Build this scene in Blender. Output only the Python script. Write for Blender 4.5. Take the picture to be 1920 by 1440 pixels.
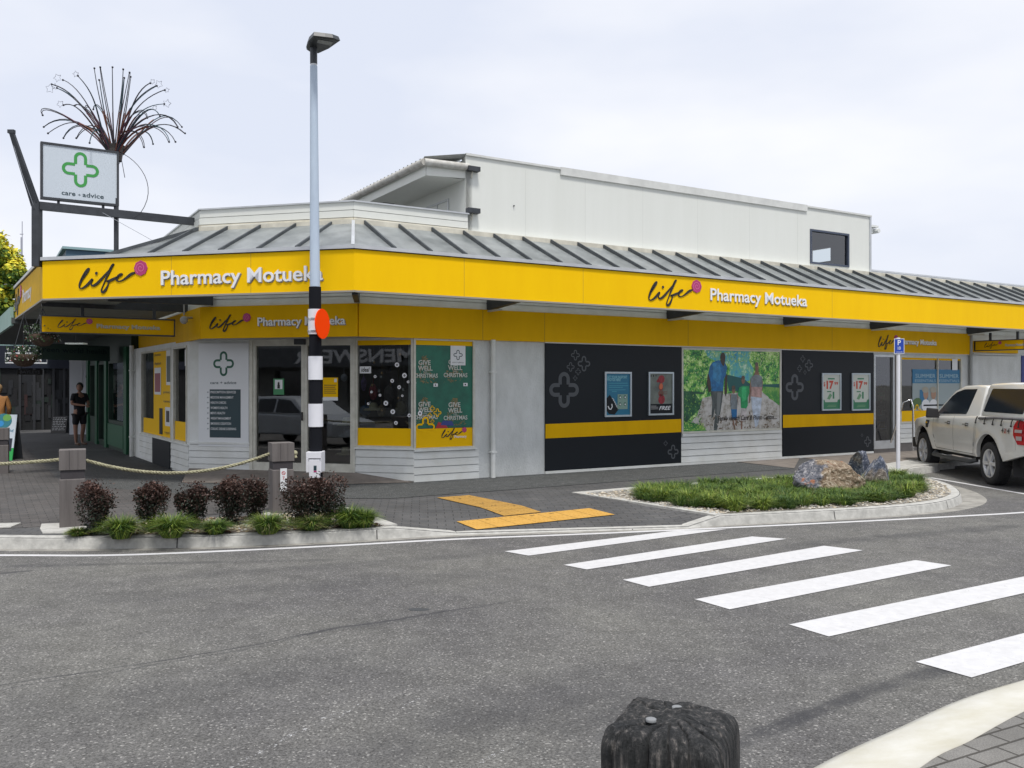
import bpy, bmesh, math, random
from mathutils import Vector, Matrix, noise
from math import sin, cos, pi, radians as R, sqrt
random.seed(7)
for o in list(bpy.data.objects): bpy.data.objects.remove(o)
SC = bpy.context.scene
COL = SC.collection
# ------------------------------------------------------------------ camera
F, CX, CY, HC = 1650.0, 960.0, 720.0, 1.7          # focal length and centre in photo pixels, eye height
cam = bpy.data.cameras.new('camera'); co = bpy.data.objects.new('camera', cam); COL.objects.link(co)
co.location = (0, 0, HC); co.rotation_euler = (R(90), 0, 0)
cam.sensor_width = 36; cam.lens = 36 * F / 1920; cam.clip_start = .05; cam.clip_end = 3000
SC.camera = co
# ------------------------------------------------------------------ light
SUN_EL, SUN_AZ = 66, 163        # elevation; azimuth counted from +Y towards +X (behind the camera, to the right)
w = bpy.data.worlds.new('World'); SC.world = w; w.use_nodes = True
nt = w.node_tree; N = nt.nodes; L = nt.links
bg = N['Background']; bg.inputs['Strength'].default_value = .1
sky = N.new('ShaderNodeTexSky'); sky.sky_type = 'NISHITA'; sky.sun_disc = False
sky.sun_elevation = R(SUN_EL); sky.sun_rotation = R(SUN_AZ); sky.air_density = 1.0; sky.dust_density = 2.5
tc = N.new('ShaderNodeTexCoord'); mp = N.new('ShaderNodeMapping'); mp.inputs['Scale'].default_value = (1, 1, 2.6)
mp.inputs['Location'].default_value = (3.1, .4, .2)
nz = N.new('ShaderNodeTexNoise'); nz.inputs['Scale'].default_value = 1.5; nz.inputs['Detail'].default_value = 5; nz.inputs['Roughness'].default_value = .5
cr = N.new('ShaderNodeValToRGB'); cr.color_ramp.elements[0].position = .38; cr.color_ramp.elements[1].position = .60
cr.color_ramp.elements[0].color = (7.2, 7.65, 8.8, 1); cr.color_ramp.elements[1].color = (9.2, 9.3, 9.7, 1)
mx = N.new('ShaderNodeMix'); mx.data_type = 'RGBA'; mx.inputs[0].default_value = .93
L.new(tc.outputs['Generated'], mp.inputs['Vector']); L.new(mp.outputs[0], nz.inputs['Vector']); L.new(nz.outputs['Fac'], cr.inputs[0])
L.new(sky.outputs[0], mx.inputs[6]); L.new(cr.outputs[0], mx.inputs[7]); L.new(mx.outputs[2], bg.inputs['Color'])
sl = bpy.data.lights.new('sun', 'SUN'); sl.energy = 2.9; sl.angle = R(10); sl.color = (1, .965, .91)
so = bpy.data.objects.new('sun', sl); COL.objects.link(so)
sd = Vector((cos(R(SUN_EL)) * sin(R(SUN_AZ)), cos(R(SUN_EL)) * cos(R(SUN_AZ)), sin(R(SUN_EL))))
so.rotation_euler = sd.to_track_quat('Z', 'Y').to_euler(); so.location = sd * 50
SC.view_settings.view_transform = 'Standard'; SC.view_settings.look = 'None'; SC.view_settings.exposure = .16; SC.view_settings.gamma = 1
SC.cycles.max_bounces = 8; SC.cycles.transparent_max_bounces = 16; SC.cycles.use_denoising = True

# ------------------------------------------------------------------ frames of reference
UA = Vector((.8553, .5181, 0)); VA = Vector((-.5181, .8553, 0)); K1 = Vector((-2.368, 13.2, 0))
def W(a, b, z=0): return K1 + UA * a + VA * b + Vector((0, 0, z))
def G(px, py, z=0):              # a measured point of the photograph on the level z
    d = (HC - z) * F / (py - CY); return Vector(((px - CX) / F * d, d, z))
def AT(px, py, d): return Vector(((px - CX) / F * d, d, HC + (CY - py) / F * d))
class Plane:
    """vertical plane through p0 running towards p1 (left to right as one faces it); s along, z up, normal towards the street"""
    def __init__(s, p0, p1):
        s.p0 = Vector((p0.x, p0.y, 0)); d = Vector((p1.x - p0.x, p1.y - p0.y, 0)); s.len = d.length; s.d = d.normalized()
        s.n = Vector((s.d.y, -s.d.x, 0))
    def hit(s, px, py):
        r = (px - CX) / F; t = (s.p0.x - r * s.p0.y) / (r * s.d.y - s.d.x); y = s.p0.y + t * s.d.y
        return t, HC + (CY - py) * y / F
    def off(s, e):
        return Plane(s.p0 + s.n * e, s.p0 + s.n * e + s.d)
    def M(s, e=0):
        o = s.p0 + s.n * e
        return Matrix(((s.d.x, 0, s.n.x, o.x), (s.d.y, 0, s.n.y, o.y), (0, 1, 0, 0), (0, 0, 0, 1)))
    def pt(s, t, z, e=0): return s.p0 + s.d * t + s.n * e + Vector((0, 0, z))

# ------------------------------------------------------------------ materials
MATS = {}
def lin(c):
    if isinstance(c, str):
        c = [int(c[i:i + 2], 16) / 255 for i in (0, 2, 4)]
        return tuple(x / 12.92 if x <= .04045 else ((x + .055) / 1.055) ** 2.4 for x in c)
    return tuple(c)
def nd(nt, t, **k):
    n = nt.nodes.new(t)
    for a, b in k.items(): setattr(n, a, b)
    return n
def M(name, col=(.5, .5, .5), rough=.6, metal=0, var=.0, scale=3, bump=0, bscale=60, spec=.5, col2=None, mscale=None, coat=0, contrast=.5, rvar=0):
    if name in MATS: return MATS[name]
    m = bpy.data.materials.new(name); m.use_nodes = True; nt = m.node_tree; b = nt.nodes['Principled BSDF']
    col = lin(col); b.inputs['Base Color'].default_value = (*col, 1); b.inputs['Roughness'].default_value = rough
    b.inputs['Metallic'].default_value = metal; b.inputs['Specular IOR Level'].default_value = spec; b.inputs['Coat Weight'].default_value = coat
    if var or col2:
        c2 = lin(col2) if col2 else tuple(x * (1 - var) for x in col)
        c1 = col if col2 else tuple(min(1, x * (1 + var * .5)) for x in col)
        t = nd(nt, 'ShaderNodeTexCoord'); mp = nd(nt, 'ShaderNodeMapping'); n = nd(nt, 'ShaderNodeTexNoise')
        n.inputs['Scale'].default_value = scale; n.inputs['Detail'].default_value = 8; n.inputs['Roughness'].default_value = .62
        if mscale: mp.inputs['Scale'].default_value = mscale
        r = nd(nt, 'ShaderNodeValToRGB'); r.color_ramp.elements[0].position = .5 - contrast * .3; r.color_ramp.elements[1].position = .5 + contrast * .3
        r.color_ramp.elements[0].color = (*c2, 1); r.color_ramp.elements[1].color = (*c1, 1)
        nt.links.new(t.outputs['Object'], mp.inputs[0]); nt.links.new(mp.outputs[0], n.inputs['Vector']); nt.links.new(n.outputs['Fac'], r.inputs[0])
        nt.links.new(r.outputs[0], b.inputs['Base Color'])
        if rvar:
            mr = nd(nt, 'ShaderNodeMapRange'); mr.inputs[3].default_value = rough - rvar; mr.inputs[4].default_value = rough + rvar
            nt.links.new(n.outputs['Fac'], mr.inputs[0]); nt.links.new(mr.outputs[0], b.inputs['Roughness'])
    if bump:
        t = nd(nt, 'ShaderNodeTexCoord'); n = nd(nt, 'ShaderNodeTexNoise'); n.inputs['Scale'].default_value = bscale; n.inputs['Detail'].default_value = 6
        if mscale:
            mp = nd(nt, 'ShaderNodeMapping'); mp.inputs['Scale'].default_value = mscale
            nt.links.new(t.outputs['Object'], mp.inputs[0]); nt.links.new(mp.outputs[0], n.inputs['Vector'])
        else: nt.links.new(t.outputs['Object'], n.inputs['Vector'])
        bp = nd(nt, 'ShaderNodeBump'); bp.inputs['Strength'].default_value = bump; bp.inputs['Distance'].default_value = .02
        nt.links.new(n.outputs['Fac'], bp.inputs['Height']); nt.links.new(bp.outputs[0], b.inputs['Normal'])
    MATS[name] = m; return m
def Mglass(name, tint=(.8, .85, .85), refl=1.0, dark=.0):
    if name in MATS: return MATS[name]
    m = bpy.data.materials.new(name); m.use_nodes = True; nt = m.node_tree; nt.nodes.clear()
    out = nd(nt, 'ShaderNodeOutputMaterial'); tr = nd(nt, 'ShaderNodeBsdfTransparent'); gl = nd(nt, 'ShaderNodeBsdfGlossy'); gl.inputs['Roughness'].default_value = .015
    gl.inputs['Color'].default_value = (refl, refl, refl, 1); tr.inputs['Color'].default_value = (*tint, 1)
    fr = nd(nt, 'ShaderNodeFresnel'); fr.inputs['IOR'].default_value = 2.0; mx = nd(nt, 'ShaderNodeMixShader')
    t = nd(nt, 'ShaderNodeTexCoord'); n = nd(nt, 'ShaderNodeTexNoise'); n.inputs['Scale'].default_value = 1.3
    bp = nd(nt, 'ShaderNodeBump'); bp.inputs['Strength'].default_value = .04; bp.inputs['Distance'].default_value = .02
    nt.links.new(t.outputs['Object'], n.inputs['Vector']); nt.links.new(n.outputs['Fac'], bp.inputs['Height']); nt.links.new(bp.outputs[0], gl.inputs['Normal'])
    nt.links.new(fr.outputs[0], mx.inputs[0]); nt.links.new(tr.outputs[0], mx.inputs[1]); nt.links.new(gl.outputs[0], mx.inputs[2]); nt.links.new(mx.outputs[0], out.inputs[0])
    MATS[name] = m; return m

# ------------------------------------------------------------------ mesh builder
TXT = {}
def text_mesh(s, bold=0, shear=0):
    k = (s, bold, shear)
    if k not in TXT:
        c = bpy.data.curves.new('t', 'FONT'); c.body = s; c.offset = bold; c.shear = shear; c.resolution_u = 3
        o = bpy.data.objects.new('t', c); COL.objects.link(o)
        me = o.to_mesh(); vs = [tuple(v.co) for v in me.vertices]; fs = [tuple(p.vertices) for p in me.polygons]
        o.to_mesh_clear(); bpy.data.objects.remove(o); bpy.data.curves.remove(c)
        x0 = min(v[0] for v in vs); x1 = max(v[0] for v in vs)
        TXT[k] = (vs, fs, x0, x1)
    return TXT[k]
ROOTM = {}
def tag(o, label=None, cat=None, group=None, kind=None):
    if label: o['label'] = label
    if cat: o['category'] = cat
    if group: o['group'] = group
    if kind: o['kind'] = kind
    return o
def thing(name, label, cat, loc=(0, 0, 0), rz=0, group=None):
    o = bpy.data.objects.new(name, None); COL.objects.link(o); o.location = loc; o.rotation_euler = (0, 0, rz)
    o.empty_display_size = .2
    ROOTM[o.name] = Matrix.Translation(Vector(loc)) @ Matrix.Rotation(rz, 4, 'Z')
    return tag(o, label, cat, group)
class MB:
    def __init__(s, mat=None, T=None):
        s.v = []; s.f = []; s.mi = []; s.mats = []; s.T = T or Matrix.Identity(4); s.cur = 0; s.sm = []; s.smooth = False
        if mat: s.m(mat)
    def m(s, mat):
        if mat not in s.mats: s.mats.append(mat)
        s.cur = s.mats.index(mat); return s
    def raw(s, vs, fs):
        n = len(s.v); T = s.T
        s.v += [tuple(T @ Vector(p)) for p in vs]; s.f += [tuple(n + i for i in f) for f in fs]
        s.mi += [s.cur] * len(fs); s.sm += [s.smooth] * len(fs); return s
    def poly(s, *pts): return s.raw(pts, [tuple(range(len(pts)))])
    def rect(s, x0, y0, x1, y1, z=0): return s.poly((x0, y0, z), (x1, y0, z), (x1, y1, z), (x0, y1, z))
    def hexa(s, p):   # 8 points, bottom ring then top ring
        return s.raw(p, [(3, 2, 1, 0), (4, 5, 6, 7), (0, 1, 5, 4), (1, 2, 6, 5), (2, 3, 7, 6), (3, 0, 4, 7)])
    def box(s, x0, y0, z0, x1, y1, z1):
        return s.hexa([(x0, y0, z0), (x1, y0, z0), (x1, y1, z0), (x0, y1, z0), (x0, y0, z1), (x1, y0, z1), (x1, y1, z1), (x0, y1, z1)])
    def bar(s, p, q, w, h, up=(0, 0, 1)):
        p = Vector(p); q = Vector(q); d = (q - p).normalized(); u = Vector(up); x = d.cross(u)
        if x.length < 1e-4: x = d.cross(Vector((0, 1, 0)))
        x.normalize(); u = x.cross(d)
        c = [(-w / 2, -h / 2), (w / 2, -h / 2), (w / 2, h / 2), (-w / 2, h / 2)]
        return s.hexa([p + x * a + u * b for a, b in c] + [q + x * a + u * b for a, b in c])
    def prism(s, pts, z0, z1):
        n = len(pts); vs = [(*p, z0) for p in pts] + [(*p, z1) for p in pts]
        return s.raw(vs, [tuple(reversed(range(n))), tuple(range(n, 2 * n))] + [(i, (i + 1) % n, n + (i + 1) % n, n + i) for i in range(n)])
    def tube(s, path, r, n=8, caps=True):
        path = [Vector(p) for p in path]; k = len(path); rs = r if isinstance(r, (list, tuple)) else [r] * k
        vs = []; prev = None
        for i, p in enumerate(path):
            d = (path[min(i + 1, k - 1)] - path[max(i - 1, 0)]).normalized()
            if prev is None:
                x = d.cross(Vector((0, 0, 1)));
                if x.length < 1e-3: x = Vector((1, 0, 0))
            else: x = prev - d * prev.dot(d)
            x.normalize(); prev = x; y = d.cross(x)
            vs += [p + (x * cos(2 * pi * j / n) + y * sin(2 * pi * j / n)) * rs[i] for j in range(n)]
        fs = [(i * n + j, i * n + (j + 1) % n, (i + 1) * n + (j + 1) % n, (i + 1) * n + j) for i in range(k - 1) for j in range(n)]
        s.raw(vs, fs)
        if caps:
            s.raw(vs[:n], [tuple(reversed(range(n)))]); s.raw(vs[-n:], [tuple(range(n))])
        return s
    def lathe(s, prof, n=20, c=(0, 0, 0), ax='Z'):
        vs = []; k = len(prof)
        for r, z in prof:
            for j in range(n):
                a = 2 * pi * j / n; x, y = r * cos(a), r * sin(a)
                vs.append((c[0] + x, c[1] + y, c[2] + z) if ax == 'Z' else (c[0] + x, c[1] + z, c[2] + y))
        fs = [(i * n + j, i * n + (j + 1) % n, (i + 1) * n + (j + 1) % n, (i + 1) * n + j) for i in range(k - 1) for j in range(n)]
        return s.raw(vs, fs)
    def sph(s, c, r, n=10, sc=(1, 1, 1)):
        prof = [(r * max(sin(pi * i / n), 1e-4), -r * cos(pi * i / n)) for i in range(n + 1)]
        k = len(s.v); T = s.T; s.T = T @ Matrix.Translation(Vector(c)) @ Matrix.Diagonal((*sc, 1)); s.lathe(prof, n + 4); s.T = T; return s
    def ell(s, x, y, rx, ry, z=0, n=16, wob=0):
        return s.poly(*[(x + rx * cos(2 * pi * i / n) * (1 + wob * sin(i * 7.3)), y + ry * sin(2 * pi * i / n) * (1 + wob * sin(i * 7.3)), z) for i in range(n)])
    def stroke(s, pts, wd, z=0, closed=False, depth=0):
        pts = [Vector((p[0], p[1], 0)) for p in pts]; n = len(pts); ls = []; rs = []
        for i, p in enumerate(pts):
            a = pts[(i - 1) % n] if closed or i else p; b = pts[(i + 1) % n] if closed or i < n - 1 else p
            d = (b - a)
            if d.length < 1e-9: d = Vector((1, 0, 0))
            d.normalize(); q = Vector((-d.y, d.x, 0)); ww = (wd[i] if isinstance(wd, (list, tuple)) else wd) / 2
            ls.append(p + q * ww); rs.append(p - q * ww)
        for i in range(n if closed else n - 1):
            j = (i + 1) % n
            if depth:
                s.hexa([(rs[i].x, rs[i].y, z), (rs[j].x, rs[j].y, z), (ls[j].x, ls[j].y, z), (ls[i].x, ls[i].y, z)] +
                       [(rs[i].x, rs[i].y, z + depth), (rs[j].x, rs[j].y, z + depth), (ls[j].x, ls[j].y, z + depth), (ls[i].x, ls[i].y, z + depth)])
            else: s.poly((rs[i].x, rs[i].y, z), (rs[j].x, rs[j].y, z), (ls[j].x, ls[j].y, z), (ls[i].x, ls[i].y, z))
        return s
    def text(s, t, x0, y, x1, h, z=0, bold=.0, shear=0, depth=0):
        """text from x0 to x1, baseline y, capital height h"""
        vs, fs, a, b = text_mesh(t, bold, shear); kx = (x1 - x0) / (b - a); ky = h / .69
        P = [(x0 + (v[0] - a) * kx, y + v[1] * ky, z + depth) for v in vs]
        s.raw(P, fs)
        if depth:
            ed = {}
            for f in fs:
                for i in range(len(f)):
                    e = (f[i], f[(i + 1) % len(f)]); ed[e] = 1
            bd = [e for e in ed if (e[1], e[0]) not in ed]
            Q = [(p[0], p[1], z) for p in P]; n = len(P)
            s.raw(P + Q, [(e[0], n + e[0], n + e[1], e[1]) for e in bd])
        return s
    def build(s, name, parent=None, bevel=0, smooth=None, org=None, recalc=False, auto=False):
        me = bpy.data.meshes.new(name); base = Matrix.Identity(4)
        if parent is not None:
            base = PM(parent)
        elif org is not None: base = Matrix.Translation(Vector(org))
        inv = base.inverted(); me.from_pydata([tuple(inv @ Vector(p)) for p in s.v], [], s.f); me.update()
        for mt in s.mats: me.materials.append(mt)
        me.polygons.foreach_set('material_index', s.mi)
        me.polygons.foreach_set('use_smooth', [True] * len(s.f) if smooth else s.sm)
        if recalc:
            bm = bmesh.new(); bm.from_mesh(me); bmesh.ops.recalc_face_normals(bm, faces=bm.faces); bm.to_mesh(me); bm.free()
        o = bpy.data.objects.new(name, me); COL.objects.link(o)
        if parent is not None: o.parent = parent
        elif org is not None: o.location = org
        if bevel:
            bv = o.modifiers.new('bevel', 'BEVEL'); bv.width = bevel; bv.segments = 2; bv.limit_method = 'ANGLE'; bv.angle_limit = R(40)
        return o
def PM(o):
    if o.name in ROOTM: return ROOTM[o.name]
    if o.parent: return PM(o.parent)
    return Matrix.Translation(o.location) @ o.rotation_euler.to_matrix().to_4x4()
def copy_tree(o, parent=None, **k):
    c = o.copy(); COL.objects.link(c)
    if parent is not None: c.parent = parent
    for ch in [x for x in COL.objects if x.parent == o]: copy_tree(ch, c)
    for a, b in k.items(): c[a] = b
    return c

# ------------------------------------------------------------------ common marks
def chaikin(p, n=2):
    for _ in range(n):
        q = [p[0]]
        for a, b in zip(p, p[1:]):
            q += [(a[0] * .75 + b[0] * .25, a[1] * .75 + b[1] * .25), (a[0] * .25 + b[0] * .75, a[1] * .25 + b[1] * .75)]
        p = q + [p[-1]]
    return p
LIFE = [[(545, 235), (575, 195), (600, 165), (606, 152), (596, 150), (572, 185), (545, 240), (533, 272), (540, 288), (562, 286), (595, 262), (630, 222),
         (622, 240), (615, 262), (628, 274), (655, 262), (700, 215), (745, 165), (775, 132), (768, 128), (748, 165), (725, 215), (700, 270), (686, 305),
         (694, 320), (712, 312), (732, 275), (742, 246), (722, 242), (735, 246), (775, 228), (818, 210), (834, 200), (824, 196), (802, 212), (790, 234),
         (800, 248), (828, 244), (862, 222), (890, 200), (915, 192)]]
def life(mb, x0, y0, x1, y1, ink, rose, rose2, z=0, depth=0, wd=.021):
    """brush-script logo filling the box x0..x1, y0..y1"""
    w_ = x1 - x0; h_ = y1 - y0
    f = lambda p: (x0 + (p[0] - 530) / 466 * w_, y1 - (p[1] - 120) / 204 * h_)
    mb.m(ink)
    P = chaikin([f(p) for p in LIFE[0]], 2); n = len(P)
    mb.stroke(P, [w_ * wd * (1 + .45 * sin(i * .33)) for i in range(n)], z, depth=depth)
    q = f((655, 187)); mb.ell(q[0], q[1], w_ * .022, w_ * .02, z + max(depth, .001), 10)
    q = f((955, 163)); r = w_ * .092
    mb.m(rose).prism([(q[0] + r * cos(2 * pi * i / 24) * (1 + .05 * cos(i * 2.1)), q[1] + r * sin(2 * pi * i / 24) * (1 + .05 * cos(i * 2.1))) for i in range(24)], z, z + max(depth, .002))
    sw = [(q[0] + r * (.12 + .035 * i) * cos(i * .55), q[1] + r * (.12 + .035 * i) * sin(i * .55)) for i in range(20)]
    mb.m(rose2).stroke(sw, r * .09, z + max(depth, .002) + .002)
def plus(mb, x, y, s, mat, z=0, t=.13, depth=0, ky=1.0):
    """outlined rounded plus of half-size s made of four U strokes"""
    mb.m(mat); aw = s * .27; t *= s
    for k in range(4):
        P = [(-aw, s * .3)] + [(-aw * cos(a), s - aw - t / 2 + aw * sin(a)) for a in [pi * i / 10 for i in range(11)]] + [(aw, s * .3)]
        c, sn = cos(k * pi / 2), sin(k * pi / 2)
        mb.stroke([(x + (p[0] * c - p[1] * sn), y + (p[0] * sn + p[1] * c) * ky) for p in P], t, z + .0003 * k, depth=depth)
# ------------------------------------------------------------------ shared materials
def asphalt_mat(name, base, dark, seam=True, fine=230):
    m = bpy.data.materials.new(name); m.use_nodes = True; nt = m.node_tree; b = nt.nodes['Principled BSDF']; LK = nt.links.new
    t = nd(nt, 'ShaderNodeTexCoord')
    n1 = nd(nt, 'ShaderNodeTexNoise'); n1.inputs['Scale'].default_value = .42; n1.inputs['Detail'].default_value = 5; n1.inputs['Roughness'].default_value = .55
    n3 = nd(nt, 'ShaderNodeTexNoise'); n3.inputs['Scale'].default_value = 5; n3.inputs['Detail'].default_value = 4
    n2 = nd(nt, 'ShaderNodeTexNoise'); n2.inputs['Scale'].default_value = fine * .30; n2.inputs['Detail'].default_value = 5; n2.inputs['Roughness'].default_value = .85
    vo = nd(nt, 'ShaderNodeTexVoronoi'); vo.inputs['Scale'].default_value = fine * .42
    for n in (n1, n2, n3, vo): LK(t.outputs['Object'], n.inputs['Vector'])
    r1 = nd(nt, 'ShaderNodeValToRGB'); r1.color_ramp.elements[0].position = .36; r1.color_ramp.elements[1].position = .66
    r1.color_ramp.elements[0].color = (*dark, 1); r1.color_ramp.elements[1].color = (*base, 1); LK(n1.outputs['Fac'], r1.inputs[0])
    r2 = nd(nt, 'ShaderNodeValToRGB'); e = r2.color_ramp.elements; e[0].position = .36; e[0].color = (.34, .34, .34, 1); e[1].position = .64; e[1].color = (1.75, 1.75, 1.7, 1)
    LK(n2.outputs['Fac'], r2.inputs[0])
    mu = nd(nt, 'ShaderNodeMix', data_type='RGBA', blend_type='MULTIPLY'); mu.inputs[0].default_value = 1; LK(r1.outputs[0], mu.inputs[6]); LK(r2.outputs[0], mu.inputs[7])
    # pale chips
    lt = nd(nt, 'ShaderNodeSeparateColor'); LK(vo.outputs['Color'], lt.inputs[0])
    g = nd(nt, 'ShaderNodeMath', operation='GREATER_THAN'); g.inputs[1].default_value = .955; LK(lt.outputs[0], g.inputs[0])
    mg = nd(nt, 'ShaderNodeMath', operation='MULTIPLY'); mg.inputs[1].default_value = .5; LK(g.outputs[0], mg.inputs[0])
    m2 = nd(nt, 'ShaderNodeMix', data_type='RGBA'); LK(mg.outputs[0], m2.inputs[0]); LK(mu.outputs[2], m2.inputs[6]); m2.inputs[7].default_value = (.42, .41, .39, 1)
    r3 = nd(nt, 'ShaderNodeMapRange'); r3.inputs[1].default_value = .3; r3.inputs[2].default_value = .7; r3.inputs[3].default_value = .84; r3.inputs[4].default_value = 1.12; LK(n3.outputs['Fac'], r3.inputs[0])
    m3 = nd(nt, 'ShaderNodeMix', data_type='RGBA', blend_type='MULTIPLY'); m3.inputs[0].default_value = 1; LK(m2.outputs[2], m3.inputs[6]); LK(r3.outputs[0], m3.inputs[7])
    cur = m3.outputs[2]
    if seam:   # tar seams and tyre-darkened bands: line through (x0,y0) with direction angle
        for (x0, y0, ang, wd, amt, wob, msk) in SEAMS:
            mp = nd(nt, 'ShaderNodeMapping', vector_type='TEXTURE'); mp.inputs['Location'].default_value = (x0, y0, 0); mp.inputs['Rotation'].default_value = (0, 0, ang)
            LK(t.outputs['Object'], mp.inputs[0]); sp = nd(nt, 'ShaderNodeSeparateXYZ'); LK(mp.outputs[0], sp.inputs[0])
            nn = nd(nt, 'ShaderNodeTexNoise'); nn.inputs['Scale'].default_value = 1.1; nn.inputs['Detail'].default_value = 6; LK(t.outputs['Object'], nn.inputs['Vector'])
            a = nd(nt, 'ShaderNodeMath', operation='MULTIPLY_ADD'); a.inputs[1].default_value = wob; a.inputs[2].default_value = -wob / 2; LK(nn.outputs['Fac'], a.inputs[0])
            s = nd(nt, 'ShaderNodeMath', operation='ADD'); LK(a.outputs[0], s.inputs[0]); LK(sp.outputs[1], s.inputs[1])
            ab = nd(nt, 'ShaderNodeMath', operation='ABSOLUTE'); LK(s.outputs[0], ab.inputs[0])
            mr = nd(nt, 'ShaderNodeMapRange', interpolation_type='SMOOTHSTEP'); mr.inputs[1].default_value = wd * .2; mr.inputs[2].default_value = wd; mr.inputs[3].default_value = amt; mr.inputs[4].default_value = 0
            LK(ab.outputs[0], mr.inputs[0])
            n4 = nd(nt, 'ShaderNodeTexNoise'); n4.inputs['Scale'].default_value = 3.3; n4.inputs['Detail'].default_value = 4; LK(mp.outputs[0], n4.inputs['Vector'])
            q = nd(nt, 'ShaderNodeMapRange'); q.inputs[1].default_value = .38; q.inputs[2].default_value = .6; q.inputs[3].default_value = .35; LK(n4.outputs['Fac'], q.inputs[0])
            mm = nd(nt, 'ShaderNodeMath', operation='MULTIPLY'); LK(mr.outputs[0], mm.inputs[0]); LK(q.outputs[0], mm.inputs[1])
            ax = nd(nt, 'ShaderNodeMath', operation='ABSOLUTE'); LK(sp.outputs[0], ax.inputs[0])
            mk = nd(nt, 'ShaderNodeMapRange'); mk.inputs[1].default_value = msk * .7; mk.inputs[2].default_value = msk; mk.inputs[3].default_value = 1; mk.inputs[4].default_value = 0; LK(ax.outputs[0], mk.inputs[0])
            m4 = nd(nt, 'ShaderNodeMath', operation='MULTIPLY'); LK(mm.outputs[0], m4.inputs[0]); LK(mk.outputs[0], m4.inputs[1])
            mz = nd(nt, 'ShaderNodeMix', data_type='RGBA'); LK(m4.outputs[0], mz.inputs[0]); LK(cur, mz.inputs[6]); mz.inputs[7].default_value = (.032, .033, .038, 1); cur = mz.outputs[2]
    LK(cur, b.inputs['Base Color']); b.inputs['Roughness'].default_value = .85; b.inputs['Specular IOR Level'].default_value = .3
    bp = nd(nt, 'ShaderNodeBump'); bp.inputs['Strength'].default_value = .55; bp.inputs['Distance'].default_value = .006; LK(n2.outputs['Fac'], bp.inputs['Height']); LK(bp.outputs[0], b.inputs['Normal'])
    return m
def line_of(p, q):
    p = G(*p, -.12); q = G(*q, -.12); d = q - p; c = (p + q) / 2
    return c.x, c.y, math.atan2(d.y, d.x), d.length
def seam(p, q, wd, amt, wob=.08):
    x, y, a, l = line_of(p, q); return (x, y, a, wd, amt, wob, l / 2 * 1.25)
SEAMS = [seam((0, 1287), (640, 1180), .022, .75, .30), seam((0, 1297), (560, 1196), .018, .6, .42), seam((560, 1193), (960, 1128), .030, .7, .25), seam((560, 1193), (860, 1146), .12, .35, .2), seam((0, 1075), (60, 1070), .06, .7, .1),
         seam((0, 1062), (620, 1050), .10, .45), seam((330, 1082), (900, 1040), .20, .28), seam((1370, 1400), (1640, 1290), .10, .75, .04), seam((1640, 1290), (1920, 1215), .13, .7, .06),
         seam((1480, 1025), (1900, 985), .22, .45, .3), seam((700, 1420), (1150, 1270), .45, .38, .5), seam((0, 1350), (700, 1240), .5, .22, .5), seam((100, 1130), (900, 1075), .35, .25, .4), seam((1000, 1420), (1300, 1280), .5, .3, .4)]
A_ROAD = asphalt_mat('road_asphalt', (.130, .128, .122), (.092, .090, .093))
A_PATH = asphalt_mat('footpath_asphalt', (.066, .069, .071), (.056, .059, .061), False, 300)
def paver_mat(name, c1, c2, mort, rot, bw=.2, rh=.1, ms=.006, off=.5):
    m = bpy.data.materials.new(name); m.use_nodes = True; nt = m.node_tree; b = nt.nodes['Principled BSDF']; LK = nt.links.new
    t = nd(nt, 'ShaderNodeTexCoord'); mp = nd(nt, 'ShaderNodeMapping'); mp.inputs['Rotation'].default_value = (0, 0, rot)
    br = nd(nt, 'ShaderNodeTexBrick'); br.inputs['Scale'].default_value = 1; br.inputs['Brick Width'].default_value = bw; br.inputs['Row Height'].default_value = rh
    br.inputs['Mortar Size'].default_value = ms; br.inputs['Mortar Smooth'].default_value = .3; br.offset = off
    br.inputs['Color1'].default_value = (*c1, 1); br.inputs['Color2'].default_value = (*c2, 1); br.inputs['Mortar'].default_value = (*mort, 1)
    LK(t.outputs['Object'], mp.inputs[0]); LK(mp.outputs[0], br.inputs['Vector'])
    n = nd(nt, 'ShaderNodeTexNoise'); n.inputs['Scale'].default_value = 1.2; n.inputs['Detail'].default_value = 9; n.inputs['Roughness'].default_value = .7; LK(t.outputs['Object'], n.inputs['Vector'])
    r = nd(nt, 'ShaderNodeMapRange'); r.inputs[1].default_value = .3; r.inputs[2].default_value = .72; r.inputs[3].default_value = .66; r.inputs[4].default_value = 1.32; LK(n.outputs['Fac'], r.inputs[0])
    mu = nd(nt, 'ShaderNodeMix', data_type='RGBA', blend_type='MULTIPLY'); mu.inputs[0].default_value = 1; LK(br.outputs['Color'], mu.inputs[6]); LK(r.outputs[0], mu.inputs[7])
    n2 = nd(nt, 'ShaderNodeTexNoise'); n2.inputs['Scale'].default_value = 140; n2.inputs['Detail'].default_value = 2; LK(t.outputs['Object'], n2.inputs['Vector'])
    r2 = nd(nt, 'ShaderNodeMapRange'); r2.inputs[1].default_value = .3; r2.inputs[2].default_value = .7; r2.inputs[3].default_value = .7; r2.inputs[4].default_value = 1.3; LK(n2.outputs['Fac'], r2.inputs[0])
    m2 = nd(nt, 'ShaderNodeMix', data_type='RGBA', blend_type='MULTIPLY'); m2.inputs[0].default_value = 1; LK(mu.outputs[2], m2.inputs[6]); LK(r2.outputs[0], m2.inputs[7])
    LK(m2.outputs[2], b.inputs['Base Color']); b.inputs['Roughness'].default_value = .8
    bp = nd(nt, 'ShaderNodeBump'); bp.inputs['Strength'].default_value = .6; bp.inputs['Distance'].default_value = .006; bp.invert = True; LK(br.outputs['Fac'], bp.inputs['Height']); LK(bp.outputs[0], b.inputs['Normal'])
    return m
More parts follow.
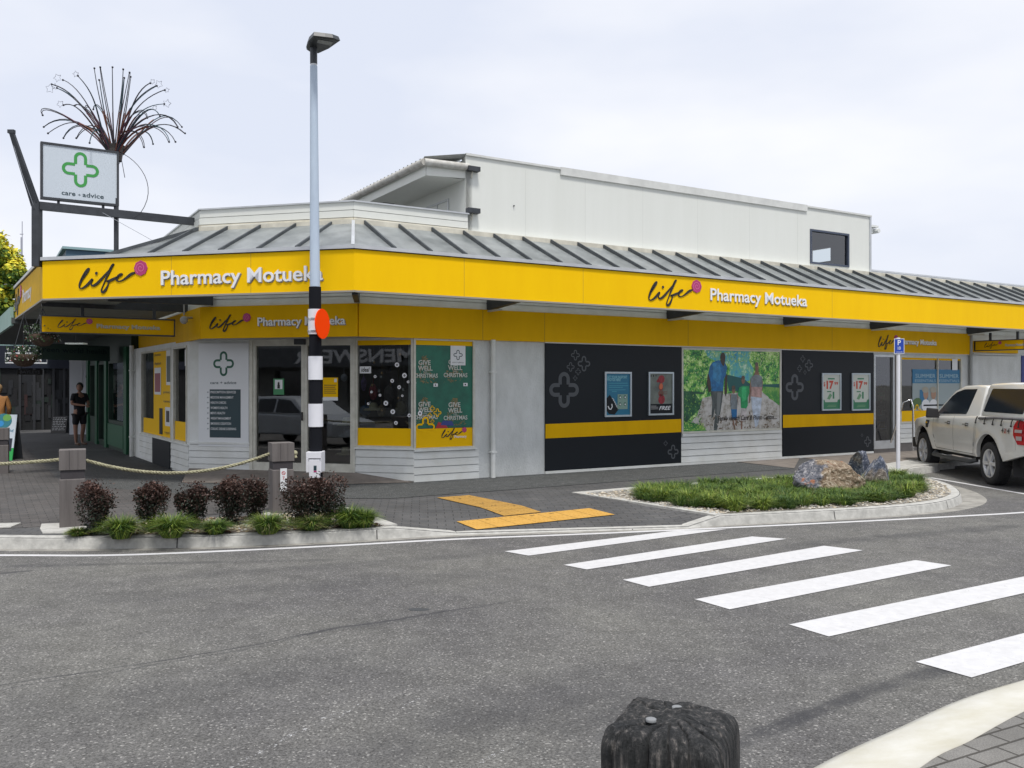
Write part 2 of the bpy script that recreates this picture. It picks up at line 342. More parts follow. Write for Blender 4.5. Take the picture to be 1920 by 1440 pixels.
P_FAR = paver_mat('dark_pavers', (.070, .071, .074), (.086, .085, .085), (.026, .026, .027), -R(6), .22, .11)
P_PLAZA = paver_mat('plaza_pavers', (.070, .067, .066), (.092, .084, .080), (.03, .028, .028), -R(31), .2, .1)
P_NEAR = paver_mat('near_pavers', (.15, .145, .135), (.18, .175, .165), (.05, .046, .04), -R(28), .225, .112, .008)
CONC = M('kerb_concrete', (.45, .445, .42), .85, var=.24, scale=9, bump=.15, bscale=50)
CONC_D = M('channel_concrete', (.28, .27, .245), .85, var=.3, scale=5, bump=.1)
CONC_W = M('near_kerb_concrete', (.56, .555, .52), .8, var=.2, scale=4, bump=.08, col2=(.45, .43, .35), contrast=.8)
TAN = M('tan_concrete', (.19, .165, .145), .85, var=.25, scale=4)
PAINT = M('road_paint', (.58, .58, .59), .6, var=.16, scale=14, bump=.15, bscale=160, contrast=1.0)
nt = PAINT.node_tree; pb_ = nt.nodes['Principled BSDF']; tcn = nd(nt, 'ShaderNodeTexCoord'); nn = nd(nt, 'ShaderNodeTexNoise'); nn.inputs['Scale'].default_value = 38; nn.inputs['Detail'].default_value = 8; nn.inputs['Roughness'].default_value = .8
rr = nd(nt, 'ShaderNodeMapRange'); rr.inputs[1].default_value = .63; rr.inputs[2].default_value = .68; rr.inputs[3].default_value = 1; rr.inputs[4].default_value = .0
nt.links.new(tcn.outputs['Object'], nn.inputs['Vector']); nt.links.new(nn.outputs['Fac'], rr.inputs[0]); nt.links.new(rr.outputs[0], pb_.inputs['Alpha'])
YTAC = M('tactile_yellow', (.58, .33, .07), .7, col2=(.46, .25, .04), scale=5, contrast=1)
YTAC2 = M('tactile_dirty', (.48, .27, .05), .7, col2=(.30, .17, .04), scale=7, contrast=1)
SOIL = M('mulch', (.17, .14, .11), .95, col2=(.07, .055, .045), scale=40, bump=.8, bscale=60, contrast=1.2)
GRAV = M('gravel_bed', (.36, .33, .28), .9, col2=(.17, .15, .12), scale=45, bump=.8, bscale=50, contrast=1.1)
PEB = M('white_pebble', (.50, .47, .41), .8, var=.35, scale=6)

# ------------------------------------------------------------------ ground
def struct(mb, name, **k): return tag(mb.build(name, **k), kind='structure')
def dens(p, n=6):     # Catmull-Rom through measured points
    q = []
    for i in range(len(p) - 1):
        a, b, c, d = p[max(i - 1, 0)], p[i], p[i + 1], p[min(i + 2, len(p) - 1)]
        for k in range(n):
            t = k / n; q.append(.5 * (2 * b + (c - a) * t + (2 * a - 5 * b + 4 * c - d) * t * t + (3 * b - a - 3 * c + d) * t ** 3))
    return q + [p[-1]]
mb = MB(M('far_ground', (.16, .16, .15), .9, var=.3, scale=.3)); mb.rect(-900, -900, 900, 900, -.135); struct(mb, 'ground')
mb = MB(A_ROAD); mb.rect(-60, -40, 90, 70, -.12); struct(mb, 'road')
ZR = -.12
kL = dens([Vector((-22, 34, 0)), Vector((-15.5, 17, 0)), Vector((-12.2, 11.6, 0)), Vector((-8.6, 10, 0)), G(0, 1008), G(200, 1008), G(400, 1005), G(600, 997), G(740, 990)])
kM = [G(856, 999, -.1), G(1290, 987, -.1)]
kR = dens([G(1350, 967), G(1500, 960), G(1650, 952), G(1740, 944), G(1788, 934), G(1800, 923), G(1780, 908), G(1740, 896), G(1712, 888), G(1703, 882), G(1722, 877.5), G(1760, 873), W(13.2, -.9), W(32, -.9)], 5)
Lb, Rb = G(694, 962), G(1190, 940)
far = [Vector((45, 45, 0)), Vector((20, 70, 0)), Vector((-30, 70, 0))]
mb = MB(P_FAR)
mb.poly(*([tuple(p) for p in kL] + [tuple(Lb), tuple(Rb)] + [tuple(p) for p in kR] + [tuple(p) for p in far]))
mb.poly(kM[0], kM[1], Rb, Lb); mb.poly(kL[-1], kM[0], Lb); mb.poly(kM[1], kR[0], Rb)
struct(mb, 'footpath')
# plaza paving behind the rope fence, footpath asphalt under the verandah, tan concrete aprons
mb = MB(P_PLAZA); q = .004
mb.poly(*[Vector((p.x, p.y, q)) for p in [G(-150, 1000), G(130, 985), G(330, 972), G(600, 946), W(-1.7, 1.2), W(-3.6, 4.2), W(-3.8, 20), W(-10, 20), Vector((-14.5, 17, 0)), Vector((-11.5, 12, 0))]])
struct(mb, 'plaza_paving')
mb = MB(A_PATH)
mb.poly(*[Vector((p.x, p.y, .006)) for p in [W(-3.0, 3.9), W(-3.6, 4.1), W(-1.6, .9), W(.4, -.45), W(9.2, -.35), W(9.2, 1.6), W(1.6, 1.6), W(-1.5, 4.6), W(-1.5, 12), W(-2.9, 12)]])
struct(mb, 'footpath_asphalt')
mb = MB(TAN)
mb.poly(*[Vector((p.x, p.y, .008)) for p in [G(1500, 858), G(1570, 868), G(1700, 885), W(12.9, -.5), W(30, -.5), W(30, 1.5), W(10.2, 1.5)]])
mb.poly(*[Vector((p.x, p.y, .009)) for p in [W(9.2, -.33), G(1500, 858.5), W(9.3, 1.5)]])
struct(mb, 'concrete_apron')
# door ramp, rising to the threshold
mb = MB(TAN); P1 = W(1.55, 1.30); P2 = W(-1.52, 4.37)
dB = Vector((-.7071 * UA.x + .7071 * VA.x, -.7071 * UA.y + .7071 * VA.y, 0)); nB = Vector((-dB.y, dB.x, 0));
if nB.y > 0: nB = -nB
zz = lambda p, z_: Vector((p.x, p.y, z_))
rp = [zz(P1, .012), zz(P1 + dB * 1.05, .145), zz(P2, .15), zz(P2 + nB * .95 - dB * .5, .012), zz(P1 + nB * .60 + dB * 1.2, .012), zz(P1 - nB * .3, .012), zz(P1 + dB * 1.05 - nB * .3, .145), zz(P2 - nB * .3, .15)]
mb.raw(rp, [(0, 1, 4), (1, 2, 3, 4), (0, 5, 6, 1), (1, 6, 7, 2)])
struct(mb, 'door_ramp')

def kerb(pts, name, wtop=.14, side=1, zb=ZR, mat=CONC, lean=.03, face=True):
    """swept kerb stone; side=+1 puts the road on the right-hand side of the path direction"""
    mb = MB(mat); n = len(pts); rows = []
    for i, p in enumerate(pts):
        d = (pts[min(i + 1, n - 1)] - pts[max(i - 1, 0)]); d.z = 0; d.normalize(); o = Vector((d.y, -d.x, 0)) * side
        zt = p.z + .006
        rows.append([p + o * lean + Vector((0, 0, zb - p.z)), Vector((p.x, p.y, zt - .02)) + o * .006, Vector((p.x, p.y, zt)) - o * .015, Vector((p.x, p.y, zt)) - o * wtop])
    vs = [v for r in rows for v in r]; fs = []
    for i in range(n - 1):
        for j in range(3): fs.append((i * 4 + j, i * 4 + j + 1, (i + 1) * 4 + j + 1, (i + 1) * 4 + j))
    mb.raw(vs, fs)
    # joints
    mb.m(M('joint_dark', (.05, .05, .05), .9)); acc = 0
    for i in range(1, n):
        acc += (pts[i] - pts[i - 1]).length
        if acc > 2.2:
            acc = 0; r = rows[i]; d = (pts[i] - pts[i - 1]).normalized() * .006; e = Vector((0, 0, .003)) + (r[0] - r[3]).normalized() * .003
            e.z = .003
            mb.poly(r[0] - d + e, r[1] - d + e, r[1] + d + e, r[0] + d + e); mb.poly(r[1] - d + e, r[3] - d + e, r[3] + d + e, r[1] + d + e)
    mb.smooth = True
    return struct(mb, name, recalc=False)
kLs = kL[:-1] + [kL[-1], (kL[-1] * 2 + kM[0]) / 3, (kL[-1] + kM[0] * 2) / 3, kM[0]]
kerb(kLs, 'kerb')
kMs = [kM[0] + (kM[1] - kM[0]) * (i / 8) for i in range(9)]
kerb(kMs, 'dropped_kerb', wtop=.22)
kRs = [kM[1], (kM[1] * 2 + kR[0]) / 3, (kM[1] + kR[0] * 2) / 3] + kR
kerb(kRs, 'kerb')
def ribbon(pts, o0, o1, z, mat, name, wf=None):
    mb = MB(mat); n = len(pts); V = []
    for i, p in enumerate(pts):
        d = (pts[min(i + 1, n - 1)] - pts[max(i - 1, 0)]); d.z = 0; d.normalize(); o = Vector((d.y, -d.x, 0)); f = wf(i / n) if wf else 1
        V += [Vector((p.x, p.y, z)) + o * o0, Vector((p.x, p.y, z)) + o * (o0 + (o1 - o0) * f)]
    mb.raw(V, [(2 * i, 2 * i + 1, 2 * i + 3, 2 * i + 2) for i in range(n - 1)]); return struct(mb, name)
ribbon(kLs + kMs[1:], .0, .14, ZR + .001, CONC_D, 'channel')
ri = kRs[:kRs.index(kR[0]) + 52]
ribbon(kRs[:55], .0, .40, ZR + .001, CONC_D, 'channel', lambda t: .3 if t < .3 else max(.25, min(1, .3 + (t - .3) * 3) if t < .72 else 1 - (t - .72) * 7))
# white edge lines
wl = dens([Vector((-12.6, 10.9, 0)), Vector((-8.8, 9.35, 0)), G(0, 1041.5, ZR), G(200, 1041.5, ZR), G(400, 1034.5, ZR), G(640, 1023, ZR), G(860, 1011, ZR), G(1100, 1001.5, ZR), G(1360, 990, ZR)])
ribbon(wl, -.045, .045, ZR + .003, PAINT, 'edge_line')
wl2 = dens([G(1360, 990, ZR), G(1600, 978.5, ZR), G(1800, 968, ZR), G(1920, 961, ZR), G(2150, 944, ZR)]); ribbon(wl2, -.045, .045, ZR + .003, PAINT, 'edge_line')
wl3 = [G(1743, 895.5, ZR), G(1920, 926, ZR), G(2300, 1000, ZR)]; ribbon(wl3, -.05, .05, ZR + .003, PAINT, 'parking_line')
# zebra crossing bars
ZB = [[(946, 1034.5), (991, 1042.5), (1362, 993), (1268, 995.5)], [(1057, 1060), (1100, 1068.5), (1475, 1011), (1410, 1006.5)],
      [(1168, 1088), (1217, 1101), (1618, 1032.5), (1545, 1024)], [(1303, 1124.5), (1368, 1143.5), (1784, 1061), (1717, 1051)]]
mb = MB(PAINT)
for qd in ZB: mb.poly(*[G(*p, ZR) + Vector((0, 0, .005)) for p in (qd[0], qd[1], qd[2], qd[3])])
for l0, l1 in (((1480, 1172), (1554, 1194.5)), ((1717, 1242), (1822, 1271.5))):
    a = G(*l0, ZR) + Vector((0, 0, .005)); b = G(*l1, ZR) + Vector((0, 0, .005)); mb.poly(a, b, b + UA * 4.3, a + UA * 4.3)
struct(mb, 'zebra_crossing')
# tactile paving draped on the ramp
RT = [(kM[0], kM[1], Rb), (kM[0], Rb, Lb)]
def surfz(x, y):
    for t_ in RT:
        n_ = (t_[1] - t_[0]).cross(t_[2] - t_[0]); d_ = [((t_[(i + 1) % 3].x - t_[i].x) * (y - t_[i].y) - (t_[(i + 1) % 3].y - t_[i].y) * (x - t_[i].x)) for i in range(3)]
        if all(v >= -1e-6 for v in d_) or all(v <= 1e-6 for v in d_): return t_[0].z - (n_.x * (x - t_[0].x) + n_.y * (y - t_[0].y)) / n_.z
    return 0
def ramp(px, py):
    z_ = -.09
    for _ in range(12): p = G(px, py, z_); z_ = surfz(p.x, p.y)
    return p
def tact(quad, nu, nv, mat, name):
    a, b, c, d = [ramp(*p) for p in quad]; mb = MB(mat)
    def at(u, v, e=.010):
        p = (a * (1 - u) + b * u) * (1 - v) + (d * (1 - u) + c * u) * v; return Vector((p.x, p.y, max(surfz(p.x, p.y), surfz(p.x + .03, p.y + .03) if False else -1) + e))
    gu, gv = nu // 2, 2
    for i in range(gu):
        for j in range(gv): mb.poly(at(i / gu, j / gv), at((i + 1) / gu, j / gv), at((i + 1) / gu, (j + 1) / gv), at(i / gu, (j + 1) / gv))
    for i in range(nu):
        for j in range(nv):
            p = at((i + .5) / nu, (j + .5) / nv)
            r = .014; vs = [p + Vector((r * cos(k * pi / 3), r * sin(k * pi / 3), .0005)) for k in range(6)] + [p + Vector((r * .6 * cos(k * pi / 3), r * .6 * sin(k * pi / 3), .006)) for k in range(6)]
            mb.raw(vs, [(k, (k + 1) % 6, 6 + (k + 1) % 6, 6 + k) for k in range(6)] + [(6, 7, 8, 9, 10, 11)])
    mb.m(M('joint_tac', (.22, .13, .03), .9)); ln = (b - a).length; k = max(1, round(ln / .3))
    for i in range(1, k):
        u = i / k; e = .003 / ln
        for j in range(2): mb.poly(at(u - e, j / 2, .0118), at(u + e, j / 2, .0118), at(u + e, (j + 1) / 2, .0118), at(u - e, (j + 1) / 2, .0118))
    mb.m(M('tac_dirt', (.07, .05, .02), .9)); rr_ = random.Random(nu)
    for i in range(16 if mat == YTAC2 else 6):
        u, v = rr_.random() * .85 + .05, rr_.choice((.12, .35, .5, .8)) + rr_.uniform(-.05, .05); l = rr_.uniform(.01, .035); q_ = rr_.uniform(.015, .04)
        mb.poly(at(u, v, .0125), at(u + l, v + .01, .0125), at(u + l * 1.1, v + q_, .0125), at(u + l * .3, v + q_ * 1.4, .0125))
    return struct(mb, name)
tact([(856, 979), (1105, 954), (1153, 966), (894, 994)], 34, 5, YTAC, 'tactile_paving')
tact([(819, 934), (945, 968.5), (1015, 961.3), (880, 929.5)], 24, 6, YTAC2, 'tactile_paving')
# near corner: pale kerb and brick footpath
kn = [Vector((-9, 1.7, -.1)), Vector((-2.5, 2.05, -.1)), Vector((-.4, 2.55, -.1)), Vector((.55, 3.3, -.1)), G(1526, 1441, -.1), G(1687, 1365, -.1), G(1799, 1314, -.1), G(1920, 1276, -.1), G(2150, 1214, -.1), G(2600, 1160, -.1)]
ki = [Vector((-9, 1.3, 0)), Vector((-2.4, 1.65, 0)), Vector((-.1, 2.2, 0)), Vector((.9, 2.95, 0)), G(1723, 1441), G(1821, 1388), G(1920, 1334), G(2040, 1283), G(2300, 1215), G(2800, 1150)]
kn = dens(kn, 5); ki = dens(ki, 5)
mb = MB(CONC_W); V = []
for a, b in zip(kn, ki): V += [Vector((a.x, a.y, ZR + .0)), a + Vector((0, 0, .004)), a.lerp(b, .12) + Vector((0, 0, .012)), b + Vector((0, 0, .008)), b + Vector((0, 0, -.1))]
mb.raw(V, [(5 * i + j, 5 * i + j + 1, 5 * i + j + 6, 5 * i + j + 5) for i in range(len(kn) - 1) for j in range(4)]); mb.sm = [True] * len(mb.f)
struct(mb, 'near_kerb')
mb = MB(P_NEAR); mb.poly(*([tuple(p) for p in ki] + [(20, -12, 0), (-25, -12, 0), (-25, 1.3, 0)])); struct(mb, 'near_footpath')
PW_ = PAINT.copy(); PW_.name = 'worn_paint'; MATS['worn_paint'] = PW_
for n_ in PW_.node_tree.nodes:
    if n_.type == 'MAP_RANGE' and n_.inputs[4].default_value == 0: n_.inputs[1].default_value = .40; n_.inputs[2].default_value = .44
mb = MB(PW_)
for p_, q_, w_ in (((880, 1440), (1000, 1380), .03), ((430, 1440), (520, 1395), .035), ((520, 1390), (640, 1340), .04), ((598, 1352), (690, 1318), .05), ((745, 1330), (790, 1310), .03), ((1160, 1092), (1185, 1097), .05), ((1320, 1138), (1350, 1146), .05)):
    a, b = G(*p_, ZR), G(*q_, ZR); d_ = (b - a).normalized(); o_ = Vector((-d_.y, d_.x, 0)) * w_ / 2 + Vector((0, 0, 0)); u_ = Vector((0, 0, .002)); mb.poly(a - o_ + u_, b - o_ + u_, b + o_ + u_, a + o_ + u_)
struct(mb, 'worn_marking')
# service covers and old paint marks on the road
mb = MB(M('iron_cover', (.052, .056, .06), .8, .1)); p = G(785, 1143, ZR); mb.ell(p.x, p.y, .085, .05, ZR + .002, 18, .04)
struct(mb, 'road_cover')

# ------------------------------------------------------------------ planted beds
def inside(p, poly):
    c = False; n = len(poly)
    for i in range(n):
        a, b = poly[i], poly[(i + 1) % n]
        if (a[1] > p[1]) != (b[1] > p[1]) and p[0] < (b[0] - a[0]) * (p[1] - a[1]) / (b[1] - a[1]) + a[0]: c = not c
    return c
def inward(pts, o):
    n = len(pts); q = []
    for i, p in enumerate(pts):
        d = (pts[min(i + 1, n - 1)] - pts[max(i - 1, 0)]); d.z = 0; d.normalize(); q.append(p - Vector((d.y, -d.x, 0)) * o)
    return q
fl = [p for p in inward(kL, .135) if p.x > G(110, 1003).x] + [G(715, 987)]
bedL = fl + [G(640, 959), G(480, 968), G(300, 978), G(185, 990)]
mb = MB(SOIL); mb.poly(*[Vector((p.x, p.y, .009)) for p in bedL]); struct(mb, 'planting_bed')
mb = MB(CONC); z = .014
mb.prism([(p.x, p.y) for p in [G(640, 955), G(652, 952.5), G(745, 985), G(715, 988)]], -.11, z + .0005 * random.random())
mb.prism([(p.x, p.y) for p in [G(75, 993), G(78, 984), G(150, 981), G(165, 990), G(120, 1001), G(80, 1001)]], -.11, z + .0005 * random.random())
mb.prism([(p.x, p.y) for p in [G(-60, 984), G(40, 982), G(20, 990), G(-60, 994)]], -.11, z + .0005 * random.random())
mb.prism([(p.x, p.y) for p in [G(480, 968), G(520, 958), G(575, 958), G(560, 968)]], -.11, z + .0005 * random.random())
struct(mb, 'bed_edging')
fr = inward(kR[2:], .135)[:46]
bi = [i for i, p in enumerate(fr) if p.y > G(1690, 889).y - .2]
bedR = fr[:bi[0]] + [G(1690, 887), G(1480, 900), G(1205, 918), G(1095, 927), G(1345, 965.5)]
mb = MB(GRAV); mb.poly(*[Vector((p.x, p.y, .009)) for p in bedR]); struct(mb, 'gravel_bed')
mb = MB(CONC)
mb.prism([(p.x, p.y) for p in [G(1072, 924.5), G(1098, 925), G(1358, 963.5), G(1340, 967)]], -.11, z + .0005 * random.random())
mb.prism([(p.x, p.y) for p in [G(1072, 924.5), G(1200, 913.5), G(1480, 893.5), G(1690, 881.5), G(1690, 884), G(1480, 897), G(1205, 917), G(1095, 925.5)]], -.11, z + .0005 * random.random())
mb.prism([(p.x, p.y) for p in [G(1625, 884), G(1700, 881), G(1712, 876), G(1790, 869), W(13, -.9), W(13, -.3), G(1640, 874)]], -.11, z + .0005 * random.random())
struct(mb, 'bed_edging')
def pebbles(poly, n, r0, r1, mats, name, label):
    xs = [p[0] for p in poly]; ys = [p[1] for p in poly]; mb = MB()
    k = 0
    while k < n:
        p = (random.uniform(min(xs), max(xs)), random.uniform(min(ys), max(ys)))
        if not inside(p, poly): continue
        k += 1; r = random.uniform(r0, r1); a = random.random() * 6; mb.m(random.choice(mats))
        T = Matrix.Translation((p[0], p[1], .009 + r * .3)) @ Matrix.Rotation(a, 4, 'Z') @ Matrix.Rotation(random.uniform(-.4, .4), 4, 'X')
        vs = [T @ Vector((x * r * random.uniform(.8, 1.2), y * r * .75 * random.uniform(.8, 1.2), zz * r * .5)) for x, y, zz in ((1, 0, 0), (.3, .9, 0), (-.8, .6, 0), (-.8, -.6, 0), (.3, -.9, 0), (.3, .1, .95), (-.3, -.1, .9), (0, 0, -1))]
        mb.raw(vs, [(0, 1, 5), (1, 2, 6, 5), (2, 3, 6), (3, 4, 5, 6), (4, 0, 5), (0, 7, 1), (1, 7, 2), (2, 7, 3), (3, 7, 4), (4, 7, 0)])
    o = mb.build(name); tag(o, label, 'gravel', kind='stuff')
PM_ = [PEB, PEB, M('buff_pebble', (.42, .36, .27), .8), M('grey_pebble', (.3, .29, .27), .8)]
pebbles(bedR, 5200, .014, .034, PM_, 'gravel', 'pale river gravel round the grass on the kerbed island')
pebbles(bedL, 1500, .012, .03, [M('bark_chip', (.14, .08, .05), .9), M('bark_pale', (.26, .2, .14), .9), PM_[2], PM_[3]], 'bark_mulch', 'brown bark and stones under the dark shrubs')
# ================================================================== the pharmacy building
YF = M('yellow_fascia', 'F6C800', .6, col2='EBB800', scale=2.2, spec=.12, contrast=1.4, mscale=(1.2, 1.2, .25))
YB = M('yellow_band', 'E6B400', .6, col2='D3A100', scale=2.5, spec=.12, contrast=1.2, mscale=(1.2, 1.2, .3))
YV = M('yellow_vinyl', 'EDBB00', .6, spec=.15)
WH = M('white_paint', (.70, .72, .71), .6, col2=(.60, .61, .58), scale=2.2, bump=.04, bscale=30)
WHU = M('upper_paint', (.70, .715, .68), .65, col2=(.655, .67, .63), scale=2.6, mscale=(1.6, 1.6, .12), contrast=1.0)
CREAM = M('cream_trim', (.68, .65, .55), .7, col2=(.45, .43, .36), scale=5, contrast=.8)
REND = M('rendered_wall', (.63, .65, .645), .8, col2=(.52, .54, .53), mscale=(1.2, 1.2, .6), scale=2.4, bump=.5, bscale=45)
FRM = M('window_frame_cream', (.62, .61, .54), .45, col2=(.50, .49, .43), scale=6)
ALU = M('aluminium', (.55, .57, .58), .35, .7, var=.1)
DKP = M('charcoal_panel', (.009, .012, .016), .45, spec=.22)
CHG = M('charcoal_grey_print', (.065, .072, .082), .5)
DKS = M('dark_steel', (.045, .05, .058), .5, .2, var=.25, scale=6)
INK = M('black_ink', (.015, .013, .012), .45)
ROSE = M('rose_magenta', (.42, .035, .16), .5); ROSE2 = M('rose_pink', (.66, .16, .33), .5)
WL = M('white_lettering', (.78, .79, .82), .35); WLS = M('lettering_shadow', (.25, .25, .27), .5)
GRN = M('plus_green', (.045, .30, .06), .4); GRND = M('plus_dark_green', (.012, .10, .06), .4)
PAPER = M('paper_white', (.70, .72, .74), .5); SLAT = M('slate_blue_panel', (.022, .05, .062), .4)
GLASS = Mglass('shop_glass', (.72, .78, .78)); SHLN = M('shadow_line_black', (.012, .012, .012), .7)
TRL = bpy.data.materials.new('verandah_sheet'); TRL.use_nodes = True
nt = TRL.node_tree; b = nt.nodes['Principled BSDF']; tcn = nd(nt, 'ShaderNodeTexCoord'); nn = nd(nt, 'ShaderNodeTexNoise'); nn.inputs['Scale'].default_value = 2.2; nn.inputs['Detail'].default_value = 9; nn.inputs['Roughness'].default_value = .68
rr = nd(nt, 'ShaderNodeValToRGB'); rr.color_ramp.elements[0].position = .35; rr.color_ramp.elements[0].color = (.185, .205, .215, 1); rr.color_ramp.elements[1].position = .62; rr.color_ramp.elements[1].color = (.37, .395, .405, 1)
nt.links.new(tcn.outputs['Object'], nn.inputs['Vector']); nt.links.new(nn.outputs['Fac'], rr.inputs[0]); nt.links.new(rr.outputs[0], b.inputs['Base Color']); b.inputs['Roughness'].default_value = .3
tl = nd(nt, 'ShaderNodeBsdfTranslucent'); tl.inputs['Color'].default_value = (.8, .86, .83, 1); ms = nd(nt, 'ShaderNodeMixShader'); ms.inputs[0].default_value = .32
nt.links.new(b.outputs[0], ms.inputs[1]); nt.links.new(tl.outputs[0], ms.inputs[2]); nt.links.new(ms.outputs[0], nt.nodes['Material Output'].inputs[0])

BANG = math.atan2(UA.y, UA.x)
bld = thing('pharmacy_building', 'white corner pharmacy with long yellow verandah fascia and glass shopfront', 'building', tuple(W(0, 0)), BANG)
def part(mb, name, parent=None, **k): return mb.build(name, parent or bld, **k)
# the planes of the facade
PAf = Plane(W(0, 0), W(1, 0)); D = Vector((dB.x, dB.y, 0)); K2 = W(-3.917, 3.917); K3 = W(-4.15, 9.08)
PBf = Plane(K2, W(0, 0)); PCf = Plane(K3, K2)
PAw = Plane(W(0, 1.36), W(1, 1.36))                       # street wall
Wc1, Wc2 = W(1.6, 1.36), W(-1.49, 4.45); PBw = Plane(Wc2, Wc1); Wc3 = W(-1.70, 10.0); PCw = Plane(Wc3, Wc2)
Kb1, Kb2 = W(.555, 1.30), W(-1.52, 3.375); Kb3 = W(-1.56, 10.7)
PAb = Plane(W(0, 1.30), W(1, 1.30)); PBb = Plane(Kb2, Kb1); PCb = Plane(Kb3, Kb2)
AE = 30.0                                                   # far right end of the building
ZF0, ZF1 = 3.108, 3.724

def wall_open(mb, pl, s0, s1, z0, z1, ops, th=.15, e=0):
    """slab in the plane with rectangular openings (s0,s1,z0,z1)"""
    old = mb.T; mb.T = pl.M(e); xs = sorted({s0, s1, *[o[0] for o in ops], *[o[1] for o in ops]})
    for a, b in zip(xs, xs[1:]):
        if b - a < 1e-5 or b <= s0 or a >= s1: continue
        zz = [(o[2], o[3]) for o in ops if o[0] <= a + 1e-6 and o[1] >= b - 1e-6]; zz.sort(); z = z0
        for c, d in zz:
            if c > z: mb.box(a, z, -th, b, c, 0)
            z = d
        if z < z1: mb.box(a, z, -th, b, z1, 0)
    mb.T = old; return mb
def boards(mb, pl, s0, s1, z0, z1, pitch=.15, e=0.0):
    old = mb.T; mb.T = pl.M(e); n = max(1, round((z1 - z0) / pitch)); h = (z1 - z0) / n
    for i in range(n):
        a = z0 + i * h; b = a + h - .012
        mb.hexa([(s0, a, 0), (s1, a, 0), (s1, a, .022), (s0, a, .022), (s0, b, 0), (s1, b, 0), (s1, b, .012), (s0, b, .012)])
    mb.T = old; return mb
def S(pl, px, py=700): return pl.hit(px, py)[0]
def Z(pl, px, py): return pl.hit(px, py)[1]

# ---- street wall ---------------------------------------------------------------------------
a = lambda px: S(PAw, px)
w2 = (1.62, a(889), .55, 2.50)                             # window beside the door
mu0, mu1 = a(1277), a(1463); p10, p11 = a(1021), a(1275.5); p20, p21 = a(1466), a(1636)
dr0, dr1 = a(1638), a(1676); wr0, wr1 = a(1687), a(1803)
zs = .62
wall = MB(REND); wall_open(wall, PAw, 1.6, AE, 0, 2.52, [w2, (dr0, dr1, .10, 2.42), (wr0, wr1, .72, 2.42)], .2)
part(wall, 'street_wall')
mb = MB(REND); wall_open(mb, PAw, a(1818), AE, .0, 2.5, [], .02, .05); part(mb, 'rendered_pier')
mb = MB(WH); wall_open(mb, PAw, .555, AE, 2.52, 4.45, [], .2); boards(mb, PAw, .56, AE, 3.045, 4.3, .125, .0); part(mb, 'weatherboards')
# paint skirting along the footpath
mb = MB(WH); wall_open(mb, PAw, p10, p21, .0, .055, [], .05, .035); part(mb, 'skirting')
# boards under the mural, under window
mb = MB(WH); boards(mb, PAw, mu0 - .02, mu1 + .02, .06, .60, .125, .012); mb.T = PAw.M(.0); mb.box(mu0, .60, 0, mu1, .66, .05); part(mb, 'weatherboards')
mb = MB(WH); boards(mb, PAw, 1.6, a(897), .0, .53, .13, .004); mb.T = PAw.M(0); mb.box(1.6, .53, 0, a(892), .56, .05); part(mb, 'weatherboards')
mb = MB(WH); boards(mb, PAw, wr0, wr1, .22, .70, .12, .004); mb.m(M('tile_step', (.13, .12, .115), .7, var=.3)); mb.T = PAw.M(0); mb.box(dr0, 0, -.25, wr1 + .05, .10, .02); mb.box(dr0, .1, -.24, wr1 + .05, .21, .012)
part(mb, 'weatherboards')
# charcoal panels with yellow stripes and printed outlined crosses
for (s0, s1, pxs, strp, big, sm, low) in (
    (p10, p11, (1021, 1275.5), (795, 822, 785.5, 810), (1056, 731, 30), [(1077, 666, 9), (1093, 682, 13), (1068, 688, 8), (1082, 697, 6), (1076.5, 709, 4.5)], [(1260, 847, 12), (1246, 831, 4.5)]),
    (p20, p21, (1466, 1636), (778, 802, 774.5, 795), (1488, 726, 22), [(1503, 673, 6), (1514.5, 685, 10), (1497, 691, 6), (1507, 698, 4)], [(1624.5, 828, 9), (1614, 816, 3)])):
    pn = MB(DKP, PAw.M(.0)); zb = .06; pn.box(s0, .058, .003, s1, 2.47, .03)
    o_p = part(pn, 'charcoal_panel')
    st = MB(YB, PAw.M(.03)); (ya, yb, yc, yd) = strp
    st.poly((s0, Z(PAw, pxs[0], yb), .003), (s1, Z(PAw, pxs[1], yd), .003), (s1, Z(PAw, pxs[1], yc), .003), (s0, Z(PAw, pxs[0], ya), .003))
    part(st, 'yellow_stripe', o_p)
    for k, (x, y, r) in enumerate([big] + sm + low):
        cr = MB(CHG, PAw.M(.03)); s_, z_ = PAw.hit(x, y); d_ = PAw.pt(s_, 0).y; plus(cr, s_, z_, r * d_ / F * 1.12, CHG, .004 if k else .003, .22 if k == 0 else .2, ky=1.0); part(cr, 'printed_cross', o_p)
mb = MB(WH, PAw.M(0)); mb.box(p10 - .01, 2.47, 0, a(1900), 2.52, .05); part(mb, 'head_trim')
# ---- yellow sign band over the shopfront ----------------------------------------------------
def lettering(pl, e, name, parent, items):
    for it in items:
        mb = MB(WL, pl.M(e))
        if it[0] == 'life':
            (_, x0, y0, x1, y1) = it; s0, z1 = pl.hit(x0, y0); s1, _ = pl.hit(x1, y0); z0 = pl.hit(x0, y1)[1]; zz0 = (z0 + pl.hit(x1, y1)[1]) / 2; zz1 = (z1 + pl.hit(x1, y0)[1]) / 2
            life(mb, s0, zz0, s1, zz1, INK, ROSE, ROSE2, .002, .012, .024); part(mb, 'script_logo', parent)
        else:
            (_, t, x0, yb, x1, h) = it; s0, z0 = pl.hit(x0, yb[0]); s1, z1 = pl.hit(x1, yb[1]); dpt = pl.pt((s0 + s1) / 2, 0).y
            mb.m(WLS).text(t, s0 + .012, (z0 + z1) / 2 - .012, s1 + .012, h * dpt / F, .002, .012, depth=.006)  # grey copy set down and right paints the letters' shadow
            mb.m(WL).text(t, s0, (z0 + z1) / 2, s1, h * dpt / F, .009, .012, depth=.012); part(mb, 'lettering', parent)
